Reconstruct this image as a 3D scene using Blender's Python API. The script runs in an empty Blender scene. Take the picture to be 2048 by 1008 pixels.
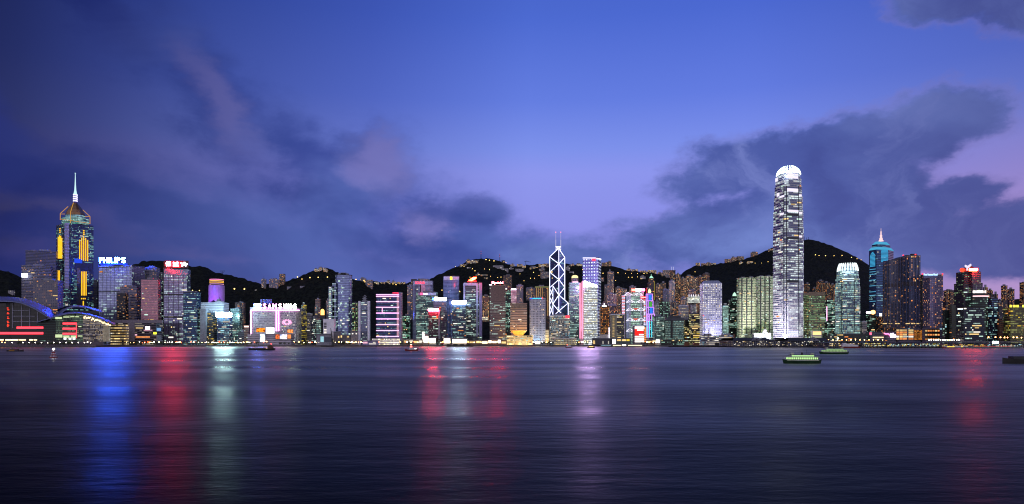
import bpy, math, random
from mathutils import noise, Vector
R = math.radians
rnd = random.Random(7)
SC = bpy.context.scene
COL = SC.collection
F, HOR, CX, HC = 1400.0, 682.0, 1024.0, 12.0   # focal length (photo pixels), horizon row, centre column, eye height (m)

# ------------------------------------------------------------------ camera, sky, sun, exposure
cam = bpy.data.cameras.new("camera"); cam_o = bpy.data.objects.new("camera", cam); COL.objects.link(cam_o)
cam_o.location = (0, 0, HC); cam_o.rotation_euler = (R(90), 0, 0)
cam.sensor_width = 36; cam.lens = F/2048*36; cam.shift_y = (HOR-504)/2048
cam.clip_start = 1; cam.clip_end = 60000
SC.camera = cam_o
SC.view_settings.view_transform = 'Standard'; SC.view_settings.look = 'None'
SC.view_settings.exposure = 0; SC.view_settings.gamma = 1
SC.cycles.use_denoising = True
SC.cycles.max_bounces = 4; SC.cycles.glossy_bounces = 3; SC.cycles.diffuse_bounces = 2
SC.cycles.sample_clamp_indirect = 12; SC.cycles.use_adaptive_sampling = False
SC.cycles.pixel_filter_type = 'BLACKMAN_HARRIS'; SC.cycles.filter_width = 1.15

def lin(h):
    if isinstance(h, (tuple, list)): return (h[0], h[1], h[2], 1)
    h = h.lstrip('#'); o = []
    for i in (0, 2, 4):
        c = int(h[i:i+2], 16)/255
        o.append(c/12.92 if c <= .04045 else ((c+.055)/1.055)**2.4)
    return (o[0], o[1], o[2], 1)

class NT:
    """small helper to write node trees"""
    def __init__(s, t): s.t = t
    def n(s, typ, **kw):
        nd = s.t.nodes.new(typ)
        for k, v in kw.items(): setattr(nd, k, v)
        return nd
    def put(s, sock, v):
        if isinstance(v, bpy.types.NodeSocket): s.t.links.new(v, sock)
        elif v is not None:
            if hasattr(sock.default_value, '__len__') and not hasattr(v, '__len__'): v = (v,)*len(sock.default_value)
            if hasattr(v, '__len__') and len(sock.default_value) == 3 and len(v) == 4: v = v[:3]
            sock.default_value = v
    def m(s, op, a, b=None, c=None, clamp=False):
        nd = s.n('ShaderNodeMath', operation=op, use_clamp=clamp)
        for i, v in enumerate((a, b, c)):
            if v is not None: s.put(nd.inputs[i], v)
        return nd.outputs[0]
    def mix(s, f, a, b, typ='MIX'):
        nd = s.n('ShaderNodeMix', data_type='RGBA', blend_type=typ, clamp_factor=True)
        s.put(nd.inputs[0], f); s.put(nd.inputs[6], a); s.put(nd.inputs[7], b)
        return nd.outputs[2]
    def ss(s, v, lo, hi):
        nd = s.n('ShaderNodeMapRange', interpolation_type='SMOOTHSTEP')
        s.put(nd.inputs[0], v); nd.inputs[1].default_value = lo; nd.inputs[2].default_value = hi
        return nd.outputs[0]
    def ramp(s, v, pts):
        nd = s.n('ShaderNodeValToRGB'); cr = nd.color_ramp
        while len(cr.elements) < len(pts): cr.elements.new(.5)
        for e, (p, c) in zip(cr.elements, pts): e.position = p; e.color = lin(c)
        s.put(nd.inputs[0], v); return nd.outputs[0]
    def noise(s, vec, scale, detail=4, rough=.55, dist=0):
        nd = s.n('ShaderNodeTexNoise'); s.put(nd.inputs['Vector'], vec)
        nd.inputs['Scale'].default_value = scale; nd.inputs['Detail'].default_value = detail
        nd.inputs['Roughness'].default_value = rough; nd.inputs['Distortion'].default_value = dist
        return nd.outputs[0]

def azel(px, py):
    a = math.atan((px-CX)/F); return a, math.atan((HOR-py)/F*math.cos(a))

def build_sky():
    w = bpy.data.worlds.new("World"); SC.world = w; w.use_nodes = True
    w.node_tree.nodes.clear(); T = NT(w.node_tree)
    tc = T.n('ShaderNodeTexCoord'); sep = T.n('ShaderNodeSeparateXYZ'); T.put(sep.inputs[0], tc.outputs['Generated'])
    x, y, z = sep.outputs
    az = T.m('ARCTAN2', x, y); el = T.m('ARCSINE', z)
    comb = T.n('ShaderNodeCombineXYZ'); T.put(comb.inputs[0], az); T.put(comb.inputs[1], el)
    P = comb.outputs[0]
    e = T.m('ABSOLUTE', el)
    clear = T.ramp(T.m('DIVIDE', e, 1.6), [(0, '666cb4'), (.045, '6e78c8'), (.10, '8a8ee6'), (.146, '8c95ec'), (.166, '7c90ea'), (.206, '627ce0'), (.27, '4a68d0'),
                                        (.40, '2a48a2'), (.60, '16286a'), (1, '0a1440')])
    aznorm = T.m('ADD', T.m('DIVIDE', az, 2*math.pi), .5)
    def ap(px): return azel(px, 600)[0]/(2*math.pi)+.5
    dim = T.ramp(aznorm, [(0, 'ffffff'), (.2, '8080a0'), (ap(0), '50506a'), (ap(200), '7a7a90'), (ap(450), 'acacba'), (ap(750), 'd0d0dc'),
                          (ap(1050), 'ffffff'), (ap(1500), 'fafaff'), (ap(2048), 'd0d0dc'), (.82, 'd0d0d8'), (1, 'ffffff')])
    clear = T.mix(1, clear, dim, 'MULTIPLY')
    # afterglow in the west (right of the picture), low
    pk = T.m('MULTIPLY', T.ss(az, R(14), R(40)), T.ss(el, R(17), R(3)))
    back = T.ss(az, R(130), R(60))
    pk = T.m('MULTIPLY', pk, back)
    clear = T.mix(T.m('MULTIPLY', pk, .9), clear, lin('b795cf'))
    # the physical twilight sky adds a little of its own light
    sk = T.n('ShaderNodeTexSky', sky_type='NISHITA'); sk.sun_disc = False
    sk.sun_elevation = R(1.0); sk.sun_rotation = R(75)
    clear = T.mix(.012, clear, sk.outputs[0], 'ADD')
    # clouds: banks placed by direction, edges torn by noise
    mp = T.n('ShaderNodeMapping'); mp.inputs['Scale'].default_value = (1, 1.7, 1); T.put(mp.inputs[0], P)
    warp = T.noise(mp.outputs[0], 6.5, 8, .62, .25)
    warp2 = T.noise(mp.outputs[0], 22, 5, .6, .2)
    body = T.noise(mp.outputs[0], 3.2, 5, .5, .4)
    wv = T.m('ADD', T.m('MULTIPLY', T.m('SUBTRACT', warp, .5), 2.6), T.m('MULTIPLY', T.m('SUBTRACT', warp2, .5), .9))
    wn1 = T.n('ShaderNodeTexNoise'); T.put(wn1.inputs['Vector'], mp.outputs[0]); wn1.inputs['Scale'].default_value = 4.2; wn1.inputs['Detail'].default_value = 6; wn1.inputs['Roughness'].default_value = .62
    vs = T.n('ShaderNodeVectorMath', operation='SUBTRACT'); T.put(vs.inputs[0], wn1.outputs['Color']); vs.inputs[1].default_value = (.5, .5, .5)
    vm = T.n('ShaderNodeVectorMath', operation='MULTIPLY'); T.put(vm.inputs[0], vs.outputs[0]); vm.inputs[1].default_value = (.22, .13, 0)
    va = T.n('ShaderNodeVectorMath', operation='ADD'); T.put(va.inputs[0], P); T.put(va.inputs[1], vm.outputs[0]); PW_ = va.outputs[0]
    vm2 = T.n('ShaderNodeVectorMath', operation='MULTIPLY'); T.put(vm2.inputs[0], vs.outputs[0]); vm2.inputs[1].default_value = (.10, .075, 0)
    va2 = T.n('ShaderNodeVectorMath', operation='ADD'); T.put(va2.inputs[0], P); T.put(va2.inputs[1], vm2.outputs[0]); PW2 = va2.outputs[0]
    def bank(blobs, vec=None):
        cur = None
        for (px, py, rx, ry, rot) in blobs:
            a0, e0 = azel(px, py); k = 1/F
            nd = T.n('ShaderNodeMapping', vector_type='TEXTURE')
            nd.inputs[1].default_value = (a0, e0, 0); nd.inputs[2].default_value = (0, 0, R(rot))
            nd.inputs[3].default_value = (rx*k*math.cos(a0)**2, ry*k*math.cos(a0), 1)
            T.put(nd.inputs[0], vec or PW_)
            ln = T.n('ShaderNodeVectorMath', operation='LENGTH'); T.put(ln.inputs[0], nd.outputs[0])
            f = T.m('SUBTRACT', 1, ln.outputs['Value'])
            cur = f if cur is None else T.m('SMOOTH_MAX', cur, f, .25)
        return cur
    def tops(blobs): return bank(blobs)
    left = bank([(740, 355, 95, 95, 30), (640, 440, 360, 100, 3), (420, 190, 260, 95, -50), (610, 330, 190, 95, -42), (250, 400, 420, 85, -12),
                 (940, 470, 120, 60, 0), (60, 500, 230, 60, 0), (20, 290, 220, 90, -30), (210, 20, 190, 60, -45), (870, 500, 330, 45, 0), (300, 520, 500, 25, 0)])
    ca = T.ss(T.m('ADD', left, T.m('MULTIPLY', wv, .62)), -.36, .86)
    lcol = T.mix(T.ss(body, .40, .62), lin('384a9a'), lin('6276c2'))
    pinktop = bank([(745, 335, 95, 90, 30), (430, 200, 190, 60, -52), (850, 460, 60, 60, 0), (20, 490, 120, 30, 0)])
    lcol = T.mix(T.m('MULTIPLY', T.ss(pinktop, -.1, .8), .6), lcol, lin('8684c6'))
    lcol = T.mix(T.ss(az, R(-8), R(-38)), lcol, T.mix(1, lcol, lin('74749a'), 'MULTIPLY'))
    skyc = T.mix(T.m('MULTIPLY', ca, .86), clear, lcol)
    # denser billows with clearer edges inside the veil
    puffs = bank([(740, 335, 92, 84, 25), (660, 400, 150, 60, 10), (955, 425, 85, 55, 10), (875, 445, 90, 55, 0), (330, 425, 360, 46, -12), (120, 380, 220, 46, -8), (620, 490, 360, 48, 2), (60, 450, 160, 34, 0), (900, 510, 300, 48, 0), (300, 535, 460, 34, 0), (660, 540, 380, 34, 0)], PW2)
    pa = T.ss(T.m('ADD', puffs, T.m('MULTIPLY', wv, .42)), -.05, .55)
    pcol = T.mix(T.ss(body, .40, .62), lin('3a4a92'), lin('566ab6'))
    pcol = T.mix(T.m('MULTIPLY', T.ss(T.m('ADD', bank([(765, 318, 80, 72, 25), (700, 345, 60, 40, 0), (850, 470, 45, 45, 0), (470, 372, 80, 30, 10)]), T.m('MULTIPLY', wv, .5)), -.25, .8), .6), pcol, lin('8882c6'))
    pcol = T.mix(T.ss(az, R(-8), R(-38)), pcol, T.mix(1, pcol, lin('74749a'), 'MULTIPLY'))
    skyc = T.mix(T.m('MULTIPLY', pa, .72), skyc, pcol)
    right = bank([(1700, 285, 300, 82, 6), (1880, 265, 170, 78, 8), (1480, 338, 185, 76, 10), (1400, 470, 290, 72, 8), (1640, 420, 260, 110, 0),
                  (1960, 475, 240, 76, 4), (1940, 392, 95, 38, 10), (2060, 30, 150, 70, -25), (1900, 0, 140, 45, -10), (1640, 500, 420, 62, 0), (1800, 440, 200, 70, 0), (1770, 370, 130, 60, 0), (1150, 530, 200, 45, 0), (2100, 505, 260, 40, 0)], PW2)
    cb = T.ss(T.m('ADD', right, T.m('MULTIPLY', wv, .55)), -.12, .42)
    rcol = T.mix(T.ss(body, .38, .64), lin('4a5aa2'), lin('7286cc'))
    inner = T.noise(PW_, 7., 6, .58, .5)
    rcol = T.mix(T.m('MULTIPLY', T.ss(inner, .48, .68), .6), rcol, lin('8490d4'))
    rcol = T.mix(T.m('MULTIPLY', T.ss(inner, .50, .30), .6), rcol, lin('38448a'))
    rcol = T.mix(T.m('MULTIPLY', T.ss(az, R(18), R(36)), .6), rcol, lin('454a88'))
    edge = T.m('MULTIPLY', T.ss(cb, .85, .25), T.ss(az, R(4), R(24)))
    rcol = T.mix(T.m('MULTIPLY', edge, .55), rcol, lin('8c7fc0'))
    skyc = T.mix(T.m('MULTIPLY', cb, .95), skyc, rcol)
    # pale glow added behind the viewer, out of view, to light the facades
    bk = T.ss(T.m('ABSOLUTE', az), R(70), R(125))
    skyc = T.mix(T.m('MULTIPLY', bk, T.ss(el, R(75), R(20))), skyc, lin((.94, .88, 1.08)))
    # below the horizon only what bounces off the far sea
    skyc = T.mix(T.ss(el, 0, -.05), skyc, lin('20264a'))
    bg = T.n('ShaderNodeBackground'); T.put(bg.inputs[0], skyc); bg.inputs[1].default_value = SKY
    out = T.n('ShaderNodeOutputWorld'); T.put(out.inputs[0], bg.outputs[0])
    w.cycles.sampling_method = 'MANUAL'; w.cycles.sample_map_resolution = 512
SKY = 1.0
build_sky()
sun = bpy.data.lights.new("sun", 'SUN'); sun.energy = .06; sun.angle = R(20); sun.color = (1, .55, .7)
sun_o = bpy.data.objects.new("sun", sun); COL.objects.link(sun_o)
sun_o.rotation_euler = (R(88), 0, R(-75+180))   # last afterglow from the west, all but gone
sun_o.rotation_euler = Vector((-math.sin(R(75)), -math.cos(R(75)), -.03)).to_track_quat('-Z', 'Y').to_euler()

# ------------------------------------------------------------------ materials
def new_mat(name):
    m = bpy.data.materials.new(name); m.use_nodes = True; m.node_tree.nodes.clear(); return m, NT(m.node_tree)
_mc = {}
def plain(name, col, rough=.6, metal=0., var=.25, scale=.3):
    if name in _mc: return _mc[name]
    m, T = new_mat(name)
    tc = T.n('ShaderNodeTexCoord')
    nz = T.noise(tc.outputs['Object'], scale, 4, .6)
    p = T.n('ShaderNodeBsdfPrincipled')
    c = lin(col); d = tuple(v*(1-var) for v in c[:3])+(1,); u = tuple(min(1, v*(1+var)) for v in c[:3])+(1,)
    T.put(p.inputs['Base Color'], T.mix(T.ss(nz, .3, .7), d, u))
    p.inputs['Roughness'].default_value = rough; p.inputs['Metallic'].default_value = metal
    T.put(T.n('ShaderNodeOutputMaterial').inputs[0], p.outputs[0]); _mc[name] = m; return m
def glow(name, col, strength, sample=True, var=0.):
    """a lamp, tube or lit pane: gives off light"""
    if name in _mc: return _mc[name]
    m, T = new_mat(name)
    em = T.n('ShaderNodeEmission'); T.put(em.inputs[0], lin(col))
    if var:
        oi = T.n('ShaderNodeObjectInfo')
        tc = T.n('ShaderNodeTexCoord'); nz = T.noise(tc.outputs['Object'], .35, 2)
        k = T.m('MULTIPLY', T.m('ADD', T.m('MULTIPLY', oi.outputs['Random'], var), 1-var*.6), T.m('ADD', nz, .5))
        T.put(em.inputs[1], T.m('MULTIPLY', k, strength))
    else: em.inputs[1].default_value = strength
    T.put(T.n('ShaderNodeOutputMaterial').inputs[0], em.outputs[0])
    m.cycles.emission_sampling = 'AUTO' if sample else 'NONE'
    _mc[name] = m; return m

def facade_group():
    g = bpy.data.node_groups.new("facade", 'ShaderNodeTree'); T = NT(g)
    I = g.interface
    for nm, ty, dv in (('Wall', 'NodeSocketColor', lin('555a66')), ('Glass', 'NodeSocketColor', lin('404a60')), ('LitA', 'NodeSocketColor', (1, 1, 1, 1)),
                       ('LitB', 'NodeSocketColor', (1, .7, .4, 1)), ('Bay', 'NodeSocketFloat', 3.), ('Floor', 'NodeSocketFloat', 4.), ('WF', 'NodeSocketFloat', .8),
                       ('HF', 'NodeSocketFloat', .55), ('Lit', 'NodeSocketFloat', .4), ('Coh', 'NodeSocketFloat', .5), ('Str', 'NodeSocketFloat', 1.),
                       ('Seed', 'NodeSocketFloat', 0.), ('Chunk', 'NodeSocketFloat', 5.), ('Metal', 'NodeSocketFloat', .5), ('Rib', 'NodeSocketFloat', 0.)):
        s = I.new_socket(nm, in_out='INPUT', socket_type=ty); s.default_value = dv
    I.new_socket('Shader', in_out='OUTPUT', socket_type='NodeSocketShader')
    gi = T.n('NodeGroupInput').outputs; go = T.n('NodeGroupOutput')
    uv = T.n('ShaderNodeUVMap', uv_map='UVMap'); sp = T.n('ShaderNodeSeparateXYZ'); T.put(sp.inputs[0], uv.outputs[0])
    u = T.m('DIVIDE', sp.outputs[0], gi['Bay']); v = T.m('DIVIDE', sp.outputs[1], gi['Floor'])
    iu = T.m('FLOOR', u); iv = T.m('FLOOR', v); fu = T.m('FRACT', u); fv = T.m('FRACT', v)
    win = T.m('MULTIPLY', T.m('LESS_THAN', T.m('ABSOLUTE', T.m('SUBTRACT', fu, .5)), T.m('MULTIPLY', gi['WF'], .5)),
              T.m('LESS_THAN', T.m('ABSOLUTE', T.m('SUBTRACT', fv, .5)), T.m('MULTIPLY', gi['HF'], .5)))
    def wn(a, b, c):
        cb = T.n('ShaderNodeCombineXYZ'); T.put(cb.inputs[0], a); T.put(cb.inputs[1], b); T.put(cb.inputs[2], T.m('ADD', gi['Seed'], c))
        w = T.n('ShaderNodeTexWhiteNoise', noise_dimensions='3D'); T.put(w.inputs[0], cb.outputs[0]); return w
    room = wn(iu, iv, .1); chunk = wn(T.m('FLOOR', T.m('DIVIDE', T.m('ADD', iu, T.m('MULTIPLY', iv, 1.37)), gi['Chunk'])), iv, 7.3); row = wn(0., iv, 13.7)
    r = T.m('ADD', T.m('MULTIPLY', room.outputs[0], T.m('SUBTRACT', 1, gi['Coh'])), T.m('MULTIPLY', chunk.outputs[0], gi['Coh']))
    # districts of a facade busier or darker than others
    cb = T.n('ShaderNodeCombineXYZ'); T.put(cb.inputs[0], iu); T.put(cb.inputs[1], iv); T.put(cb.inputs[2], gi['Seed'])
    dist = T.noise(cb.outputs[0], .11, 2)
    p = T.m('MULTIPLY', gi['Lit'], T.m('ADD', T.m('MULTIPLY', row.outputs[0], T.m('MULTIPLY', gi['Coh'], 1.1)), T.m('SUBTRACT', T.m('MULTIPLY', dist, 1.3), T.m('SUBTRACT', T.m('MULTIPLY', gi['Coh'], .55), .35))))
    lit = T.m('MULTIPLY', T.ss(T.m('SUBTRACT', p, r), -.10, .14), win)
    s2 = T.n('ShaderNodeSeparateColor'); T.put(s2.inputs[0], room.outputs[1])
    s3 = T.n('ShaderNodeSeparateColor'); T.put(s3.inputs[0], chunk.outputs[1])
    br = T.m('ADD', T.m('MULTIPLY', T.m('POWER', s2.outputs[0], 2.2), .7), T.m('ADD', .12, T.m('MULTIPLY', s3.outputs[1], .38)))
    # the lit ceiling shows in the upper half of a pane
    br = T.m('MULTIPLY', br, T.m('ADD', .55, T.m('MULTIPLY', fv, .8)))
    cm = T.m('GREATER_THAN', T.m('ADD', T.m('MULTIPLY', s2.outputs[1], .5), T.m('MULTIPLY', s3.outputs[0], .5)), .62)
    lc = T.mix(cm, gi['LitA'], gi['LitB'])
    tc = T.n('ShaderNodeTexCoord'); nz = T.noise(tc.outputs['Object'], .06, 4, .6)
    wall = T.mix(1, gi['Wall'], T.ramp(nz, [(.25, (.7, .7, .7)), (.75, (1.15, 1.12, 1.08))]), 'MULTIPLY')
    rib = T.m('MULTIPLY', T.m('LESS_THAN', T.m('FRACT', T.m('DIVIDE', u, 4)), .1), gi['Rib'])
    # blinds: some unlit panes are paler
    gl = T.mix(T.m('MULTIPLY', s2.outputs[2], .5), gi['Glass'], T.mix(1, gi['Glass'], (.35, .35, .4, 1), 'MULTIPLY'))
    base = T.mix(win, wall, gl); base = T.mix(rib, base, wall)
    pr = T.n('ShaderNodeBsdfPrincipled'); T.put(pr.inputs['Base Color'], base)
    T.put(pr.inputs['Roughness'], T.m('SUBTRACT', .62, T.m('MULTIPLY', win, .48)))
    T.put(pr.inputs['Metallic'], T.m('MULTIPLY', win, gi['Metal']))
    T.put(pr.inputs['Emission Color'], lc)
    T.put(pr.inputs['Emission Strength'], T.m('MULTIPLY', T.m('MULTIPLY', lit, br), T.m('MULTIPLY', gi['Str'], T.m('SUBTRACT', 1, rib))))
    T.put(go.inputs[0], pr.outputs[0]); return g
FG = facade_group()
WHITE, GREENW, WARM, ORANGE, YEL, CYAN = 'fff4e0', 'dafff0', 'ffe6b0', 'ff9a4a', 'ffd24a', 'a8e8ff'
BASE = dict(wall='454a58', glass='5a668a', a=GREENW, b=WARM, bay=2.6, fh=3.9, wf=.86, hf=.5, lit=.42, coh=.6, s=1.25, chunk=5, metal=.55, rib=0)
STY = {
 'office': {}, 'dark': dict(wall='0e1016', glass='20283c', lit=.34), 'darkgreen': dict(wall='0c1512', glass='1c2c2c', lit=.36, a='c4ffe4'),
 'green': dict(wall='3c4a48', glass='50706a', lit=.62, a='cafff0', b='f4ffe0', s=.95), 'blue': dict(wall='18203a', glass='33507c', lit=.3, a='b8f0e8'),
 'steel': dict(wall='6c7088', glass='6f7896', lit=.26), 'apt': dict(wall='6a645c', glass='20242e', a='ffb070', b='ffd8a0', bay=3.4, fh=3., wf=.5, hf=.55, lit=.44, coh=.05, s=2.1, metal=.2),
 'aptgrey': dict(wall='70707c', glass='2a2e3a', a='ffb878', b='fff0d0', bay=3.2, fh=3., wf=.5, hf=.55, lit=.3, coh=.05, s=1.8, metal=.2),
 'aptdark': dict(wall='2c2b30', glass='16181f', a='ffa860', b='ffe0a8', bay=3.2, fh=3., wf=.5, hf=.5, lit=.24, coh=.05, s=1.8, metal=.2),
 'hotel': dict(wall='5b5664', glass='4c4e68', a='ffb070', b='ffd090', bay=3.8, fh=3.3, wf=.6, hf=.55, lit=.17, coh=.0, s=1.2, metal=.4),
 'bands': dict(wall='8a8792', glass='2c3450', a='ffb878', b='ffe8c0', bay=2.4, fh=3.7, wf=1.0, hf=.48, lit=.16, coh=.2, s=1.0, metal=.5),
 'whitegrid': dict(wall='c6c8d4', glass='2c3242', a='fff6ea', b='ffe2b0', bay=3.0, fh=3.8, wf=.58, hf=.6, lit=.25, coh=.1, s=1.1, metal=.2),
 'tan': dict(wall='8c7464', glass='40424c', a=GREENW, b='ffe0a0', lit=.3, s=1.1), 'yellow': dict(wall='5c5838', glass='34342c', a='e8f088', b='ffc060', lit=.42, s=.7, wf=1., hf=.45, bay=2.2),
 'full': dict(wall='a8b0a8', glass='607870', a='f2fff0', b='fff0b8', lit=1.1, coh=.35, s=1.35, wf=.96, hf=.55),
 'concrete': dict(wall='8e8c92', glass='2c3040', a='fff0d8', b=CYAN, lit=.2, wf=.7, hf=.35, s=1.0), 'hillhouse': dict(wall='6d6a70', glass='2a2c34', a='ffc870', b='fff2cc', bay=4., fh=3.3, wf=.55, hf=.5, lit=.6, coh=0., s=2.6, metal=.1),
}
_fs = [0]
def facade(style, **kw):
    d = dict(BASE); d.update(STY[style]); d.update(kw); _fs[0] += 1
    m, T = new_mat('facade_'+style); gn = T.n('ShaderNodeGroup'); gn.node_tree = FG
    for k, s in (('Wall', 'wall'), ('Glass', 'glass'), ('LitA', 'a'), ('LitB', 'b')): gn.inputs[k].default_value = lin(d[s])
    for k, s in (('Bay', 'bay'), ('Floor', 'fh'), ('WF', 'wf'), ('HF', 'hf'), ('Lit', 'lit'), ('Coh', 'coh'), ('Str', 's'), ('Chunk', 'chunk'), ('Metal', 'metal'), ('Rib', 'rib')):
        gn.inputs[k].default_value = d[s]
    gn.inputs['Seed'].default_value = _fs[0]*17.31
    T.put(T.n('ShaderNodeOutputMaterial').inputs[0], gn.outputs[0]); m.cycles.emission_sampling = 'NONE'
    m['bay'] = d['bay']; m['fh'] = d['fh']; return m, d
M_ROOF = plain('roof_gravel', '4a4a50', .85); M_CONC = plain('concrete', '84828a', .8); M_DARK = plain('dark_metal', '1a1c22', .5, .3)
M_WHITE = plain('white_paint', 'd8d8dc', .5); M_STEEL = plain('steel', '8a90a0', .35, .8); M_STONE = plain('pale_stone', 'a8a4a4', .7); M_GREY = plain('grey_panel', '70727e', .55)
M_BLACK = plain('black_paint', '0b0c10', .5); M_BROWN = plain('brown_panel', '6a5548', .6)

# ------------------------------------------------------------------ mesh helpers
def ray(px, Y): return (px-CX)/F*Y
def zat(py, Y): return HC+(HOR-py)/F*Y
def pt(px, py, Y): return Vector((ray(px, Y), Y, zat(py, Y)))

class MB:
    def __init__(s): s.v, s.f, s.u, s.mi = [], [], [], []
    def face(s, pts, uv=None, mi=0):
        b = len(s.v); s.v += [tuple(p) for p in pts]; s.f.append(list(range(b, b+len(pts)))); s.u.append(uv); s.mi.append(mi); return s
    def prism(s, poly, z0, z1, mi=0, mtop=None, bay=3., fh=4., top=None, cap=True, bottom=False):
        """walls of a plan polygon (counter-clockwise), UV in metres; top = another polygon for a tapering body"""
        top = top or poly; n = len(poly); nf = max(1, round((z1-z0)/fh))*fh
        for i in range(n):
            a, b = poly[i], poly[(i+1) % n]; c, d = top[(i+1) % n], top[i]
            L = math.hypot(b[0]-a[0], b[1]-a[1]); nb = max(1, round(L/bay))*bay; o = i*1009*bay
            s.face([(a[0], a[1], z0), (b[0], b[1], z0), (c[0], c[1], z1), (d[0], d[1], z1)], [(o, 0), (o+nb, 0), (o+nb, nf), (o, nf)], mi)
        if cap: s.face([(p[0], p[1], z1) for p in top], None, mi if mtop is None else mtop)
        if bottom: s.face([(p[0], p[1], z0) for p in reversed(poly)], None, mi if mtop is None else mtop)
        return s
    def box(s, c, size, yaw=0, mi=0):
        ca, sa = math.cos(yaw), math.sin(yaw); hx, hy = size[0]/2, size[1]/2
        poly = [(c[0]+x*ca-y*sa, c[1]+x*sa+y*ca) for x, y in ((-hx, -hy), (hx, -hy), (hx, hy), (-hx, hy))]
        return s.prism(poly, c[2]-size[2]/2, c[2]+size[2]/2, mi, bottom=True)
    def bar(s, p, q, w, d=None, mi=0):
        p, q = Vector(p), Vector(q); d = d or w; ax = (q-p); L = ax.length
        if L < 1e-6: return s
        ax /= L; side = ax.cross(Vector((0, 1, 0)))
        if side.length < .05: side = ax.cross(Vector((1, 0, 0)))
        side.normalize(); up = side.cross(ax)
        c = [[e+side*(i*w/2)+up*(j*d/2) for i, j in ((-1, -1), (1, -1), (1, 1), (-1, 1))] for e in (p, q)]
        for k in range(4): s.face([c[0][k], c[0][(k+1) % 4], c[1][(k+1) % 4], c[1][k]], None, mi)
        s.face(list(reversed(c[0])), None, mi); s.face(c[1], None, mi); return s
    def lathe(s, c, prof, n=12, mi=0, cap=True):
        rings = [[(c[0]+r*math.cos(2*math.pi*k/n), c[1]+r*math.sin(2*math.pi*k/n), c[2]+z) for k in range(n)] for r, z in prof]
        for a, b in zip(rings, rings[1:]):
            for k in range(n): s.face([a[k], a[(k+1) % n], b[(k+1) % n], b[k]], None, mi)
        if cap: s.face(rings[-1], None, mi); s.face(list(reversed(rings[0])), None, mi)
        return s
    def sheet(s, rows, mi=0, thick=0):
        for a, b in zip(rows, rows[1:]):
            for k in range(len(a)-1): s.face([a[k], a[k+1], b[k+1], b[k]], None, mi)
        if thick:
            lo = [[(p[0], p[1], p[2]-thick) for p in r] for r in rows]
            for a, b in zip(lo, lo[1:]):
                for k in range(len(a)-1): s.face([b[k], b[k+1], a[k+1], a[k]], None, mi)
            def edge(t, l):
                for k in range(len(t)-1): s.face([t[k+1], t[k], l[k], l[k+1]], None, mi)
            edge(rows[0], lo[0]); edge(list(reversed(rows[-1])), list(reversed(lo[-1])))
            edge([r[-1] for r in rows], [r[-1] for r in lo]); edge([r[0] for r in reversed(rows)], [r[0] for r in reversed(lo)])
        return s
    def build(s, name, mats, parent=None, smooth=False, weld=False):
        if not isinstance(mats, (list, tuple)): mats = [mats]
        o0 = Vector(parent.matrix_basis.translation) if parent else None
        pp = parent
        off = Vector((0, 0, 0))
        while pp: off += pp.location; pp = pp.parent
        vs = [(v[0]-off.x, v[1]-off.y, v[2]-off.z) for v in s.v]
        me = bpy.data.meshes.new(name); me.from_pydata(vs, [], s.f)
        ul = me.uv_layers.new(name='UVMap'); k = 0
        for f, uv in zip(s.f, s.u):
            for i in range(len(f)):
                ul.data[k].uv = uv[i] if uv else (0, 0); k += 1
        for m in mats: me.materials.append(m)
        for p, mi in zip(me.polygons, s.mi): p.material_index = mi; p.use_smooth = smooth
        if weld:
            import bmesh
            bm = bmesh.new(); bm.from_mesh(me); bmesh.ops.remove_doubles(bm, verts=bm.verts, dist=.001)
            bmesh.ops.recalc_face_normals(bm, faces=bm.faces); bm.to_mesh(me); bm.free()
        me.update()
        o = bpy.data.objects.new(name, me); COL.objects.link(o)
        if parent: o.parent = parent
        return o

def tag(o, label, cat, group=None, kind=None):
    if label: o['label'] = label
    if cat: o['category'] = cat
    if group: o['group'] = group
    if kind: o['kind'] = kind
    return o
def thing(name, label, cat, loc, group=None):
    o = bpy.data.objects.new(name, None); COL.objects.link(o); o.location = loc; o.empty_display_size = 2
    return tag(o, label, cat, group)
def struct(name, mb, mats, smooth=False):
    o = mb.build(name, mats, None, smooth); o['kind'] = 'structure'; return o
def copy_tree(o, loc=None, label=None, rotz=None, scale=None, parent=None):
    c = o.copy(); COL.objects.link(c); c.parent = parent
    if loc is not None: c.location = loc
    if rotz is not None: c.rotation_euler = (0, 0, rotz)
    if scale is not None: c.scale = (scale,)*3 if not hasattr(scale, '__len__') else scale
    if label: c['label'] = label
    for ch in o.children: copy_tree(ch, parent=c)
    return c

# ------------------------------------------------------------------ sea, shore, hills
def lerp_tab(tab, x):
    if x <= tab[0][0]: return tab[0][1]
    for (a, b), (c, d) in zip(tab, tab[1:]):
        if x <= c: return b+(d-b)*(x-a)/(c-a)
    return tab[-1][1]
SHORE = [(-700, 1330), (188, 1330), (192, 1440), (460, 1470), (700, 1500), (960, 1540), (1200, 1530), (1330, 1500), (1440, 1450), (1660, 1330), (2048, 1260), (2700, 1200)]
def shore(px): return lerp_tab(SHORE, px)

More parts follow.
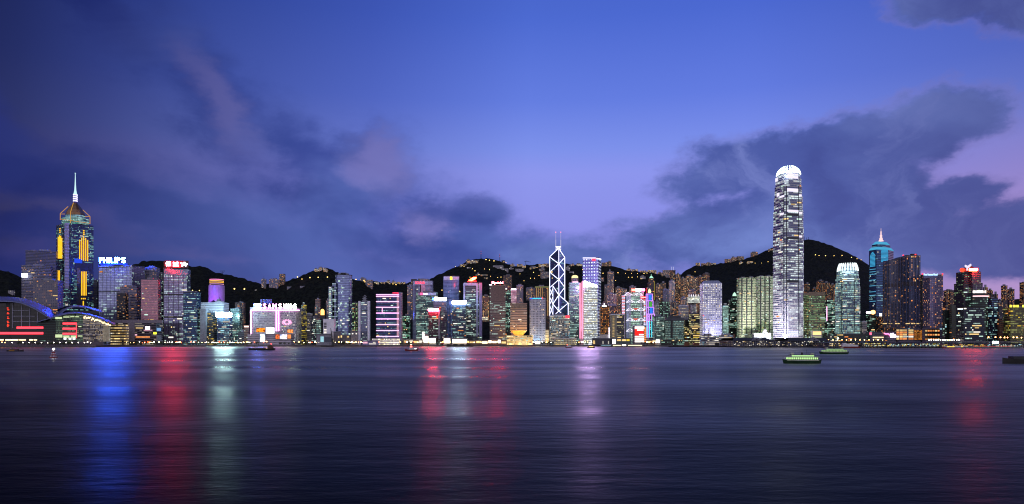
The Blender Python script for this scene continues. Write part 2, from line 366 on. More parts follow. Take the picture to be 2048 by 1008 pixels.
def water():
    m, T = new_mat('harbour_water')
    g = T.n('ShaderNodeNewGeometry'); P = g.outputs['Position']
    def mapped(sx, sy):
        mp = T.n('ShaderNodeMapping'); mp.inputs['Scale'].default_value = (sx, sy, 1); T.put(mp.inputs[0], P); return mp.outputs[0]
    swell = T.noise(mapped(.0035, .018), 1, 4, .55)              # long bands of calmer and rougher water
    chop = T.noise(mapped(.16, .36), 1, 5, .62); chop2 = T.noise(mapped(.035, .10), 1, 4, .6)
    h = T.m('ADD', T.m('MULTIPLY', chop, .6), T.m('MULTIPLY', chop2, 1.1))
    bp = T.n('ShaderNodeBump'); bp.inputs['Strength'].default_value = .2; bp.inputs['Distance'].default_value = 1.; T.put(bp.inputs['Height'], h)
    gl = T.n('ShaderNodeBsdfGlossy', distribution='GGX'); gl.inputs['Color'].default_value = (.98, .95, .86, 1)
    T.put(gl.inputs['Roughness'], T.m('ADD', .27, T.m('MULTIPLY', T.ss(swell, .35, .68), .19))); T.put(gl.inputs['Normal'], bp.outputs[0])
    df = T.n('ShaderNodeBsdfDiffuse'); df.inputs[0].default_value = (.0022, .003, .006, 1)
    # choppy water: reflects well only at a glancing view, shadowed by its own waves when seen steeper
    vd = T.n('ShaderNodeVectorMath', operation='DOT_PRODUCT'); T.put(vd.inputs[0], g.outputs['Incoming']); T.put(vd.inputs[1], bp.outputs[0])
    k = T.m('SUBTRACT', 1, T.m('ABSOLUTE', vd.outputs['Value']), clamp=True)
    patch = T.noise(mapped(.006, .014), 1, 3, .5)                # gusts roughen some stretches
    fac = T.m('MULTIPLY', T.m('ADD', .024, T.m('MULTIPLY', T.m('POWER', k, 11), .56)), T.m('ADD', .62, T.m('MULTIPLY', T.ss(patch, .3, .7), .7)))
    mx = T.n('ShaderNodeMixShader'); T.put(mx.inputs[0], fac); T.put(mx.inputs[1], df.outputs[0]); T.put(mx.inputs[2], gl.outputs[0])
    T.put(T.n('ShaderNodeOutputMaterial').inputs[0], mx.outputs[0])
    mb = MB(); mb.face([(-14000, -600, 0), (14000, -600, 0), (14000, 9000, 0), (-14000, 9000, 0)])
    return struct('water', mb, m)
water()

def ground():
    mb = MB(); xs = list(range(-700, 2701, 20))
    pts = sorted(set(xs) | {188, 192})
    edge = [(ray(px, shore(px)), shore(px)) for px in pts]
    for a, b in zip(edge, edge[1:]):
        mb.face([(a[0], a[1], -2), (b[0], b[1], -2), (b[0], b[1], 3.0), (a[0], a[1], 3.0)], None, 1)   # sea wall
        mb.face([(a[0], a[1], 3.0), (b[0], b[1], 3.0), (b[0]*1.02, b[1]+16, 3.004), (a[0]*1.02, a[1]+16, 3.004)], None, 2)
        fa, fb = 5200/a[1], 5200/b[1]
        mb.face([(a[0]*1.02, a[1]+16, 3.004), (b[0]*1.02, b[1]+16, 3.004), (b[0]*fb, 5200, 3.0), (a[0]*fa, 5200, 3.0)], None, 0)
    struct('waterfront_ground', mb, [plain('asphalt', '32333a', .85), plain('sea_wall_stone', '4c484c', .85), plain('promenade_paving', '7c7672', .7)])
ground()

RIDGE = [(-700, 590), (-400, 575), (-100, 548), (0, 541), (20, 543), (45, 556), (100, 575), (190, 568), (240, 545), (262, 531), (285, 523), (315, 521), (335, 522), (380, 531), (410, 533),
 (430, 545), (450, 549), (475, 553), (500, 563), (522, 566), (560, 568), (572, 563), (600, 553), (625, 541), (645, 537), (665, 540), (680, 548), (705, 558), (735, 563), (775, 566), (812, 566),
 (850, 563), (868, 554), (885, 546), (905, 536), (925, 527), (945, 519), (965, 517), (985, 518), (1003, 523), (1020, 530), (1045, 532), (1060, 530), (1085, 528), (1130, 528), (1180, 532),
 (1210, 532), (1235, 533), (1250, 540), (1280, 543), (1300, 543), (1320, 549), (1335, 554), (1352, 552), (1362, 548), (1375, 538), (1388, 532), (1430, 529), (1452, 525), (1475, 521),
 (1495, 515), (1512, 509), (1535, 500), (1560, 490), (1598, 478), (1612, 478), (1628, 480), (1660, 489), (1700, 507), (1725, 521), (1740, 531), (1765, 555), (1800, 578), (1850, 592),
 (1900, 600), (1960, 603), (2048, 597), (2300, 575), (2700, 590)]
RDIST = [(-700, 2900), (200, 2800), (262, 2700), (480, 2650), (520, 2500), (720, 2500), (868, 2900), (1300, 2950), (1362, 3300), (1765, 3500), (1850, 2900), (2700, 2900)]
HY0 = 1960.
def hill_py(px, t):
    r = lerp_tab(RIDGE, px); return 688+(r-688)*t**.85
def hill_z(px, Y):
    if Y <= HY0: return 3.
    yr = lerp_tab(RDIST, px); t = (Y-HY0)/(yr-HY0)
    if t <= 1: return zat(hill_py(px, t), Y)
    return max(2, zat(lerp_tab(RIDGE, px), yr)-(Y-yr)*.35)
def hill_spot(px, py):
    """depth and height of the slope that the eye meets at this place of the skyline"""
    r = lerp_tab(RIDGE, px); t = min(1., max(0.01, (688-py)/(688-r)))**(1/.85)
    Y = HY0+t*(lerp_tab(RDIST, px)-HY0); return Y, zat(min(py, 688), Y)
def hills():
    mb = MB(); nx, ny = 640, 64; vs = []; fs = []
    for j in range(ny+1):
        s = j/ny*1.35
        for i in range(nx+1):
            px = -700+i*(3400/nx); yr = lerp_tab(RDIST, px); Y = HY0+s*(yr-HY0); z = hill_z(px, Y)
            k = min(1, s*4)
            q = Vector((ray(px, Y), Y, 0))
            gully = (noise.noise(q*.0042)*16+noise.noise(q*.011)*8)*min(1, s*3)*max(0, 1-s)
            z += gully + k*(noise.noise(q*.035)*4.5+noise.noise(q*.11)*4+rnd.random()*4)
            vs.append((q.x, Y, z if s > 0 else 2.5))
    w = nx+1
    for j in range(ny):
        for i in range(nx): fs.append((j*w+i, j*w+i+1, (j+1)*w+i+1, (j+1)*w+i))
    me = bpy.data.meshes.new('hills'); me.from_pydata(vs, [], fs)
    m, T = new_mat('wooded_slope'); g = T.n('ShaderNodeNewGeometry')
    a = T.noise(g.outputs['Position'], .09, 5, .65); b = T.noise(g.outputs['Position'], .008, 4, .55)
    c = T.mix(T.ss(a, .35, .65), lin((.002, .003, .0035)), lin((.013, .017, .013)))
    c = T.mix(T.ss(b, .62, .75), c, lin((.014, .013, .013)))
    p = T.n('ShaderNodeBsdfPrincipled'); T.put(p.inputs['Base Color'], c); p.inputs['Roughness'].default_value = .95; p.inputs['Specular IOR Level'].default_value = .1
    bp = T.n('ShaderNodeBump'); bp.inputs['Distance'].default_value = 6; bp.inputs['Strength'].default_value = .9; T.put(bp.inputs['Height'], a); T.put(p.inputs['Normal'], bp.outputs[0])
    T.put(T.n('ShaderNodeOutputMaterial').inputs[0], p.outputs[0]); me.materials.append(m)
    o = bpy.data.objects.new('hills', me); COL.objects.link(o); o['kind'] = 'structure'
hills()

# ------------------------------------------------------------------ buildings
def unit_shape(kind, asp):
    if kind == 'box': return [(-1, -asp), (1, -asp), (1, asp), (-1, asp)]
    if kind == 'round':
        return [(math.cos(a), math.sin(a)*asp) for a in [2*math.pi*k/24 for k in range(24)]]
    if kind == 'bow':      # curved front
        return [(-1+2*k/10, -asp-.28*math.sin(math.pi*k/10)) for k in range(11)]+[(1, asp), (-1, asp)]
    if kind == 'soft':     # rounded corners
        r = .42; o = []
        for cx, cy, a0 in ((1-r, -asp+r, -90), (1-r, asp-r, 0), (-1+r, asp-r, 90), (-1+r, -asp+r, 180)):
            o += [(cx+r*math.cos(R(a0+t)), cy+r*math.sin(R(a0+t))) for t in (0, 30, 60, 90)]
        return o
    if kind == 'oct':
        c = .3; return [(-1+c, -asp), (1-c, -asp), (1, -asp+c), (1, asp-c), (1-c, asp), (-1+c, asp), (-1, asp-c), (-1, -asp+c)]
    if kind == 'cross':    # notched plan of an apartment block
        n = .3; return [(-n, -asp), (n, -asp), (n, -asp*.62), (1, -asp*.62), (1, asp*.62), (n, asp*.62), (n, asp), (-n, asp), (-n, asp*.62), (-1, asp*.62), (-1, -asp*.62), (-n, -asp*.62)]
def fit(shape, x0, x1, Y, yaw=0):
    ca, sa = math.cos(R(yaw)), math.sin(R(yaw)); q = [(x*ca-y*sa, x*sa+y*ca) for x, y in shape]
    s = (x1-x0)/2/F*Y; cx = ray((x0+x1)/2, Y)
    for _ in range(40):
        yc = Y-s*min(p[1] for p in q)
        px = [CX+F*(cx+s*p[0])/(yc+s*p[1]) for p in q]; lo, hi = min(px), max(px)
        s *= (x1-x0)/(hi-lo); cx += ((x0+x1)/2-(lo+hi)/2)/F*yc
    yc = Y-s*min(p[1] for p in q)
    return [(cx+s*p[0], yc+s*p[1]) for p in q]
def pdpoly(l): return [(ray(px, Y), Y) for px, Y in l]
def inset(poly, d):
    cx = sum(p[0] for p in poly)/len(poly); cy = sum(p[1] for p in poly)/len(poly); o = []
    for x, y in poly:
        L = math.hypot(x-cx, y-cy); o.append((cx+(x-cx)*(L-d)/L, cy+(y-cy)*(L-d)/L))
    return o
def grow(poly, d): return inset(poly, -d)
PANE = {}
def pane_mesh(key, mat):
    if key not in PANE:
        mb = MB(); mb.box((0, 0, 0), (1, 1, 1)); o = mb.build('pane', mat); PANE[key] = o.data; bpy.data.objects.remove(o)
    return PANE[key]
LIT = {'g': glow('pane_greenish', 'dcfff0', .8, False, .9), 'w': glow('pane_white', 'fff6e6', 1.05, False, .9), 'y': glow('pane_warm', 'ffd890', .95, False, .9),
       'o': glow('pane_orange', 'ff9e58', .95, False, .9), 'c': glow('pane_cyan', 'b8f0ff', .8, False, .9), 'k': glow('pane_yellow', 'ffd84a', .8, False, .8), 'p': glow('pane_pink', 'ffc0d8', .8, False, .8)}

class Bld:
    def __init__(s, name, label, cat, cx, cy, z, group=None):
        s.root = thing(name, label, cat, (cx, cy, z), group); s.walls = []; s.z0 = z; s.d = BASE
    def face_at(s, px, py=None):
        best = None
        for a, b, z0, z1 in s.walls:
            pa, pb = CX+F*a[0]/a[1], CX+F*b[0]/b[1]
            if pa < pb and pa-.3 <= px <= pb+.3:
                t = s.par(a, b, px); Y = a[1]+t*(b[1]-a[1])
                if py is not None and not (z0-3 <= zat(py, Y) <= z1+3): continue
                if best is None or Y < best[0]: best = (Y, a, b, z0, z1)
        if best is None and py is None:
            best = min(((max(pa-px, px-pb), a, b, z0, z1) for pa, pb, a, b, z0, z1 in ((CX+F*a[0]/a[1], CX+F*b[0]/b[1], a, b, z0, z1) for a, b, z0, z1 in s.walls) if pa < pb), key=lambda t: t[0])
        return best
    @staticmethod
    def par(a, b, px):
        k = (px-CX)/F; dx, dy = b[0]-a[0], b[1]-a[1]; return (k*a[1]-a[0])/(dx-k*dy)
    def panel(s, name, px0, px1, py0, py1, mat, th=.5, out=.15, label=None, parent=None):
        """a flat panel fixed on the wall that shows between these columns and rows"""
        f = s.face_at((px0+px1)/2, (py0+py1)/2) or s.face_at((px0+px1)/2)
        if not f: return None
        _, a, b, _, _ = f
        t0, t1 = s.par(a, b, px0), s.par(a, b, px1)
        p, q = Vector((a[0]+t0*(b[0]-a[0]), a[1]+t0*(b[1]-a[1]), 0)), Vector((a[0]+t1*(b[0]-a[0]), a[1]+t1*(b[1]-a[1]), 0))
        Y = (p.y+q.y)/2; z0, z1 = zat(py1, Y), zat(py0, Y); ax = (q-p); L = ax.length; ax.normalize(); n = Vector((ax.y, -ax.x, 0))
        c = (p+q)/2+n*(out+th/2); mb = MB(); mb.box((c.x, c.y, (z0+z1)/2), (L, th, z1-z0), math.atan2(ax.y, ax.x))
        o = mb.build(name, mat, parent or s.root)
        if label: o['label'] = label
        return o
    def prism(s, name, poly, z0, z1, mats, d, top=None, roof=M_ROOF, parent=None):
        mb = MB(); mb.prism(poly, z0, z1, 0, 1, d['bay'], d['fh'], top)
        n = len(poly); s.walls += [(poly[i], poly[(i+1) % n], z0, z1) for i in range(n)]
        return mb.build(name, [mats, roof], parent or s.root)
    def windows(s, n, keys, span=3, name='lit_window'):
        """single lit rooms and runs of lit office floor, each a pane of its own set in the facade grid"""
        d = s.d; vis = []; n = max(2, int(n*.42))
        for a, b, z0, z1 in s.walls:
            pa, pb = CX+F*a[0]/a[1], CX+F*b[0]/b[1]
            if pb-pa > 3 and z1-z0 > 12: vis.append(((pb-pa)*(z1-z0), a, b, z0, z1))
        if not vis: return
        tot = sum(v[0] for v in vis); used = set()
        for k in range(n):
            r = rnd.random()*tot
            for v in vis:
                r -= v[0]
                if r <= 0: break
            _, a, b, z0, z1 = v; L = math.hypot(b[0]-a[0], b[1]-a[1])
            nb = max(1, round(L/d['bay'])); bw = L/nb; nf = max(1, round((z1-z0)/d['fh'])); fh = (z1-z0)/nf
            m = min(nb, max(1, int(rnd.random()**2*span+1))); i = rnd.randrange(0, nb-m+1); j = rnd.randrange(min(2, nf-1), nf)
            if (a, i, j) in used: continue
            used.add((a, i, j))
            w = (m-1+d['wf'])*bw if d['wf'] < 1 else m*bw; h = d['hf']*fh; t = (i+m/2)*bw/L
            ax = Vector((b[0]-a[0], b[1]-a[1], 0)).normalized(); nn = Vector((ax.y, -ax.x, 0))
            key = rnd.choice(keys); o = bpy.data.objects.new(name, pane_mesh(key, LIT[key])); COL.objects.link(o); o.parent = s.root
            c = Vector((a[0]+t*(b[0]-a[0]), a[1]+t*(b[1]-a[1]), z0+(j+.5)*fh))+nn*.06-s.root.location
            o.location = c; o.rotation_euler = (0, 0, math.atan2(ax.y, ax.x)); o.scale = (w, .16, h)

def tower(name, label, x0, x1, yt, Y, style='office', shape='box', asp=.8, yaw=0, cat='building', zb=3., plant=True, nwin=None, wk=None, span=3, group=None,
          podium=0, parapet=True, tiers=(), roof=M_ROOF, taper=None, yb=None, **kw):
    """one building: body on its plan, parapet, rooftop plant, lit panes; tiers = (px0, px1, ytop) stacked on top"""
    poly = fit(unit_shape(shape, asp), x0, x1, Y, yaw); ym = min(p[1] for p in poly)
    cx = sum(p[0] for p in poly)/len(poly); cy = sum(p[1] for p in poly)/len(poly)
    if yb is not None: zb = zat(yb, ym)
    mat, d = facade(style, **kw); B = Bld(name, label, cat, cx, cy, zb, group); B.d = d
    zt = zat(yt, ym); top = inset(poly, taper) if taper else None
    B.prism('body', poly, zb, zt, mat, d, top, roof); B.poly, B.zt, B.mat, B.ym = poly, zt, mat, ym
    H, W = zt-zb, (x1-x0)/F*Y; last, lz = (top or poly), zt
    if parapet and H > 30 and W > 14:
        mb = MB(); a = grow(last, .35); b = inset(last, .8)
        n = len(a)
        for i in range(n):
            j = (i+1) % n
            mb.face([(a[i][0], a[i][1], zt-.6), (a[j][0], a[j][1], zt-.6), (a[j][0], a[j][1], zt+1.3), (a[i][0], a[i][1], zt+1.3)])
            mb.face([(a[i][0], a[i][1], zt+1.3), (a[j][0], a[j][1], zt+1.3), (b[j][0], b[j][1], zt+1.3), (b[i][0], b[i][1], zt+1.3)])
            mb.face([(b[j][0], b[j][1], zt+.01), (b[i][0], b[i][1], zt+.01), (b[i][0], b[i][1], zt+1.3), (b[j][0], b[j][1], zt+1.3)])
        mb.build('parapet', plain('parapet_'+style, d['wall'], .6), B.root)
    for (a, b, t) in tiers:
        p = fit(unit_shape(shape, asp), a, b, ym+2, yaw); z = zat(t, ym+2); B.prism('upper_block', p, lz, z, mat, d, roof=roof); last, lz = p, z
    if plant:
        cxr = sum(p[0] for p in last)/len(last); cyr = sum(p[1] for p in last)/len(last)
        w = (max(p[0] for p in last)-min(p[0] for p in last)); yy = math.atan2(poly[1][1]-poly[0][1], poly[1][0]-poly[0][0]) if shape == 'box' else 0
        mb = MB(); h = 3+rnd.random()*3; mb.box((cxr+w*rnd.uniform(-.12, .12), cyr, lz+h/2), (w*rnd.uniform(.3, .5), w*.3, h), yy); rp = mb.build('roof_plant', M_GREY, B.root)
        if W > 22:
            mb = MB(); h = 2+rnd.random()*2; mb.box((cxr+w*rnd.choice((-.3, .3)), cyr, lz+h/2), (w*.14, w*.16, h), yy); mb.build('water_tank', M_CONC, rp)
        if rnd.random() < .35 and W > 14:
            mb = MB(); h = rnd.uniform(6, 11); mb.bar((cxr, cyr, lz), (cxr, cyr, lz+h+4), .5); o = mb.build('mast', M_DARK, rp)
    if podium:
        q = grow(poly, 2.5); mb = MB(); mb.prism(q, zb, zb+podium, 0, 1, d['bay'], d['fh']); mb.build('podium', [facade('full', lit=.75, s=1.5, b='ffd890')[0], M_ROOF], B.root)
    if nwin is None: nwin = int(min(40, W*H/260))
    if wk is None: wk = {'apt': 'ooyw', 'aptgrey': 'oyw', 'aptdark': 'oyo', 'hotel': 'oyo', 'bands': 'oyg', 'whitegrid': 'wwy', 'tan': 'ggy', 'hillhouse': 'yyw', 'yellow': 'ko', 'concrete': 'wc', 'green': 'ggw'}.get(style, 'gggwy')
    B.windows(nwin, wk, span); return B

def xyz(B, px, py, dy=0.): return pt(px, py, B.ym+dy)
def neon(B, name, p, q, w, mat, dy=-.6):
    """a straight light tube; ends given by column, row, on the front plane of the building"""
    mb = MB(); a = pt(p[0], p[1], (p[2] if len(p) > 2 else B.ym)+dy); b = pt(q[0], q[1], (q[2] if len(q) > 2 else B.ym)+dy); mb.bar(a, b, w); return mb.build(name, mat, B.root)
def front_tube(B, name, p, q, w, mat, out=.5, parent=None):
    """light tube laid on whatever walls show there"""
    def on(px, py):
        f = B.face_at(px, py) or B.face_at(px); _, a, b, _, _ = f; t = B.par(a, b, px)
        ax = Vector((b[0]-a[0], b[1]-a[1], 0)).normalized(); n = Vector((ax.y, -ax.x, 0)); v = Vector((a[0]+t*(b[0]-a[0]), a[1]+t*(b[1]-a[1]), 0)); v.z = zat(py, v.y); return v+n*out
    xs = sorted({px for a, b, z0, z1 in B.walls for px in (CX+F*a[0]/a[1],) if min(p[0], q[0])+.2 < px < max(p[0], q[0])-.2}) if abs(p[0]-q[0]) > 3 else []
    if p[0] > q[0]: p, q = q, p
    def on2(px, py, mid):
        f = B.face_at(mid, py) or B.face_at(mid); _, a, b, _, _ = f; t = B.par(a, b, px)
        ax = Vector((b[0]-a[0], b[1]-a[1], 0)).normalized(); n = Vector((ax.y, -ax.x, 0)); v = Vector((a[0]+t*(b[0]-a[0]), a[1]+t*(b[1]-a[1]), 0)); v.z = zat(py, v.y); return v+n*out
    st = [p[0]]+xs+[q[0]]; mb = MB()
    for x0, x1 in zip(st, st[1:]):
        k0, k1 = ((x0-p[0])/(q[0]-p[0]), (x1-p[0])/(q[0]-p[0])) if q[0] != p[0] else (0, 1)
        mb.bar(on2(x0, p[1]+(q[1]-p[1])*k0, (x0+x1)/2), on2(x1, p[1]+(q[1]-p[1])*k1, (x0+x1)/2), w)
    return mb.build(name, mat, parent or B.root)

# ------------------------------------------------------------------ letters
def letters(name, text, px0, px1, py0, py1, Y, mat, parent, depth=1., bold=.0, each=False, yaw=0.):
    """text as solid letters filling this box of the skyline"""
    cu = bpy.data.curves.new('t', 'FONT'); cu.body = text; cu.extrude = .05; cu.offset = bold; cu.resolution_u = 3
    o = bpy.data.objects.new('t', cu); COL.objects.link(o)
    dg = bpy.context.evaluated_depsgraph_get(); dg.update(); me = bpy.data.meshes.new_from_object(o.evaluated_get(dg)); bpy.data.objects.remove(o)
    xs = [v.co.x for v in me.vertices]; ys = [v.co.y for v in me.vertices]; zs = [v.co.z for v in me.vertices]
    if not xs: return None
    x0, x1, y0, y1 = min(xs), max(xs), min(ys), max(ys); W = (px1-px0)/F*Y; H = (py1-py0)/F*Y; c = pt((px0+px1)/2, (py0+py1)/2, Y)
    off = Vector((0, 0, 0)); pp = parent
    while pp: off += pp.location; pp = pp.parent
    ca, sa = math.cos(yaw), math.sin(yaw); zr = max(zs)-min(zs) or 1
    for v in me.vertices:
        lx = ((v.co.x-x0)/(x1-x0)-.5)*W; lz = ((v.co.y-y0)/(y1-y0)-.5)*H; ly = -(v.co.z-min(zs))/zr*depth
        v.co = (c.x+lx*ca-ly*sa-off.x, c.y+lx*sa+ly*ca-off.y, c.z+lz-off.z)
    me.materials.clear(); me.materials.append(mat); me.name = name
    r = bpy.data.objects.new(name, me); COL.objects.link(r)
    if parent: r.parent = parent
    return r
def flood(B, name, loc, aim, power, col, ang=80, size=2., blend=.6):
    """a floodlight standing by the wall that the photo shows lit: housing and lamp"""
    mb = MB(); mb.box(loc, (1.6, 1.2, 1.0)); h = mb.build(name, M_DARK, B.root)
    l = bpy.data.lights.new('lamp', 'SPOT'); l.energy = power; l.color = lin(col)[:3]; l.spot_size = R(ang); l.spot_blend = blend; l.shadow_soft_size = size
    o = bpy.data.objects.new('lamp', l); COL.objects.link(o); v = Vector(loc)+Vector((0, -.9, .9)); d = Vector(aim)-v
    o.rotation_euler = d.to_track_quat('-Z', 'Y').to_euler(); o.location = v-B.root.location; o.parent = B.root
def sign_frame(B_or_none, name, label, px0, px1, py0, py1, Y, board=None, legs=True, zb=None):
    """rooftop sign: its own object; board behind the letters, struts down to the roof"""
    r = thing(name, label, 'sign', pt((px0+px1)/2, py1, Y))
    if board:
        mb = MB(); a, b = pt(px0, py1, Y+1.2), pt(px1, py0, Y+1.2); mb.box(((a.x+b.x)/2, Y+1.2, (a.z+b.z)/2), (b.x-a.x, .8, b.z-a.z)); mb.build('board', board, r)
    if legs:
        mb = MB(); n = max(2, int((px1-px0)/9))
        for k in range(n):
            px = px0+(k+.5)*(px1-px0)/n; a = pt(px, py1+2.5, Y+1.9); b = pt(px, py0+1, Y+1.9); mb.bar(a, b, .5); mb.bar(pt(px, py1+2.5, Y+6), pt(px, (py0+py1)/2, Y+1.9), .35)
        mb.build('support_frame', M_DARK, r)
    return r

# ------------------------------------------------------------------ the city, left to right
NEON_PINK = glow('pink_tube', 'ff9ae8', 5.0); NEON_ROSE = glow('rose_tube', 'ffb0dc', 2.2, False); NEON_RED = glow('red_tube', (1., .045, .06), 2.2); NEON_WHITE = glow('white_tube', 'f4f0ff', 2.6, False)
NEON_YEL = glow('yellow_tube', 'ffbe28', 1.45); NEON_VIOLET = glow('violet_tube', 'c48cff', 1.6, False); NEON_CYAN = glow('cyan_tube', '58e0f0', 1.5, False); NEON_BLUE = glow('blue_panel', '2c7cff', 1.2, False)
NEON_GREEN = glow('green_panel', '5cc850', .8, False); LAMP_WHITE = glow('lamp_white', 'fff0d8', 9, False); LAMP_WARM = glow('lamp_warm', 'ffc878', 8, False); SHOP = glow('shop_front', 'ffe6b4', 2.6, False, .9)
SHOP_HOT = glow('shop_front_bright', 'fff6e0', 5, True); SIGN_WHITE = glow('sign_box_white', 'd8e4ff', 20); SIGN_CYAN = glow('sign_box_cyan', (5/9, 8.4/9, 1), 170); SIGN_RED = glow('red_letters', (1, .03, .008), 130)
SIGN_RED2 = glow('red_letters_bright', (1, .016, .02), 560); SIGN_YELRED = glow('orange_letters', (1, .12, .01), 7); SIGN_PALE = glow('pale_letters', 'd8ecff', 2.6, False); AMBER = glow('amber_glow', 'ffb030', 1.6)
SIGN_PINKW = glow('sign_box_violet', (.85, .55, 1), 20)

# far left: hotel slabs beside the pointed tower
tower('hotel_tower', 'stepped grey hotel slab with plain dark top, behind the banded slabs at far left', 51, 116, 501, 1720, 'bands', 'box', .35, 22, tiers=(), wk='oo', nwin=16, lit=.05, wall='5c5a68', glass='262c44')
b = tower('hotel_tower', 'grey banded hotel slab with a white glowing sign on its left corner', 43, 106, 531, 1660, 'bands', 'box', .4, 22, nwin=34, wk='ooy', glass='1c2238', wall='6a6878')
r = sign_frame(b, 'corner_sign', 'small white glowing sign on the corner of the banded hotel slab', 43, 55, 546, 555, 1650, legs=False); mb = MB(); mb.box(tuple(pt(49, 550.5, 1650)), (13, 1.5, 9)); mb.build('light_box', glow('corner_sign_white', 'e8f0ff', 8), r)
tower('hotel_tower', 'lower grey hotel wing with scattered orange windows left of the pointed tower', 66, 127, 561, 1600, 'hotel', 'box', .5, 8, nwin=34, wall='66646f', fh=3.6, lit=.14)
tower('office_tower', 'narrow near-black slab between the pointed tower and the blue sign building', 187, 198, 560, 1690, 'dark', nwin=4, lit=.1)
B_PHI = tower('office_tower', 'broad grey glass office slab under the blue-white rooftop letters', 197, 290, 531, 1640, 'steel', 'box', .55, -8, nwin=40, wk='gwo', span=4, lit=.20, wall='3a3c4e', glass='8e94b6', wf=.94, hf=.8, rib=1, metal=.75, plant=False)
for yy in (582, 533): B_PHI.panel('dark_band', 198, 289, yy, yy+1.6, M_BLACK)
tower('office_tower', 'plain grey tower with a dark notch, left of the red sign tower', 287, 320, 535, 1700, 'bands', 'box', .8, 10, nwin=14, wk='oog', wall='6e6c7c', glass='3a3e58')
tower('office_tower', 'grey horizontally banded block below the broad glass slab with blue-white letters', 240, 284, 574, 1605, 'bands', 'box', .6, 0, nwin=26, wk='ooo', wall='7a7888', glass='3c3e58')
tower('office_tower', 'dark block with orange windows in front of the grey banded block', 233, 257, 586, 1570, 'bands', 'box', .7, 0, nwin=18, wk='oo', wall='24222c', glass='12141e', lit=.25)
b = tower('office_tower', 'banded tower with pink sunset reflection painted into its glass next to the red sign tower', 282, 323, 559, 1580, 'bands', 'box', .6, 8, nwin=26, wk='oyg', wall='8a7c88', glass='a4727e', metal=.75, hf=.62, lit=.10)  # pink reflection of the sunset sky put into the glass colour
flood(b, 'floodlight', (pt(300, 676, 1545).x, 1545, 6), pt(298, 590, 1580), 3.5e4, 'ff7078', 60)  # pink lamp added to strengthen the reflection painted into this glass
B_PRU = tower('office_tower', 'grey glass tower with two dark belts under the red and yellow sign', 327, 381, 537, 1600, 'steel', 'box', .7, 12, nwin=46, wk='gwwy', span=4, glass='8a88a8', wall='3c3a48', wf=.93, hf=.75, rib=1, lit=.26, metal=.7, plant=False)
for yy in (588, 633): B_PRU.panel('dark_band', 328, 376, yy, yy+2.2, M_BLACK)
B_PRU.panel('top_wall', 328.5, 376, 538.5, 549, plain('lilac_panel', '8a84a0', .5))
tower('office_tower', 'dark narrow tower tucked behind the left side of the red sign tower', 318, 330, 548, 1640, 'dark', nwin=8, wk='gy')
tower('office_tower', 'deep blue glass tower with rows of greenish lit offices right of red sign tower', 367, 401.5, 585, 1550, 'blue', 'box', .7, 0, nwin=44, wk='ggcw', span=4, lit=.4)

# hillside cylinder with purple light
B = tower('cylinder_tower', 'round tower glowing purple with yellow rings on top', 417, 449.5, 570, 2080, 'steel', 'round', 1, 0, zb=hill_z(433, 2105), lit=.03, wall='a8a0b8', glass='8c86a4', metal=.1, wf=.35, hf=.9, bay=3., nwin=6, wk='wp', plant=False, parapet=False)
cx, cy = B.root.location.x, B.root.location.y
mb = MB(); mb.lathe((cx, cy, B.zt), [(17, 0), (17, 4), (19.5, 5), (19.5, 17), (17, 18), (17, 20), (0.5, 21)], 28); mb.build('revolving_crown', plain('crown_wall', '3a3444', .5), B.root)
for k, (y, m) in enumerate(((567.5, NEON_ROSE), (564, NEON_YEL), (561.3, NEON_YEL), (558.3, NEON_PINK))):
    mb = MB(); z = zat(y, 2080); mb.lathe((cx, cy, z-.7), [(19.9, 0), (19.9, 1.7)], 28, cap=False); mb.build('light_ring', glow('ring_%d' % k, ['e0a0c8', 'ffb838', 'ffc850', 'ff8ac0'][k], [1., 1.5, 1.7, 1.6][k], False), B.root)
for dx in (-70, 0, 70): flood(B, 'floodlight', (cx+dx*.8, cy-75, zat(612, cy-75)), (cx, cy, zat(586, cy)), 2.6e5, 'b040ff', 70)
mb = MB(); mb.lathe((cx, cy-4, zat(610, 2080)), [(34, 0), (30, 6), (18, 16), (8, 24)], 4); mb.build('podium_roof', M_DARK, B.root)

b = tower('white_building', 'white stepped block behind the white-hot signboard, below the purple cylinder', 401, 458, 606, 1650, 'concrete', 'box', .6, 0, nwin=6, wk='wc', wall='c4ccd8', lit=.1, tiers=((430, 448, 602),))
flood(b, 'floodlight', (pt(440, 632, 1610).x, 1622, zat(632, 1622)), pt(440, 612, 1650), 1.2e5, 'b8e4ff', 110)
b = tower('office_tower', 'dark banded office with yellow windows and a pale stair tower on its left', 401.5, 434, 626, 1560, 'darkgreen', 'box', .8, 0, nwin=36, wk='kkyg', lit=.3, wall='2a2c38', a='ffd868')
mb = MB(); mb.box((pt(407, 0, 1556).x, 1562, (3+zat(618, 1556))/2), (13, 18, zat(618, 1556)-3)); mb.build('stair_tower', M_GREY, b.root)
b = tower('office_tower', 'office block carrying the white-hot signboard', 434, 465, 635, 1540, 'blue', 'box', .8, 0, nwin=36, wk='wwcg', span=5, lit=.5, plant=False)
r = sign_frame(b, 'signboard', 'white-hot glowing signboard on the roof of a blue office block', 431.5, 463.5, 625, 634, 1538); mb = MB(); mb.box(tuple(pt(447.5, 629.5, 1538)), (34.5, 1.6, 9.6)); mb.build('light_box', SIGN_CYAN, r)
tower('office_tower', 'mid-height greenish office tower just right of the white-hot signboard', 461, 484, 618, 1600, 'green', 'box', .8, 0, nwin=30, wk='ggcw', lit=.5, wall='3a4854')
tower('apartment_tower', 'dim tan apartment tower left of the pink-outlined hotel', 470, 491, 606, 1700, 'aptdark', 'cross', 1, 0, nwin=14, wall='4c4448')
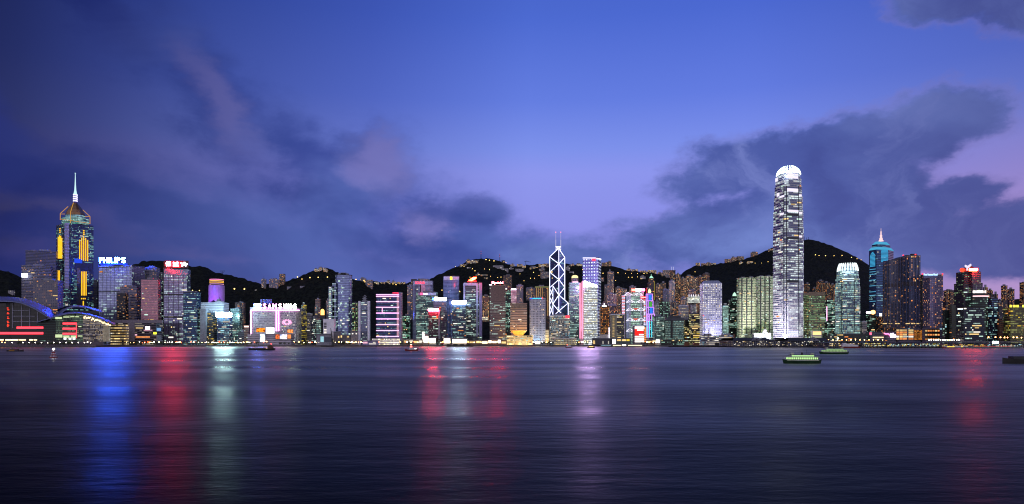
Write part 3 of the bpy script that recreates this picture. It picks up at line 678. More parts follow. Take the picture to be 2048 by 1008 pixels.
tower('chimney_block', 'small tan tower with a lit white cap left of the pink-outlined building', 488.5, 497.5, 653, 1545, 'tan', 'box', 1, 0, nwin=0, lit=.05, plant=False).panel('lit_cap', 488.5, 497.5, 651.5, 654.5, glow('cap_light', 'ffd8c8', 2, False))
tower('low_block', 'low dim grey block between the green office and the small capped tower', 476, 492, 664, 1560, 'concrete', nwin=4, wk='w', wall='4a4a55')

# pink-outlined building and what stands round it
B_SAM = tower('trade_building', 'wide grid-fronted block outlined in pink tubes under the big letters', 500, 604, 616, 1570, 'whitegrid', 'box', .45, 0, nwin=60, wk='gywg', span=3, wall='b4acbc', glass='545870', wf=.66, hf=.58, bay=2.2, fh=3.6, lit=.45, b='d8ffe8', s=1.0, plant=False)
for p, q in (((502.5, 620.5), (597.5, 620.5)), ((502.5, 620), (502.5, 667)), ((553, 621), (553, 662)), ((557.5, 621), (557.5, 662))): front_tube(B_SAM, 'light_tube', p, q, 1.9, NEON_PINK, 1.2)
for k in range(16):
    a = k*2*math.pi/16; q = (574+10*math.cos(a), 644.5+6*math.sin(a)); p = (574+4*math.cos(a), 644.5+2.4*math.sin(a)); front_tube(B_SAM, 'star_ray', p, q, .9, NEON_ROSE, .8)
def poster(name, c1, c2, s):
    m, T = new_mat(name); em = T.n('ShaderNodeEmission'); tc = T.n('ShaderNodeTexCoord')
    T.put(em.inputs[0], T.mix(T.ss(T.noise(tc.outputs['Object'], .16, 3, .6, .8), .42, .58), lin(c1), lin(c2))); em.inputs[1].default_value = s
    T.put(T.n('ShaderNodeOutputMaterial').inputs[0], em.outputs[0]); return m
b = tower('shopping_centre', 'low pale shopping podium with glowing billboards in front of the pink-outlined building', 495, 588, 668, 1535, 'concrete', 'box', .25, 0, nwin=0, lit=.0, plant=False, wall='a4a0b0', parapet=False)
for (x0, x1, y0, y1, mt, lb) in ((513, 530, 656, 664, poster('poster_orange', 'ff8a28', '5a1c08', 2.), 'orange billboard on the podium, left of the white billboard'), (532, 548.5, 655, 667, glow('poster_white', 'f4f0ff', 3.2), 'white billboard on the podium roof in front of the pink double tube'),
      (575, 586, 659, 666, poster('poster_amber', 'ffa860', 'c04818', 1.3), 'amber billboard pair high on the podium right end'), (560, 574, 669, 678, poster('poster_pale', 'f4f0ff', '6a78a0', 2.4), 'pale white billboard low on the podium'),
      (551, 559, 669, 678, poster('poster_rust', 'ff7a40', '7a3424', 1.1), 'rust-orange poster left of the pale white billboard'), (575, 582, 669, 677, glow('poster_peach', 'ffa060', 1.), 'peach poster right of the pale white billboard'), (520, 530, 668, 684, poster('poster_blue', 'e8f0ff', '8090b8', 2.8), 'tall bluish-white lit banner at the podium left end')):
    Y = 1532.; r = thing('billboard', lb, 'billboard', pt((x0+x1)/2, y1, Y)); mb = MB(); a, c = pt(x0, y1, Y), pt(x1, y0, Y); mb.box(((a.x+c.x)/2, Y, (a.z+c.z)/2), (c.x-a.x, .6, c.z-a.z)); mb.build('poster', mt, r)
    mb = MB(); mb.box(((a.x+c.x)/2, Y+.8, (a.z+c.z)/2), (c.x-a.x+1, .8, c.z-a.z+1)); mb.build('frame', M_DARK, r)
tower('office_tower', 'dark tower striped with small yellow lights right of the pink-outlined building', 603, 613.5, 609, 1590, 'dark', 'box', 1, 0, nwin=26, wk='kk', span=2, lit=.5, a='e8d050', b='ffd850', wf=.8)
tower('office_tower', 'pale grey office with bright top rooms right of the yellow-striped tower', 611, 625, 628, 1610, 'concrete', 'box', 1, 0, nwin=14, wk='wyw', wall='7c7e86', lit=.3)
tower('office_tower', 'dark office with short white window rows left of the glowing arch sign', 624, 632, 637, 1600, 'dark', 'box', 1, 0, nwin=14, wk='www', span=2, lit=.4)
tower('apartment_tower', 'thin grey tower with vertical ribs left of the glowing arch sign', 629.5, 637, 612, 1660, 'aptgrey', 'box', 1, 0, nwin=6, lit=.12)
tower('apartment_tower', 'dim tan tower with flat square top behind the glowing arch sign', 630.5, 642, 599, 1740, 'tan', 'box', 1, 0, nwin=4, lit=.1)
tower('office_tower', 'greenish lit slim office below the glowing arch sign', 633, 642, 640, 1585, 'green', 'box', 1, 0, nwin=10, wk='gg', lit=.7)
b = tower('office_tower', 'dark slim block that carries the glowing orange arch sign', 640.5, 652, 630.5, 1600, 'dark', 'box', 1, 0, nwin=4, wk='g', lit=.1, plant=False)
r = sign_frame(b, 'arch_sign', 'orange glowing arch-shaped sign on a dark slim block', 641, 648.5, 618, 630, 1597, legs=False)
mb = MB(); pp = [pt(641.3, 630, 1597), pt(648.3, 630, 1597)]+[pt(644.8+3.5*math.cos(a*math.pi/8), 622-4*math.sin(a*math.pi/8), 1597) for a in range(9)]
mb.face(pp); mb.face([(p[0], p[1]+1.5, p[2]) for p in reversed(pp)]); 
for k in range(len(pp)): q, w = pp[k], pp[(k+1) % len(pp)]; mb.face([(q[0], q[1]+1.5, q[2]), (w[0], w[1]+1.5, w[2]), w, q])
mb.build('light_box', glow('arch_glow', 'ffb860', 3.2), r)
b = tower('windowless_block', 'plain white box building with a short ladder of windows on its left', 646.5, 671.5, 639, 1535, 'concrete', 'box', .7, 0, nwin=0, lit=.0, wall='dcdce8', wf=.0, plant=False)
for k in range(7): b.panel('window', 648, 653, 645.5+k*3.2, 647.2+k*3.2, M_BLACK if k < 4 else LIT['w'])
tower('apartment_tower', 'dim grey slab left of the rounded glass tower', 652, 658, 600, 1690, 'aptgrey', 'box', 1, 0, nwin=2)
# rounded glass tower
B = tower('glass_tower', 'tall blue-grey rounded glass tower with a stepped left shoulder', 670.5, 704.5, 550, 1600, 'steel', 'round', .8, 0, nwin=30, wk='ggw', span=6, lit=.17, glass='7c86ae', wall='5c6484', wf=1, hf=.72, metal=.8, plant=False, coh=.85)
for (x0, x1, yt) in ((657, 672, 573), (664.5, 674, 566)):
    p = fit(unit_shape('box', 1.2), x0, x1, 1600); B.prism('shoulder', p, 3, zat(yt, 1600), facade('steel', lit=.3, glass='6c7698', wall='5c6484', wf=1, coh=.85)[0], BASE)
B.windows(22, 'gg', 4)
for x0, x1, t in ((676, 698, 546.5), (681, 693, 545)): p = fit(unit_shape('box', .5), x0, x1, 1612); mb = MB(); mb.prism(p, B.zt, zat(t, 1612)); mb.build('roof_plant', M_GREY, B.root)
for k in range(24): B.panel('lit_bay', 658, 662, 574.5+k*4.1, 576.6+k*4.1, LIT['g' if k % 3 else 'w'])
tower('apartment_tower', 'yellowish-green lit apartment block right of the rounded glass tower', 704, 717, 606, 1650, 'apt', 'cross', 1, 0, nwin=16, wk='oyg', wall='5a6058', a='c8ffb8')
# twin-pylon tower
B = tower('office_tower', 'tower held between two white pylons with a small pagoda-like roof ornament', 722, 736, 604, 1585, 'steel', 'box', .9, 0, nwin=18, wk='gwo', lit=.3, plant=False, parapet=False)
for x0, x1, t in ((716.5, 722.5, 602), (735, 741, 602)): p = fit(unit_shape('box', 2.2), x0, x1, 1580); mb = MB(); mb.prism(p, 3, zat(t, 1580)); mb.build('pylon', plain('pylon_white', 'd4d4e4', .5), B.root)
for x0, x1, y0, y1 in ((724, 735, 604, 600), (726.5, 732.5, 600, 597.5), (724.5, 734.5, 597.5, 596), (727, 732, 596, 592.5), (725.5, 733.5, 593.6, 592.4), (728, 731.5, 592.4, 590)):
    p = fit(unit_shape('box', 1), x0, x1, 1590); mb = MB(); mb.prism(p, zat(y0, 1590), zat(y1, 1590), bottom=True); mb.build('roof_ornament', M_GREY, B.root)
B.panel('dark_band', 723, 734, 620.5, 622, M_BLACK); B.panel('lit_corner', 738, 740, 603, 608, LIT['w'])
# pink banded tower
B = tower('office_tower', 'tower wrapped in pink horizontal light bands', 753, 798, 588, 1570, 'blue', 'box', .7, 0, nwin=44, wk='gwyg', span=4, lit=.3, plant=False)
p = fit(unit_shape('box', .9), 788, 805, 1590); B.prism('rear_wing', p, 3, zat(585, 1600), facade('steel', lit=.25, wf=.8)[0], BASE)
for y in (589.5, 593, 603.2, 614.7, 626.2, 637.8, 649.2, 661, 673): front_tube(B, 'light_band', (752.5, y), (798, y), 2.0, glow('band_pink', 'f2a8e8', 2.3), .7)
for x in (794, 796.5): front_tube(B, 'light_band', (x, 590), (x, 672), 1.4, glow('band_rose', 'f0b0c8', .9, False), .5)
front_tube(B, 'light_band', (764.5, 615), (764.5, 625), 1.2, NEON_ROSE, .5)
r = sign_frame(B, 'rooftop_sign', 'small red sign panel on top of the pink banded tower', 785, 797, 585, 588, 1572, legs=False); mb = MB(); mb.box(tuple(pt(791, 586.5, 1572)), (13.5, 1, 3.4)); mb.build('light_box', glow('small_red', 'ff3a60', 1.6, False), r)
tower('low_block', 'white-framed low entrance block at the foot of the pink banded tower', 744, 800, 677, 1555, 'full', 'box', .2, 0, nwin=0, lit=1.1, a='fff0d8', s=2.2, wall='b8a8c0', plant=False, parapet=False)
tower('office_tower', 'small dark building with green lit windows right of the pink banded tower', 803, 820.5, 632, 1720, 'darkgreen', 'box', .8, 0, nwin=22, wk='ggy', lit=.5, b='60e890')
# hotel cluster
B = tower('hotel_tower', 'pale curved hotel with red lettering across its top', 825.5, 866.5, 561, 1790, 'steel', 'bow', .5, 0, nwin=24, wk='oow', wall='9aa0c0', glass='7078a0', lit=.16, b=ORANGE, wf=.7, hf=.6, fh=3.4)
B.panel('top_wall', 827, 865, 562, 570, plain('pale_top', '9ca0c4', .5), .8); B.panel('glass_strip', 842, 850.5, 570, 590, plain('pink_glass', 'd0a0c8', .3), .6); B.panel('dark_slot', 840, 842, 570, 590, M_DARK)
r = thing('hotel_sign', 'red hotel lettering at the top of the pale curved hotel', 'sign', pt(840, 568, 1770)); letters('lettering', 'CONRAD', 830, 849.5, 563, 568, 1766, glow('hotel_red', (1, .06, .12), 2.2, False), r, bold=.02)
tower('hotel_tower', 'slim apartment wing with orange windows left of the pale curved hotel', 814.5, 826, 571, 1770, 'aptgrey', 'box', 1, 0, nwin=20, wk='ooy', zb=zat(616, 1770)-30, wall='686c88')
B = tower('office_tower', 'green-lit office tower with a white panelled top below the pale curved hotel', 832.5, 875.5, 585, 1700, 'green', 'box', .8, 6, nwin=60, wk='ggw', span=5, lit=.6, glass='3c5c5c', wall='2c3a44')
B.panel('top_wall', 836, 872, 585.5, 590.5, plain('pale_top', '9ca0c4', .5), .8)
r = thing('office_sign', 'small white lettering beside a red square, on the green-lit tower', 'sign', pt(846, 590, 1690)); mb = MB(); mb.box(tuple(pt(843, 587.7, 1694)), (6, 1, 5)); mb.build('red_square', glow('logo_red', 'ff5080', 2.5, False), r); [MB().box(tuple(pt(847.6+k*1.7, 588-(k == 0)*.5, 1694)), (1.5, .6, 2.6+(k == 0))).build('letter', NEON_WHITE, r) for k in range(5)]
tower('office_tower', 'mauve-grey office tower under the long bluish-white signboard', 867, 893.5, 603, 1655, 'steel', 'box', .9, 0, nwin=30, wk='wwo', span=3, wall='5c4c5e', glass='5c5468', lit=.22, plant=False)
r = sign_frame(None, 'signboard', 'long bluish-white signboard on the mauve-grey tower', 868.5, 893, 595.5, 601.5, 1653); mb = MB(); mb.box(tuple(pt(880.7, 598.5, 1653)), (29, 1.4, 7)); mb.build('light_box', SIGN_WHITE, r); mb = MB(); mb.box(tuple(pt(866, 598, 1653)), (3, 1.4, 5)); mb.build('blue_light', glow('sign_blue', '3a80ff', 8), r)
B = tower('office_tower', 'dark maroon office tower with an orange-red sign along its top', 857, 882.5, 618, 1585, 'dark', 'box', .9, 0, nwin=36, wk='gggy', span=4, wall='241a20', glass='3a2c38', lit=.3, plant=False)
r = sign_frame(B, 'signboard', 'orange-red glowing sign strip atop the dark maroon tower', 856.5, 876.5, 617, 622, 1582, legs=False); mb = MB(); mb.box(tuple(pt(866.5, 619.6, 1582)), (22.6, 1.4, 5)); mb.build('light_box', glow('orange_strip', (1, .03, .06), 560), r); mb = MB(); mb.box(tuple(pt(866.5, 619.6, 1580.8)), (20, .6, 2.4)); mb.build('lettering', glow('orange_strip_core', 'ff9a20', 6, False), r)
B.panel('corner_pier', 876.5, 880, 620, 678, M_GREY, 1.); B.panel('red_star', 873, 876, 631, 635, glow('red_star_glow', 'ff3418', 3, False))
B = tower('hotel_tower', 'blue curved hotel tower with a yellow emblem high in the middle', 886.5, 918.5, 552.5, 1740, 'blue', 'bow', .5, 0, nwin=40, wk='ooyo', span=1, wall='66709c', glass='4c5c94', lit=.12, fh=3.4, plant=False)
B.panel('top_wall', 887.5, 917.5, 553, 560, plain('pale_top', '9ca0c4', .5), .9); B.panel('emblem', 900, 904.5, 553.5, 559.5, glow('emblem_yellow', 'ffe63c', 2.4), .5, 1.4); B.panel('pink_end', 915.5, 917.5, 553.5, 560, plain('pink_end', 'd080b0', .5), .5, 1.2)
B.panel('dark_band', 887, 903, 596, 597, M_BLACK)
tower('office_tower', 'dark glass office block under the plain white signboard', 904, 933, 608, 1592, 'blue', 'box', .9, 0, nwin=46, wk='wwgo', span=5, wall='1c2434', glass='2c3c54', lit=.38, plant=False)
r = sign_frame(None, 'signboard', 'plain white-violet signboard on the dark glass block', 904, 932, 601.5, 608, 1589, legs=False); mb = MB(); mb.box(tuple(pt(918, 604.8, 1589)), (31.8, 1.6, 7.2)); mb.build('light_box', glow('sign_blue_white', (.5, .7, 1), 130), r)
# swoosh tower
B = tower('office_tower', 'dark office tower with pale side piers under the red flame sign', 927.5, 964, 565, 1650, 'dark', 'oct', .9, 0, nwin=46, wk='gwgw', span=5, wall='30323c', glass='2c3440', lit=.42, plant=False)
for x0, x1 in ((927.5, 930.5), (952.5, 956), (958, 963.5)): B.panel('pier', x0, x1, 566, 673, plain('pier_lilac', '8484a0', .5), 1.2)
B.panel('top_wall', 929, 953, 566, 571, plain('pier_lilac', '8484a0', .5), 1.)
p = fit(unit_shape('box', .6), 935, 953, 1656); mb = MB(); mb.prism(p, B.zt, zat(561.5, 1656)); mb.build('roof_plant', plain('rose_panel', 'a05068', .5), B.root)
r = sign_frame(B, 'flame_sign', 'red flame-shaped sign on the dark tower with pale piers', 937, 953, 554, 562, 1652, legs=False); mb = MB()
fl = [(937, 561), (940, 558.5), (945, 555.3), (950, 554.2), (953, 554.6), (951.5, 557.5), (948, 559.5), (943, 562)]
pp = [pt(x, y, 1651) for x, y in fl]; mb.face(list(reversed(pp))); mb.face([(p[0], p[1]+1.2, p[2]) for p in pp])
for k in range(8): q, w = pp[k], pp[(k+1) % 8]; mb.face([q, w, (w[0], w[1]+1.2, w[2]), (q[0], q[1]+1.2, q[2])])
mb.build('flame', SIGN_RED, r); mb = MB(); mb.bar(pt(938.5, 560.7, 1650), pt(944, 558.4, 1650), 1.8); mb.build('flame_core', SIGN_YELRED, r)
tower('apartment_tower', 'apartment tower with many orange windows between flame sign tower and brown tower', 963, 978.5, 592, 1820, 'apt', 'cross', 1, 0, nwin=34, wk='ooyy', span=1, lit=.5, zb=zat(628, 1820)-20)
tower('low_block', 'long lit white house on the slope below the orange apartment tower', 963, 976, 633.5, 1790, 'full', 'box', .5, 0, nwin=0, lit=1.1, zb=zat(637, 1790)-4, a='fff0c8', s=2, plant=False, parapet=False)
B = tower('office_tower', 'plain brown tower under the red lettering', 979.5, 1011, 571.5, 1605, 'tan', 'box', .9, 0, nwin=44, wk='ggyg', span=6, wall='6e5a58', glass='584a4c', lit=.26, wf=.9, hf=.45, coh=.8, metal=.3, plant=False)
B.panel('blank_top', 981, 1009, 573, 602, plain('brown_top', '66524f', .6), .5)
r = sign_frame(B, 'rooftop_sign', 'red rooftop lettering on the plain brown tower', 984, 1006, 563.5, 568.5, 1607); letters('lettering', 'Hyundai', 984, 1006, 563, 569, 1606, SIGN_RED2, r, bold=-.01)
mb = MB(); mb.box(tuple(pt(981.5, 570.2, 1606)), (5.5, 1.2, 3)); mb.build('white_light', glow('sign_small_white', 'f4f0ff', 4, False), r)
tower('office_tower', 'dark green-lit tower just behind the right side of the brown tower', 1003, 1022, 576, 1690, 'darkgreen', 'box', .8, 0, nwin=40, wk='ggwo', span=2, lit=.45).panel('roof_light', 1010, 1014, 576.5, 579, LIT['w'])
tower('apartment_tower', 'hillside apartment tower with amber windows above the brown tower', 1007, 1024, 551, 2240, 'aptdark', 'cross', 1, 0, zb=hill_z(1015, 2260)-3, nwin=46, wk='yyo', span=1, lit=.3, wall='44424c')
B = tower('office_tower', 'pinkish lit tower with a white light strip on top', 1020.5, 1033, 577, 1770, 'steel', 'box', .9, 0, nwin=16, wk='ppw', wall='c09098', glass='a88088', lit=.45, a='ffd8e0', b='ffb8b8', plant=False); B.panel('light_strip', 1021, 1032.5, 577, 580, glow('strip_lilac', 'ece0ff', 3, False))
tower('apartment_tower', 'grey ribbed tower with orange top rooms right of the pinkish lit tower', 1032.5, 1046.5, 571, 1820, 'aptgrey', 'oct', 1, 0, nwin=22, wk='oyo', span=1, zb=zat(640, 1820))
# tower on an inverted foot
B = tower('barracks_tower', 'tower that narrows to a glowing golden foot', 1020.5, 1054, 607.5, 1600, 'tan', 'box', 1, 0, nwin=14, wk='yow', wall='b49a8c', glass='6a5a54', hf=.45, wf=1, lit=.08, zb=zat(661, 1600), plant=False)
B.panel('louvre_top', 1022, 1053, 609, 616.5, plain('louvre_brown', '4a3c38', .6), .6)
for k in range(18): front_tube(B, 'louvre', (1022.5+k*1.72, 609), (1022.5+k*1.72, 616.5), .7, plain('louvre_pale', 'b0a090', .6), 1.)
p = B.poly; q = inset(p, 13); mb = MB(); mb.prism(q, zat(670, 1600), zat(661, 1600), top=p, cap=False); mb.build('flared_foot', plain('golden_stone', 'd8b878', .6), B.root)
mb = MB(); mb.prism(inset(p, 15), 3, zat(670, 1600)); mb.build('stem', plain('golden_stone', 'd8b878', .6), B.root)
for px in (1022, 1037, 1052): flood(B, 'floodlight', (pt(px, 0, 1582).x, 1580, 16), pt(px, 662, 1606), 4.2e4, 'ffc040', 120)
b = tower('low_block', 'low golden floodlit block round the tower with the golden foot', 1013.5, 1066, 671, 1560, 'full', 'box', .3, 0, nwin=0, lit=.9, a='ffe9b0', b='ffd070', s=1.6, wall='d8c090', plant=False, parapet=False)
for px in (1020, 1040, 1060): flood(b, 'floodlight', (pt(px, 0, 1540).x, 1540, 4), pt(px, 676, 1560), 1.6e4, 'ffc858', 130)
B = tower('office_tower', 'pale grey grid-fronted block with a blue light strip on its roof edge', 1059, 1091, 597, 1600, 'whitegrid', 'box', .8, 0, nwin=36, wk='wyw', span=1, lit=.16, wall='a8acc4', glass='343a50', bay=3.4, fh=3.9, wf=.5, hf=.55)
B.panel('light_strip', 1065, 1084, 596, 597.6, glow('strip_blue', '38b0ff', 2.2, False)); B.panel('light_strip', 1059.5, 1065, 596.3, 597.6, glow('strip_deep_blue', '3060ff', 2, False)); B.panel('red_light', 1083.5, 1086, 595.3, 597.6, glow('strip_red', 'ff4050', 2.5, False))
flood(B, 'floodlight', (pt(1075, 0, 1585).x, 1583, 4), pt(1075, 655, 1602), 5e4, 'c8f4ff', 120)
B = tower('low_block', 'small cream floodlit block right of the pale grid-fronted block', 1090.5, 1097.5, 660, 1600, 'concrete', 'box', 1, 0, nwin=2, wk='yy', wall='e0d0a8', lit=.2, plant=False); flood(B, 'floodlight', (pt(1094, 0, 1586).x, 1586, 6), pt(1094, 662, 1602), 3e4, 'ffdc98', 110)
tower('apartment_tower', 'grey slab apartments with orange windows behind the pale grid-fronted block', 1052, 1071, 576, 1960, 'aptgrey', 'cross', 1, 0, nwin=30, wk='ooy', span=1, zb=zat(596, 1960)-6)
B = tower('apartment_tower', 'dark tower with gold vertical light lines left of the crossed-brace tower', 1070, 1100, 573.5, 1880, 'aptdark', 'box', .6, 0, nwin=14, wk='oy', lit=.12, wall='4a4848')
for x in (1073, 1076.5, 1081, 1084.5, 1095, 1098): front_tube(B, 'light_line', (x, 575.5), (x, 632), .9, glow('line_gold', 'e8b878', .8, False), .4)
front_tube(B, 'light_line', (1070, 574), (1099, 574), 1., glow('line_lime', 'd8e888', .7, False), .5)
# foot of the crossed-brace tower
B = tower('office_tower', 'grey stepped office block in front of the crossed-brace tower', 1098.5, 1140, 632, 1600, 'concrete', 'box', .6, 0, nwin=60, wk='wwyg', span=3, lit=.55, wall='6a7078', glass='2c343a', wf=.85, hf=.5, coh=.4, s=1.2)
B.panel('red_sign', 1131, 1139, 631, 636, glow('sign_red_small', 'ff4858', 1.5, False), 1)
B = tower('colonnade_hall', 'low hall with tall pale columns and warm light inside', 1108, 1152.5, 676, 1556, 'full', 'box', .25, 0, nwin=0, lit=1.1, a='ffe8a0', b='ffd880', wall='6a5a48', s=1.0, plant=False, parapet=False)
for k in range(15): front_tube(B, 'column', (1108.5+k*3.1, 677.5), (1108.5+k*3.1, 688), 1.1, M_STONE, .9)
front_tube(B, 'cornice', (1107.5, 676.8), (1153, 676.8), 2., M_STONE, .7)
tower('office_tower', 'green glass tower with rows of lit floors right of the crossed-brace tower', 1137.5, 1160, 566, 1690, 'green', 'box', .9, 0, nwin=70, wk='ggwg', span=5, lit=.6, wall='30443c', glass='406058', plant=False)
B = tower('apartment_tower', 'pale tower with a lit arched top behind the green glass tower', 1142.5, 1157, 556, 1840, 'aptgrey', 'oct', 1, 0, nwin=4, wk='y', plant=False, parapet=False)
mb = MB(); cx, cy = B.root.location.x, B.root.location.y; mb.lathe((cx, cy, B.zt), [(8.5, 0), (8.5, 4), (7, 6.5), (4, 8)], 14); mb.build('lit_dome', glow('dome_yellow', 'ffe8a8', 1.4, False), B.root)
B.panel('light_strip', 1145, 1156, 563.5, 566, glow('strip_pink', 'ffc0dc', 3, False), 3.)
# grid-of-lights tower
B = tower('office_tower', 'tall square tower dotted with a regular grid of white lights', 1165.5, 1202, 515.5, 1745, 'blue', 'box', 1, -17, nwin=0, lit=3., coh=.1, bay=6.6, fh=7.6, wf=.5, hf=.36, a='e8f2ff', b='d8f0ff', wall='4c5a80', glass='54648c', s=1.9, plant=False)
for q, w in (((1165.6, 516), (1191.5, 516)), ((1193, 516.4), (1201.8, 518.5))): front_tube(B, 'edge_light', q, w, 1.3, NEON_WHITE, .5)
for x in (1191.8, 1193.3): front_tube(B, 'edge_strip', (x, 519), (x, 660), .8, plain('edge_steel', '98a0b8', .3, .8), .4)
B.panel('red_emblem', 1184, 1191, 517, 522, glow('emblem_red', 'ff3c58', 2, False), .6, 1.)
# leaning-top white and pink tower
B = tower('office_tower', 'tower with slanting top, pink flank and bright white floors', 1167, 1195, 573, 1610, 'full', 'box', .8, 0, nwin=0, lit=1.7, coh=.9, a='f4fbff', b='fff6cc', wf=1, hf=.5, s=1.75, chunk=16, wall='8a929c', plant=False, parapet=False, roof=M_GREY)
f0, f1 = B.poly[0], B.poly[1]; mb = MB(); zt = B.zt
tp = [(f0[0], f0[1], zt), (f1[0], f1[1], zt), (f1[0], f1[1], zt+2), (f0[0], f0[1], zat(562, 1610))]; bk = [(p[0], p[1]+26, p[2]) for p in tp]
mb.face(tp); mb.face([bk[1], bk[0], bk[3], bk[2]]); mb.face([tp[3], tp[2], bk[2], bk[3]]); mb.face([bk[0], tp[0], tp[3], bk[3]]); mb.face([tp[1], bk[1], bk[2], tp[2]])
mb.build('slanted_crown', glow('crown_violet_white', (.66, .42, 1), 240), B.root)
p = fit(unit_shape('box', 2.2), 1158.5, 1167, 1606); mt = plain('pink_flank', 'e0a8b4', .5); mb = MB(); z1, z2 = zat(567, 1606), zat(560, 1606)
mb.prism(p, 3, z1, cap=False); mb.face([(p[0][0], p[0][1], z1), (p[1][0], p[1][1], z1), (p[1][0], p[1][1], z2)]); mb.face([(p[2][0], p[2][1], z1), (p[3][0], p[3][1], z1), (p[2][0], p[2][1], z2)]); mb.face([(p[0][0], p[0][1], z1), (p[1][0], p[1][1], z2), (p[2][0], p[2][1], z2), (p[3][0], p[3][1], z1)]); mb.face([(p[1][0], p[1][1], z1), (p[2][0], p[2][1], z1), (p[2][0], p[2][1], z2), (p[1][0], p[1][1], z2)])
mb.build('pink_flank', mt, B.root)
for px in (1160, 1165): neon(B, 'light_line', (px, 566 if px < 1163 else 562, 1606), (px, 677, 1606), 2.2, glow('line_pink', 'ff9cc4', 1.5), -.8)
for k, (y, z) in enumerate(((676, 640), (676, 600))): flood(B, 'floodlight', (pt(1162, 0, 1575).x, 1578, 5), pt(1162, z, 1606), 1.4e5, 'ffc4d4', 40)
# black tower with pyramid
B = tower('hotel_tower', 'black tower with columns of orange windows and a small lit pyramid roof', 1199, 1218, 613, 1620, 'dark', 'box', 1, 0, nwin=60, wk='oo', span=1, bay=3.1, fh=3.6, wf=.5, hf=.6, coh=0, lit=.75, a='ff9838', b='ffb860', wall='0c0a0c', glass='140f0e', s=1.2, plant=False)
mb = MB(); p = B.poly; q = [(sum(t[0] for t in p)/4+(t[0]-sum(u[0] for u in p)/4)*.12, sum(t[1] for t in p)/4+(t[1]-sum(u[1] for u in p)/4)*.12) for t in p]; mb.prism(inset(p, 1.5), B.zt, zat(601, 1620), top=q); mb.build('pyramid_roof', plain('brown_roof', '40302c', .6), B.root)
B.panel('white_crest', 1204, 1213, 611, 613.4, NEON_WHITE); B.panel('white_crest', 1207.6, 1209.6, 606.5, 611, NEON_WHITE)
B.panel('pale_base', 1199, 1218, 669, 680, M_STONE, .8)
mb = MB(); mb.bar(pt(1218.5, 680, 1615), pt(1218.2, 655, 1615), 1.6); mb.build('light_edge', NEON_WHITE, B.root)
B = tower('office_tower', 'tan and dark twin-front office block between the black tower and the truss-fronted bank', 1220.5, 1249, 629, 1600, 'concrete', 'box', .8, 0, nwin=26, wk='yyw', span=4, wall='4c4c4c', glass='242628', a='fff8c0', lit=.4, wf=.95, hf=.42, plant=False)
B.panel('tan_flank', 1221, 1233.5, 630, 676, plain('tan_flank', '7c7868', .7), .8)
for x in (1225.2, 1227.2): 
    for k in range(14): B.panel('slot_light', x, x+1.2, 633+k*3, 634.4+k*3, LIT['y'], .3, 1.)

# ------------------------------------------------------------------ landmarks
def landmark(name, label, poly, zb=3., cat='building', d=BASE):
    B = Bld(name, label, cat, sum(p[0] for p in poly)/len(poly), sum(p[1] for p in poly)/len(poly), zb); B.poly = poly; B.ym = min(p[1] for p in poly); B.d = d; return B
def stage(B, name, poly, y0, y1, mat, d, Yref, top=None, roof=M_ROOF): return B.prism(name, poly, y0 if y0 < 0 else zat(y0, Yref), zat(y1, Yref), mat, d, top, roof)

# pointed tower, far left
P = pdpoly([(112.5, 1785), (129, 1752), (139.5, 1750), (187, 1790), (178, 1825), (121, 1825)])
mt, d = facade('blue', wall='0c1024', glass='1e2c58', lit=.36, coh=.5, a='a8f0e0', wf=.9, hf=.55)
B = landmark('pointed_tower', 'very tall dark blue tower with golden light bars and a glowing pyramid spire', P, d=d); B.zt = zat(446.5, 1752)
B.prism('body', P, 3, B.zt, mt, d)
B.panel('corner_strip', 129.5, 138.6, 446, 577, facade('bands', wall='a8a0bc', glass='565a80', lit=.1, hf=.45, wf=1)[0], .6); B.panel('corner_dark_edge', 138.8, 141.2, 446, 610, M_DARK, .5)  # dark strip down the right edge of the pale corner face
for k, x in enumerate((159.2, 163.2, 167.2, 171.2, 175.2)):
    B.panel('light_bar', x-.85, x+.85, (479.5, 475.5, 472.8, 476, 480)[k], (518, 519.5, 521, 521.7, 522.3)[k], NEON_YEL, .7, .3)
B.panel('light_backing', 158, 176.6, 482, 519, plain('rust_panel', '8a4a1c', .5), .2, .1)
for x in (163, 166, 169, 172): B.panel('light_bar', x-.8, x+.8, 543, 591, NEON_YEL, .7, .3)
for x, y0, y1 in ((117.2, 474, 517), (119.5, 471, 517), (121.8, 472, 517), (124, 476, 517), (116.5, 541, 561), (119, 541, 561)): B.panel('light_bar', x-.7, x+.7, y0, y1, NEON_YEL, .7, .3)
for y in (457.5, 461, 464.5): B.panel('light_dot', 119.4, 121.2, y-1, y+1, NEON_YEL, .5, .3)
for y in (461.5, 465.5, 469.0): B.panel('light_dot', 166, 168.8, y-1.2, y+1.2, NEON_YEL, .5, .3)
for x, y0, y1 in ((163, 596, 598.5), (166.5, 596, 598.5), (170, 596, 598.5), (166.5, 602, 611)): B.panel('light_bar', x-1, x+1, y0, y1, NEON_YEL, .7, .3)
B.panel('dark_belt', 149, 186.5, 525, 541, plain('belt_dark', '140c1e', .6), .4); B.panel('dark_face', 153.5, 174, 541, 612, plain('face_black', '0a0c12', .5), .12)
B.panel('brown_pier', 153.5, 159.5, 536, 568, M_BROWN, .5, .6)
B.panel('small_blue_sign', 148.5, 164, 517.5, 526, glow('blue_sign_panel', '2a50f0', 1., False), .5, .3)  # small blue sign panel on the right face
B.windows(60, 'ggcw', 3)
cx, cy = sum(p[0] for p in P)/6, sum(p[1] for p in P)/6; Yc = cy-14
def cpx(px, py, Y=Yc): return pt(px, py, Y)
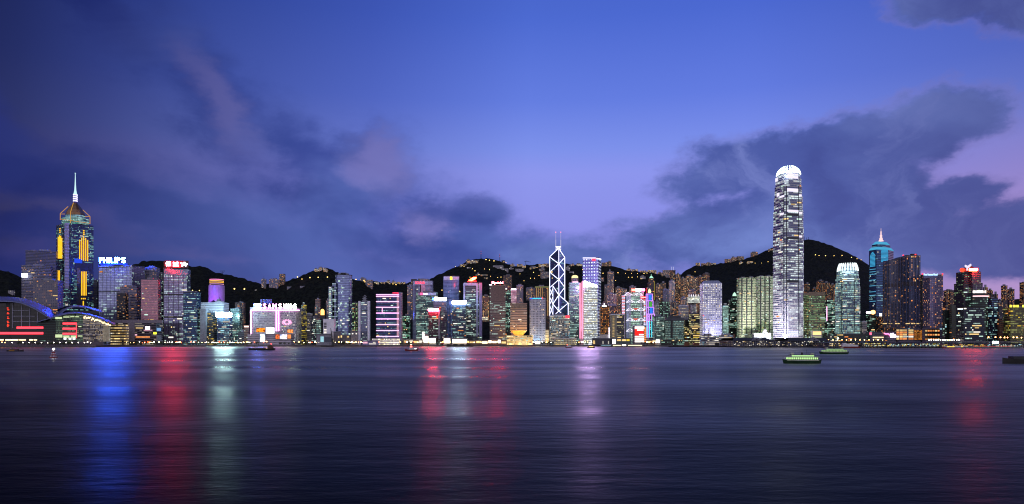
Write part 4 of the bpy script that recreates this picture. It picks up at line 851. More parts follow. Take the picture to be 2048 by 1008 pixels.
for (x0, x1, y0, y1, mm) in ((123, 178, 447, 437, facade('green', wall='30484c', glass='4a8078', lit=.9, s=.8, wf=1, b='80e8d0')[0]), (130, 171, 437, 431, facade('green', wall='2c4450', glass='5090a0', lit=.8, s=.7, wf=1, b='90e0e8')[0])):
    p = fit(unit_shape('oct', .7), x0, x1, Yc-16); B.prism('crown_tier', p, zat(y0, Yc)-1, zat(y1, Yc), mm, BASE)
mb = MB(); p = fit(unit_shape('oct', .8), 131, 170, Yc-12); prof = [(431, 1.), (426, .97), (420, .82), (413, .55), (407, .28), (403, .14)]
c0 = (sum(q[0] for q in p)/8, sum(q[1] for q in p)/8)
for (ya, ka), (yb, kb) in zip(prof, prof[1:]):
    mb.prism([(c0[0]+(q[0]-c0[0])*ka, c0[1]+(q[1]-c0[1])*ka) for q in p], zat(ya, Yc), zat(yb, Yc), top=[(c0[0]+(q[0]-c0[0])*kb, c0[1]+(q[1]-c0[1])*kb) for q in p], cap=yb == 403)
mb.build('gold_dome', plain('bronze_glass', '6a5440', .25, .7), B.root)
flood(B, 'floodlight', (pt(150, 0, Yc-55).x, Yc-46, zat(440, Yc)), (c0[0], c0[1], zat(415, Yc)), 8e4, 'ffb868', 80)
fr = plain('frame_yellow', 'd8a050', .5)
ng = glow('frame_glow', 'e8a848', .8, False)
for a, b in (((120.5, 440), (120.5, 427)), ((120.5, 427), (136, 413)), ((180, 448), (180, 433)), ((180, 433), (166, 420)), ((141, 447), (141, 424)), ((141, 424), (147, 405)), ((120.5, 428), (130, 428)), ((170, 433), (180, 433)), ((121, 438), (141, 441)), ((141, 441), (180, 447))):
    mb = MB(); mb.bar(pt(a[0], a[1], Yc-20), pt(b[0], b[1], Yc-20), 1.0); mb.build('crown_frame', ng, B.root)
for k, y in enumerate((402.5, 398.5, 394.5, 390.5)):
    mb = MB(); mb.lathe((c0[0], c0[1], zat(y, Yc)), [(4.9, 0), (4.9, 2.6)], 10); mb.build('mast_ring', glow('ring_white', 'e4dcff', 2.4, False), B.root)
mb = MB(); mb.lathe((c0[0], c0[1], zat(405, Yc)), [(4.2, 0), (4.2, 20)], 10); mb.build('mast_base', plain('mast_blue', '3a3878', .5), B.root)
mb = MB(); h = zat(345, Yc)-zat(389, Yc); mb.lathe((c0[0], c0[1], zat(389, Yc)), [(5.2, 0), (3.6, h*.06), (2.2, h*.2), (1.4, h*.45), (.9, h*.75), (.6, h*.97), (1.8, h*.98), (.4, h)], 10); mb.build('spire', glow('spire_lit', 'c8f0f4', 1.15, False), B.root)

# crossed-brace tower
P = pdpoly([(1099, 1745), (1117.6, 1712), (1130, 1738), (1112, 1775)]); mt, d = facade('blue', wall='1a2436', glass='5c78a0', lit=.12, coh=.7, a='a8e8e0', wf=1, hf=.8, metal=.8)
B = landmark('braced_tower', 'tall dark glass tower crossed by white diagonal light lines, two masts on top', P, d=d)
zL, zA = zat(514, 1742), zat(496, 1712); mb = MB(); z0 = 3.; tz = [zL, zA, zat(516, 1738), zL-30]
for i in range(4):
    j = (i+1) % 4; a, b = P[i], P[j]; L = math.hypot(b[0]-a[0], b[1]-a[1]); o = i*2000
    mb.face([(a[0], a[1], z0), (b[0], b[1], z0), (b[0], b[1], tz[j]), (a[0], a[1], tz[i])], [(o, 0), (o+L, 0), (o+L, tz[j]-z0), (o, tz[i]-z0)]); B.walls.append((a, b, z0, max(tz[i], tz[j])))
mb.face([(P[0][0], P[0][1], tz[0]), (P[1][0], P[1][1], tz[1]), (P[3][0], P[3][1], tz[3])]); mb.face([(P[1][0], P[1][1], tz[1]), (P[2][0], P[2][1], tz[2]), (P[3][0], P[3][1], tz[3])]); mb.build('body', mt, B.root)
Q = pdpoly([(1118, 1714), (1136.5, 1738), (1130.2, 1745), (1122, 1740)]); mb = MB(); tz = [zat(590, 1714), zat(605, 1738), zat(603, 1745), zat(590, 1740)]
for i in range(4):
    j = (i+1) % 4; a, b = Q[i], Q[j]; L = math.hypot(b[0]-a[0], b[1]-a[1]); mb.face([(a[0], a[1], z0), (b[0], b[1], z0), (b[0], b[1], tz[j]), (a[0], a[1], tz[i])], [(0, 0), (L, 0), (L, tz[j]), (0, tz[i])])
mb.face([(Q[i][0], Q[i][1], tz[i]) for i in range(4)]); mb.build('lower_wing', mt, B.root)
WB = glow('brace_light', 'eae8ff', 3.)
def on_brace(px, py):
    f = B.face_at(px)
    if px > 1130.3: a, b = Q[0], Q[1]
    elif f: a, b = f[1], f[2]
    else: a, b = P[0], P[1]
    t = B.par(a, b, px); v = Vector((a[0]+t*(b[0]-a[0]), a[1]+t*(b[1]-a[1])-.9, 0)); v.z = zat(py, v.y); return v
for a, b in (((1099.4, 513), (1099.2, 631)), ((1129.6, 515), (1129.6, 627)), ((1117.6, 496), (1117.6, 622)), ((1099.4, 513.5), (1117.5, 496)), ((1129.6, 515), (1117.8, 497)),
             ((1099.4, 514), (1117.4, 527.5)), ((1129.6, 515), (1117.8, 527.5)), ((1117.4, 527.5), (1099.4, 544.3)), ((1117.8, 527.5), (1129.6, 544.3)), ((1099.4, 544.3), (1117.4, 559)), ((1129.6, 545), (1117.8, 559)),
             ((1117.4, 559), (1099.4, 575.3)), ((1117.8, 559), (1129.6, 574.5)), ((1106.2, 572.5), (1117.4, 590)), ((1129.6, 574.5), (1117.8, 590)), ((1105.8, 571.5), (1105.8, 630)), ((1117.4, 590), (1105.8, 608)),
             ((1117.8, 590), (1136.4, 606)), ((1136.4, 606), (1136.4, 630)), ((1136.4, 606), (1117.8, 622)), ((1105.8, 608), (1117.4, 622)), ((1117.4, 622), (1111, 628)), ((1117.8, 622), (1125, 628)),
             ((1099.4, 577), (1105.8, 592)), ((1105.8, 577), (1099.4, 592)), ((1099.4, 594), (1105.8, 609)), ((1105.8, 594), (1099.4, 609)), ((1099.4, 611), (1105.8, 629)), ((1105.8, 611), (1099.4, 629))):
    mb = MB(); thin = abs(a[0]-b[0]) < 7 and a[0] < 1106 and a[1] > 570; mb.bar(on_brace(*a), on_brace(*b), .7 if thin else .95); mb.build('brace', WB, B.root)
for x in (1111.6, 1121.6):
    mb = MB(); mb.bar(pt(x, 499, 1714), pt(x, 480, 1714), 1.5); mb.bar(pt(x, 480, 1714), pt(x, 465, 1714), .8); mb.build('mast', glow('mast_light', 'c8c4e8', .9, False), B.root)
    mb = MB(); mb.box(tuple(pt(x, 464.3, 1714)), (1.6, 1.6, 1.6)); mb.build('beacon', glow('beacon_rose', 'ff8090', 2.5, False), B.root)
for a, b in (((1111.6, 493), (1121.6, 493)), ((1111.6, 499), (1121.6, 493.5)), ((1121.6, 499), (1111.6, 493.5))): mb = MB(); mb.bar(pt(a[0], a[1], 1713), pt(b[0], b[1], 1713), 1.1); mb.build('mast_tie', WB, B.root)
B.windows(12, 'ygg', 4)

# truss-fronted bank
B = tower('bank_tower', 'bank tower hung from white lit trusses under a red and white rooftop sign', 1258, 1284.5, 585, 1720, 'full', 'box', 1, 0, nwin=0, lit=.85, a='d8ffe4', b='b8f0d4', wf=.92, hf=.5, wall='50605c', glass='50706a', s=1.0, coh=.4, plant=False, parapet=False)
for nm, x0, x1, t, col, Y in (('grey_flank', 1250, 1258, 584, '8ca0a4', 1722), ('service_tower', 1243.5, 1250, 590, 'c8c8d4', 1718), ('service_tower', 1284.5, 1288, 584, '8a9096', 1724)):
    p = fit(unit_shape('box', 2.), x0, x1, Y); mb = MB(); mb.prism(p, 3, zat(t, Y)); mb.build(nm, plain('bank_'+nm+col, col, .5), B.root)
    if nm == 'service_tower' and x0 < 1260:
        for k in range(13):
            for q in (1244.2, 1247.2):
                mb = MB(); a = pt(q+1.1, 593+k*2.9, Y); mb.box(tuple(a+Vector((0, -.6, 0))), (2.6, .9, 2.3)); mb.build('lit_module', glow('module_white', 'e8e4ff', 1.3, False) if k % 2 else glow('module_rose', 'ff9088', 1.1, False), B.root)  # white and red floodlighting put into the modules as emission
for k in range(19):
    mb = MB(); mb.box(tuple(pt(1289.3, 600+k*2.7, 1716)), (3.2 if k % 3 else 4.4, 2, 2.4)); mb.build('stair_light', glow('module_white', 'e8e4ff', 1.3, False) if k % 4 else glow('module_rose', 'ff9088', 1.1, False), B.root)
TW = glow('truss_light', 'f4ecff', 1.5, False)
for y, xl, xr in ((588.5, 1256, 1278.5), (602.5, 1259.8, 1282.5), (619, 1259.8, 1282.5), (639.5, 1259.8, 1282.5), (660.5, 1259.8, 1282.5)):
    for x in (xl, xr):
        mb = MB(); Y = 1716.
        for q in (-1, 1):
            mb.bar(pt(x, y-3.5, Y), pt(x+q*(7.5 if (q < 0) == (x == xl) else 10.5), y+2.2, Y), 1.25); mb.bar(pt(x, y+1.2, Y), pt(x+q*6.5, y+2.4, Y), 1.1); mb.bar(pt(x+q*6.5, y+2.2, Y), pt(x+q*3, y-1, Y), .8)
        mb.build('truss', TW, B.root)
    mb = MB(); mb.face([pt(1265.5, y-2.8, 1717), pt(1277.5, y-2.8, 1717), pt(1271.5, y+1.4, 1717)][::-1]); mb.build('red_pennant', glow('pennant_red', 'e8685c', .9, False), B.root) if y > 605 and y < 650 else None
for x in (1258.8, 1261, 1281.3, 1283.4):
    mb = MB(); mb.bar(pt(x, 586, 1715.5), pt(x, 676, 1715.5), .9); mb.build('column', plain('truss_white', 'b8b8c4', .5), B.root)
r = sign_frame(None, 'rooftop_sign', 'red and white glowing sign bar over the truss-fronted bank', 1263, 1289, 577, 582.5, 1712)
for x0, x1, m in ((1263, 1271.5, glow('bank_red', (1, .04, .03), 24)), (1271.5, 1282, glow('bank_white', 'ffd8e8', 40)), (1282, 1289.5, glow('bank_rose', (1, .1, .28), 30))):
    mb = MB(); mb.box(tuple(pt((x0+x1)/2, 579.8, 1712)), ((x1-x0)/F*1712-.2, 1.4, 5.4)); mb.build('light_box', m, r)
mb = MB(); mb.box(tuple(pt(1287, 594.8, 1713)), (11, 1, 2)); mb.build('red_bar', glow('bank_red', (1, .04, .03), 24), B.root)
B.panel('blue_light', 1253.5, 1258, 600, 604, glow('strip_deep_blue', '3060ff', 2, False), .6, 1.2)
# lit red screen building in front
B = tower('screen_building', 'grey block whose front is a red and white striped light screen', 1265, 1293, 651.5, 1565, 'concrete', 'box', .8, 0, nwin=0, lit=0, wall='70707a', plant=False)
B.panel('red_screen', 1269.5, 1287, 657, 671, glow('screen_red', 'ff2c28', 1.2), .4)
for y0, y1, x0, x1 in ((653, 658, 1269.5, 1288.5), (659, 661.3, 1274, 1287), (668, 670.5, 1278, 1287), (672, 674.2, 1269.5, 1288), (675.4, 677.8, 1269.5, 1288), (678.8, 681, 1269.5, 1288), (682, 684.5, 1269.5, 1288)): B.panel('white_stripe', x0, x1, y0, y1, glow('screen_white', 'fff0ea', 1.8), .4, .7)
for k in range(8): B.panel('orange_window', 1288.6, 1292.4, 655+k*3.8, 657.4+k*3.8, glow('screen_orange', 'ff9440', 1.2, False), .4, .3)
# neon outlined stepped tower
d = dict(STY['aptgrey']); mt, d = facade('office', lit=.5, a='fff0c8', b='ffe0a0', wall='3c3848', glass='2c3048', wf=.6)
P = fit(unit_shape('box', 1), 1292.5, 1309, 1712); B = landmark('neon_tower', 'slim stepped tower outlined in violet light tubes with a lit bell niche on top', P, d=d)
tiersN = [(1292.8, 1309, 676, 628), (1293.2, 1307.5, 628, 614.5), (1292.8, 1306, 614.5, 601.5), (1292.3, 1304.8, 601.5, 588), (1292.3, 1303.8, 588, 574.5)]
for k, (x0, x1, y0, y1) in enumerate(tiersN):
    p = fit(unit_shape('box', 1), x0, x1, 1712); B.prism('tier', p, 3 if k == 0 else zat(y0, 1712), zat(y1, 1712), mt, d)
    if k < 4:
        for a, b in (((x0, y0), (x0, y1)), ((x1, y0), (x1, y1)), ((x0, y1), (x1, y1)), ((x0+3.4, y0), (x0+3.4, y1))):
            mb = MB(); mb.bar(pt(a[0], a[1], 1710.5), pt(b[0], b[1], 1710.5), 1.5); mb.build('light_tube', NEON_VIOLET, B.root)
for (x0, x1, y0, y1, m) in ((1297.3, 1303, 589.5, 600, NEON_BLUE), (1298, 1303.5, 603.5, 613.5, NEON_GREEN), (1299.5, 1305, 616, 627, NEON_BLUE), (1304.5, 1306.5, 634, 640, NEON_GREEN)): B.panel('light_screen', x0, x1, y0, y1, m, .5, .4)
for x in (1294.2, 1299, 1303.5): mb = MB(); mb.bar(pt(x, 675, 1710), pt(x, 642, 1710), 1.5); mb.build('light_tube', NEON_CYAN, B.root); mb = MB(); mb.bar(pt(x, 642, 1710), pt(x, 628, 1710), 1.4); mb.build('light_tube', NEON_VIOLET, B.root)
mb = MB(); pp = [pt(1296, 586, 1710), pt(1302, 586, 1710), pt(1301, 579.5, 1710), pt(1299, 577, 1710), pt(1297, 579.5, 1710)]; mb.face(pp); mb.build('bell_niche', glow('bell_yellow', 'fff0a8', 1.8, False), B.root)
B.panel('red_flank', 1292.6, 1294.4, 576, 587, glow('flank_red', 'd83038', .9, False), .4, .3); B.windows(26, 'ywg', 2)
# spired dark tower behind
B = tower('office_tower', 'dark stepped tower with a pale green lit pyramid top behind the neon-outlined tower', 1294.5, 1310, 566, 1880, 'aptdark', 'box', 1, 0, nwin=40, wk='yoo', span=2, lit=.3, tiers=((1297, 1308, 556),), plant=False)
p = fit(unit_shape('box', 1), 1298, 1307, 1884); c = (sum(q[0] for q in p)/4, sum(q[1] for q in p)/4); mb = MB(); mb.prism(p, zat(556, 1882), zat(551.5, 1882), top=[(c[0]+(q[0]-c[0])*.3, c[1]+(q[1]-c[1])*.3) for q in p]); mb.bar((c[0], c[1], zat(552, 1882)), (c[0], c[1], zat(548, 1882)), .8); mb.build('lit_pyramid', glow('pyramid_green', 'b8ffe0', 1.1, False), B.root)
B.panel('gold_edge', 1308.2, 1309.6, 562, 600, glow('edge_gold', 'b8a850', .5, False), .5)

# apartment towers on the slope behind the banks
def apt(label, x0, x1, yt, Y, style='apt', n=None, name='apartment_tower', base=None, **kw):
    z = (hill_z((x0+x1)/2, Y+10)-6) if base is None else zat(base, Y)
    kw.setdefault('span', 1); kw.setdefault('lit', .42); sh = kw.pop('shape', 'cross')
    return tower(name, label, x0, x1, yt, Y, style, sh, 1, 0, zb=max(3, z), nwin=n, **kw)
apt('slim pale stepped apartment tower standing clear above the slope right of the dotted grid tower', 1214.5, 1228, 544, 2060, 'aptgrey', 16, tiers=((1216, 1224, 542.5),))
apt('broad grey apartment slab below the slim pale stepped tower', 1208.5, 1224, 570, 1960, 'aptgrey', 34, lit=.34)
apt('mauve apartment block with rows of orange windows behind the tan twin-front office', 1212, 1233, 588, 1850, 'aptgrey', 40, wall='7c7284', lit=.4)
apt('dim apartment block with grid of small orange lights beside the black pyramid-roof tower', 1216, 1236, 612, 1760, 'aptdark', 30)
apt('orange-windowed apartment tower left of the red and white rooftop sign, front one', 1231, 1244, 575, 1930, 'apt', 34)
apt('dim apartment tower with red-lit top rooms, left of the red and white rooftop sign', 1241, 1254, 578, 2010, 'aptgrey', 20)
apt('low grey apartment block peeping over the trusses', 1258, 1272, 573, 2060, 'aptgrey', 16)
apt('grey apartment pair with warm windows right of the lit pyramid top', 1311, 1321, 568, 1960, 'apt', 26)
apt('orange-lit apartment tower second right of the lit pyramid top', 1320.5, 1332, 566.5, 1990, 'apt', 30)
apt('plain blue-grey slab left of the twin-spired tower', 1325, 1338, 579, 1880, 'aptgrey', 6, lit=.08, wall='6c7488')
B = apt('dark tall apartment tower with two thin white spires', 1340, 1351, 541, 2050, 'aptdark', 40, shape='oct', plant=False)
for x in (1343.5, 1346.7): mb = MB(); mb.bar(pt(x, 541, B.ym+6), pt(x, 533.5, B.ym+6), .9); mb.build('spire', glow('spire_pale', 'd8dcff', .9, False), B.root)
apt('white-piered apartment tower in front of the twin-spired tower', 1337.5, 1350, 562, 1930, 'aptgrey', 26, wall='a0a0ac')
apt('apartment tower with a red beacon right of the twin-spired tower', 1351, 1361, 549, 2080, 'apt', 34)
apt('tall orange-windowed apartment tower, third right of the twin spires', 1361, 1372, 557, 1980, 'apt', 40, lit=.5)
apt('tall apartment tower with dense orange windows topped by twin mast poles', 1371.5, 1387, 552, 2020, 'apt', 54, lit=.5)
apt('orange-lit apartment tower just left of the brown apartment pair', 1385, 1395, 556, 1940, 'apt', 36, lit=.5)
apt('brown dim apartment tower, lower of the pair left of the round-window tower', 1393, 1406, 553.5, 2060, 'aptdark', 18, wall='4c4048')
apt('brown apartment tower with lit top, taller of the pair left of the round-window tower', 1405, 1419, 547.5, 2080, 'aptdark', 24, wall='54464a')
apt('small grey apartment block in front of the dense orange tower', 1360, 1376, 596, 1840, 'aptgrey', 22)
apt('grey apartment block with pink-tinted wall near the mushroom-topped tower', 1376, 1392, 580, 1860, 'aptgrey', 20, wall='80707c')
apt('dim blue-grey apartment block under the twin-spired tower', 1341, 1357, 604, 1800, 'aptgrey', 22, wall='4c5468')
apt('warm-lit block between the mushroom-topped tower and the twin-spired tower', 1352, 1366, 613, 1760, 'apt', 24)
apt('small low white-lit block right of the neon-outlined tower', 1307, 1318, 603, 1740, 'concrete', 12, shape='box', wk='wwg', lit=.5, base=680)
tower('office_tower', 'grey drum-shaped tower with a lit yellow top ring', 1319, 1340, 603, 1730, 'darkgreen', 'round', 1, 0, nwin=26, wk='wgw', lit=.4, wall='3c4444', parapet=False)
B = tower('office_tower', 'white mushroom-topped tower on a narrow pale stem', 1381, 1393, 607, 1715, 'concrete', 'box', 1, 0, nwin=8, wk='wg', wall='b0b4b8', plant=False)
p = fit(unit_shape('box', 1), 1375, 1399.5, 1700); mt, d = facade('full', lit=1.1, a='f8fff0', b='fff4cc', wall='a8b0a8', s=1.5, fh=3.4, hf=.6); B.prism('wide_top', p, zat(606, 1706), zat(593, 1706), mt, d); mb = MB(); mb.prism(inset(p, 10), zat(607.5, 1706), zat(606, 1706), top=p); mb.build('flared_collar', M_STONE, B.root)
for k in range(5): mb = MB(); mb.bar(pt(1378+k*4.6, 593, 1705), pt(1378+k*4.6, 589, 1705), .7); mb.build('roof_antenna', NEON_WHITE, B.root)
mb = MB(); mb.prism(fit(unit_shape('box', .7), 1379, 1390, 1716), zat(593, 1706), zat(590, 1706)); mb.build('roof_plant', M_STONE, B.root)
tower('office_tower', 'pale-piered office with warm lit floor rows left of the mushroom-topped tower', 1357, 1377, 612, 1690, 'concrete', 'box', .8, 0, nwin=24, wk='yyo', span=4, lit=.5, wall='8a8c94', a='ffe8c0')
tower('office_tower', 'black office with yellow lit floor rows left of the round-window tower', 1378, 1400, 628, 1610, 'dark', 'box', .8, 0, nwin=40, wk='yyyk', span=6, lit=.55, a='fff4b0', b='ffe890', wf=1, hf=.42, wall='14140e')
tower('office_tower', 'narrow dark office left of the black office with yellow floor rows', 1367, 1379, 640, 1640, 'darkgreen', 'box', 1, 0, nwin=22, wk='ykg', span=3, lit=.45, a='fff0a0')
tower('office_tower', 'pale green-grey grid block right of the red screen building', 1306.5, 1331, 633, 1640, 'green', 'soft', .9, 0, nwin=46, wk='gggw', span=1, lit=.55, wall='5c6c64', coh=.05, s=.7)
B = tower('glass_hall', 'green glass block under a wide dark overhanging roof', 1330.5, 1367.5, 641, 1600, 'green', 'box', .7, 0, nwin=20, wk='gg', span=1, lit=.8, wall='30403c', glass='4c706a', bay=1.6, wf=.7, coh=.05, s=.62, plant=False, parapet=False)
B.panel('dark_slot', 1341, 1345.6, 640, 677, M_BLACK, .5); p = grow(B.poly, 3.5); mb = MB(); mb.prism(p, B.zt, zat(636, 1600), top=grow(B.poly, 1), bottom=True); mb.prism(inset(B.poly, 7), zat(636, 1600), zat(631, 1600)); mb.build('overhanging_roof', plain('roof_dark', '2a2e36', .6), B.root)
tower('low_block', 'long low pavilion with small yellow windows in front of the green glass block', 1321, 1369, 679, 1560, 'darkgreen', 'box', .2, 0, nwin=16, wk='yy', span=1, lit=.3, wall='30322c', plant=False)

# round-window tower
B = tower('office_tower', 'pale lilac tower with a regular grid of round white windows and a hipped roof', 1399.5, 1444, 566.5, 1560, 'whitegrid', 'box', 1, -6, nwin=100, wk='wwwy', span=1, bay=3.55, fh=4.1, wf=.56, hf=.52, lit=.75, coh=.15, wall='b4b8d8', glass='3a4058', a='fffaf0', b='f4f0ff', s=1.9, plant=False, parapet=False)
mb = MB(); mb.prism(B.poly, B.zt, zat(560.5, 1560), top=inset(B.poly, 9)); mb.build('bevelled_roof', plain('roof_lilac', '8088a4', .5), B.root)
for px in (1408, 1424, 1438): flood(B, 'floodlight', (pt(px, 0, 1540).x, 1540, 12), pt(px, 640, 1562), 6.5e4, 'd8d4ff', 110)
tower('low_block', 'pale stepped low block with rows of lit windows below the round-window tower', 1399, 1440, 671, 1525, 'concrete', 'box', .3, 0, nwin=20, wk='www', span=5, lit=.5, wall='868a98', wf=1, hf=.4, bay=3)
tower('low_block', 'pale office block with long lit strips right of the round-window tower foot', 1438, 1468, 670, 1500, 'concrete', 'box', .3, 0, nwin=16, wk='wwy', span=5, lit=.45, wall='7c8090', wf=1, hf=.4)
tower('office_tower', 'light green glass office right of the round-window tower', 1443.5, 1457, 611, 1620, 'green', 'box', .9, 0, nwin=22, wk='ggc', lit=.5, wall='5c8078')
B = tower('office_tower', 'dark office tower with a small green-lit rounded tip', 1456, 1474, 600, 1640, 'darkgreen', 'box', 1, 0, nwin=26, wk='wwyg', span=4, lit=.36, plant=False, tiers=((1463, 1473.5, 592),))
mb = MB(); c = pt(1469, 592, 1648); mb.lathe((c.x, c.y, c.z), [(4.6, 0), (4.2, 3), (2.6, 6), (.6, 8.6)], 12); mb.build('lit_tip', glow('tip_green', 'c8ffdc', 1.2, False), B.root)
# twin rounded towers
for lb, x0, x1, yt, wall, kk in (('left tower of the yellow-green twins, with three rounded bays', 1473.5, 1512.5, 555.5, 'a8b090', 'gyyg'), ('right tower of the yellow-green twins, pressed against the white giant', 1512, 1547, 552.5, 'a0aa98', 'ggyw')):
    B = tower('rounded_tower', lb, x0, x1, yt, 1560 if x0 < 1500 else 1590, 'bands', 'soft', .7, 0, nwin=50, wk=kk, span=4, wall=wall, glass='3a5244', lit=.5, a='c8f8c0', b='ffe8b0', hf=.5, s=.72, coh=.5, plant=False, parapet=False)
    w = x1-x0
    for k in range(2): p = fit(unit_shape('box', .6), x0+w*(.2+.42*k), x0+w*(.42+.42*k), B.ym+12); mb = MB(); mb.prism(p, B.zt, B.zt+3.2+k); mb.build('roof_plant', M_GREY, B.root)
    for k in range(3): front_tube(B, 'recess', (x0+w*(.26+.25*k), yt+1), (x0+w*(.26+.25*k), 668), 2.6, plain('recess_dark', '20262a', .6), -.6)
    flood(B, 'floodlight', (pt((x0+x1)/2, 0, B.ym-28).x, B.ym-26, 6), pt((x0+x1)/2, 620, B.ym), 9e4, 'e0f0a0', 70)

# white giant
mtG, dG = facade('bands', wall='9a9aa6', glass='50587a', lit=.5, a='eefff8', b='fff8e4', hf=.6, wf=1., coh=.75, s=1.15, fh=4.3, chunk=7, bay=2.)
P = fit(unit_shape('oct', 1), 1546, 1607.5, 1480, 14); B = landmark('giant_tower', 'tallest tower, white-lit with stepped shoulders and a bright claw-like crown', P, d=dG); B.ym = min(p[1] for p in P)
Yg = 1480.; prev = 3.
stages = [(1546, 1607.5, 452), (1546.8, 1606.7, 418), (1547.8, 1605.8, 390), (1549.3, 1604.2, 368), (1551, 1602.8, 355), (1553.5, 1600.5, 344)]
for k, (x0, x1, y) in enumerate(stages):
    p = fit(unit_shape('oct', 1), x0, x1, Yg, 14); B.prism('body' if k == 0 else 'setback', p, prev, zat(y, Yg), mtG, dG); prev = zat(y, Yg)
c = (sum(q[0] for q in p)/len(p), sum(q[1] for q in p)/len(p))
mb = MB(); p2 = fit(unit_shape('oct', 1), 1560, 1594.5, Yg+6, 14); mb.prism(p2, prev, zat(337, Yg), top=fit(unit_shape('oct', 1), 1567, 1587.5, Yg+16, 14)); mb.build('crown_core', plain('crown_white', 'e0e4ea', .5), B.root)
for k in range(20):
    a = 2*math.pi*k/20+.1; r0 = 24.6; mb = MB(); pts = [(r0*1.0, 346), (r0*.95, 341), (r0*.84, 336.5), (r0*.67, 332.3), (r0*.45, 329)]
    for (ra, ya), (rb, yb) in zip(pts, pts[1:]): mb.bar((c[0]+ra*math.cos(a), c[1]+ra*math.sin(a), zat(ya, Yg)), (c[0]+rb*math.cos(a), c[1]+rb*math.sin(a), zat(yb, Yg)), .9, 1.4)
    mb.build('crown_fin', glow('giant_fin_glow', 'e4fff0', 5), B.root)  # crown floodlighting put into the fins as emission, feeding the water streak
for a in (1.2, 4.2): 
    l = bpy.data.lights.new('crown_lamp', 'POINT'); l.energy = 4e4; l.color = (.9, .97, 1); l.shadow_soft_size = 2; o = bpy.data.objects.new('crown_lamp', l); COL.objects.link(o); o.parent = B.root; o.location = Vector((c[0]+9*math.cos(a), c[1]+9*math.sin(a), zat(335, Yg)))-B.root.location
for px in (1560, 1577, 1594): flood(B, 'floodlight', (pt(px, 0, Yg-26).x, Yg-12, zat(352, Yg)), (c[0], c[1]-10, zat(333, Yg)), 6e4, 'e8f8ff', 130)
for x in (1567.5, 1573, 1597.2): front_tube(B, 'corner_groove', (x, 372), (x, 668), 1.5, plain('groove_dark', '1c2230', .5), -.2)
for y0 in (427, 474, 560): B.panel('mechanical_band', 1574, 1596.5, y0, y0+4.5, plain('groove_dark', '1c2230', .5), .4, .25)
for x0, x1, y0, y1 in ((1574, 1596, 347, 350.5), (1574, 1596, 352, 357), (1574, 1596, 377, 383.5), (1554, 1559, 386, 393), (1551, 1556, 356, 363), (1597.5, 1603, 389, 393), (1559.5, 1569, 391, 395), (1598, 1604, 424, 428), (1560, 1568, 426, 430), (1598, 1604, 471, 475), (1574, 1596.5, 420, 424)): B.panel('light_band', x0, x1, y0, y1, glow('giant_band', 'f0e8ff', 1.15, False), .4, .35)
B.windows(100, 'gggwwyo', 6)
for a in range(7):
    for z in range(3): B.panel('lobby_window', 1574+a*3.3, 1576.6+a*3.3, 661+z*4.4, 664.4+z*4.4, glow('lobby_lit', 'dcd8ff', 1.4, False), .3, .2)
for px, pw, ty in ((1531, 2.6e6, 655), (1545, 7e5, 650), (1560, 1.6e5, 650), (1580, 6e4, 650)): flood(B, 'floodlight', (pt(px, 0, 1415).x, 1418, 14), pt(px+6, ty, 1490), pw, 'fff4f4', 80, 3)
tower('office_tower', 'green-windowed office with a plain brown top band right of the white giant', 1607, 1649.5, 585, 1560, 'tan', 'box', .8, 0, nwin=60, wk='gggy', span=4, wall='786e60', glass='38503c', lit=.62, a='b8f0a8', b='e8d890', coh=.3, s=.8, plant=False).panel('blank_top', 1608, 1649, 585.5, 591, plain('brown_band', '8a7664', .6), .4)
apt('dim reddish apartment block just right of the white giant', 1608, 1620, 568, 1900, 'aptdark', 18, wk='oop')
apt('small dark apartment tower with a red light behind the brown-topped office', 1624, 1634, 577, 1920, 'aptdark', 14)
apt('dark apartment tower with orange windows between the giant and the smaller claw-crowned tower', 1633, 1648, 562, 1960, 'aptdark', 34)
apt('dark ribbed apartment tower left of the smaller claw-crowned tower', 1646, 1660, 566, 1900, 'aptdark', 26)
apt('dim tower with orange rooms touching the smaller claw-crowned tower', 1660, 1670, 569, 1930, 'aptdark', 14)
tower('office_tower', 'dim green office tower left of the smaller claw-crowned tower', 1648, 1671, 600, 1590, 'darkgreen', 'box', .8, 0, nwin=36, wk='ggw', lit=.5, wall='26343a').panel('pink_line', 1653.5, 1655, 613, 642, NEON_ROSE, .4, .5)
# smaller claw-crowned tower
mt1, d1 = facade('bands', wall='70849a', glass='304858', lit=.6, a='c8fff0', b='f4f4b8', hf=.52, wf=.95, coh=.5, s=1.0, fh=4.1)
P = fit(unit_shape('oct', 1), 1670, 1720.5, 1500, 8); B = landmark('crowned_tower', 'smaller claw-crowned tower with teal-white lit floors', P, d=d1); prev = 3.
for k, (x0, x1, y) in enumerate(((1670, 1720.5, 572), (1671, 1719.5, 556), (1673, 1717.5, 543), (1676, 1715, 533))):
    p = fit(unit_shape('oct', 1), x0, x1, 1500, 8); B.prism('body' if k == 0 else 'setback', p, prev, zat(y, 1500), mt1, d1); prev = zat(y, 1500)
c = (sum(q[0] for q in p)/len(p), sum(q[1] for q in p)/len(p))
for k in range(22):
    a = 2*math.pi*k/22; mb = MB(); pts = [(20.5, 541), (19.5, 534.5), (17.6, 529), (16.0, 525.5)]
    for (ra, ya), (rb, yb) in zip(pts, pts[1:]): mb.bar((c[0]+ra*math.cos(a), c[1]+ra*math.sin(a), zat(ya, 1500)), (c[0]+rb*math.cos(a), c[1]+rb*math.sin(a), zat(yb, 1500)), 1.9)
    mb.build('crown_fin', glow('fin_glow', 'eafaff', 1.5, False), B.root)  # white crown lighting put into the fins' own emission
mb = MB(); mb.prism(fit(unit_shape('oct', 1), 1680, 1711, 1506, 8), prev, zat(528, 1506)); mb.build('crown_core', plain('crown_white', 'e0e4ea', .5), B.root)
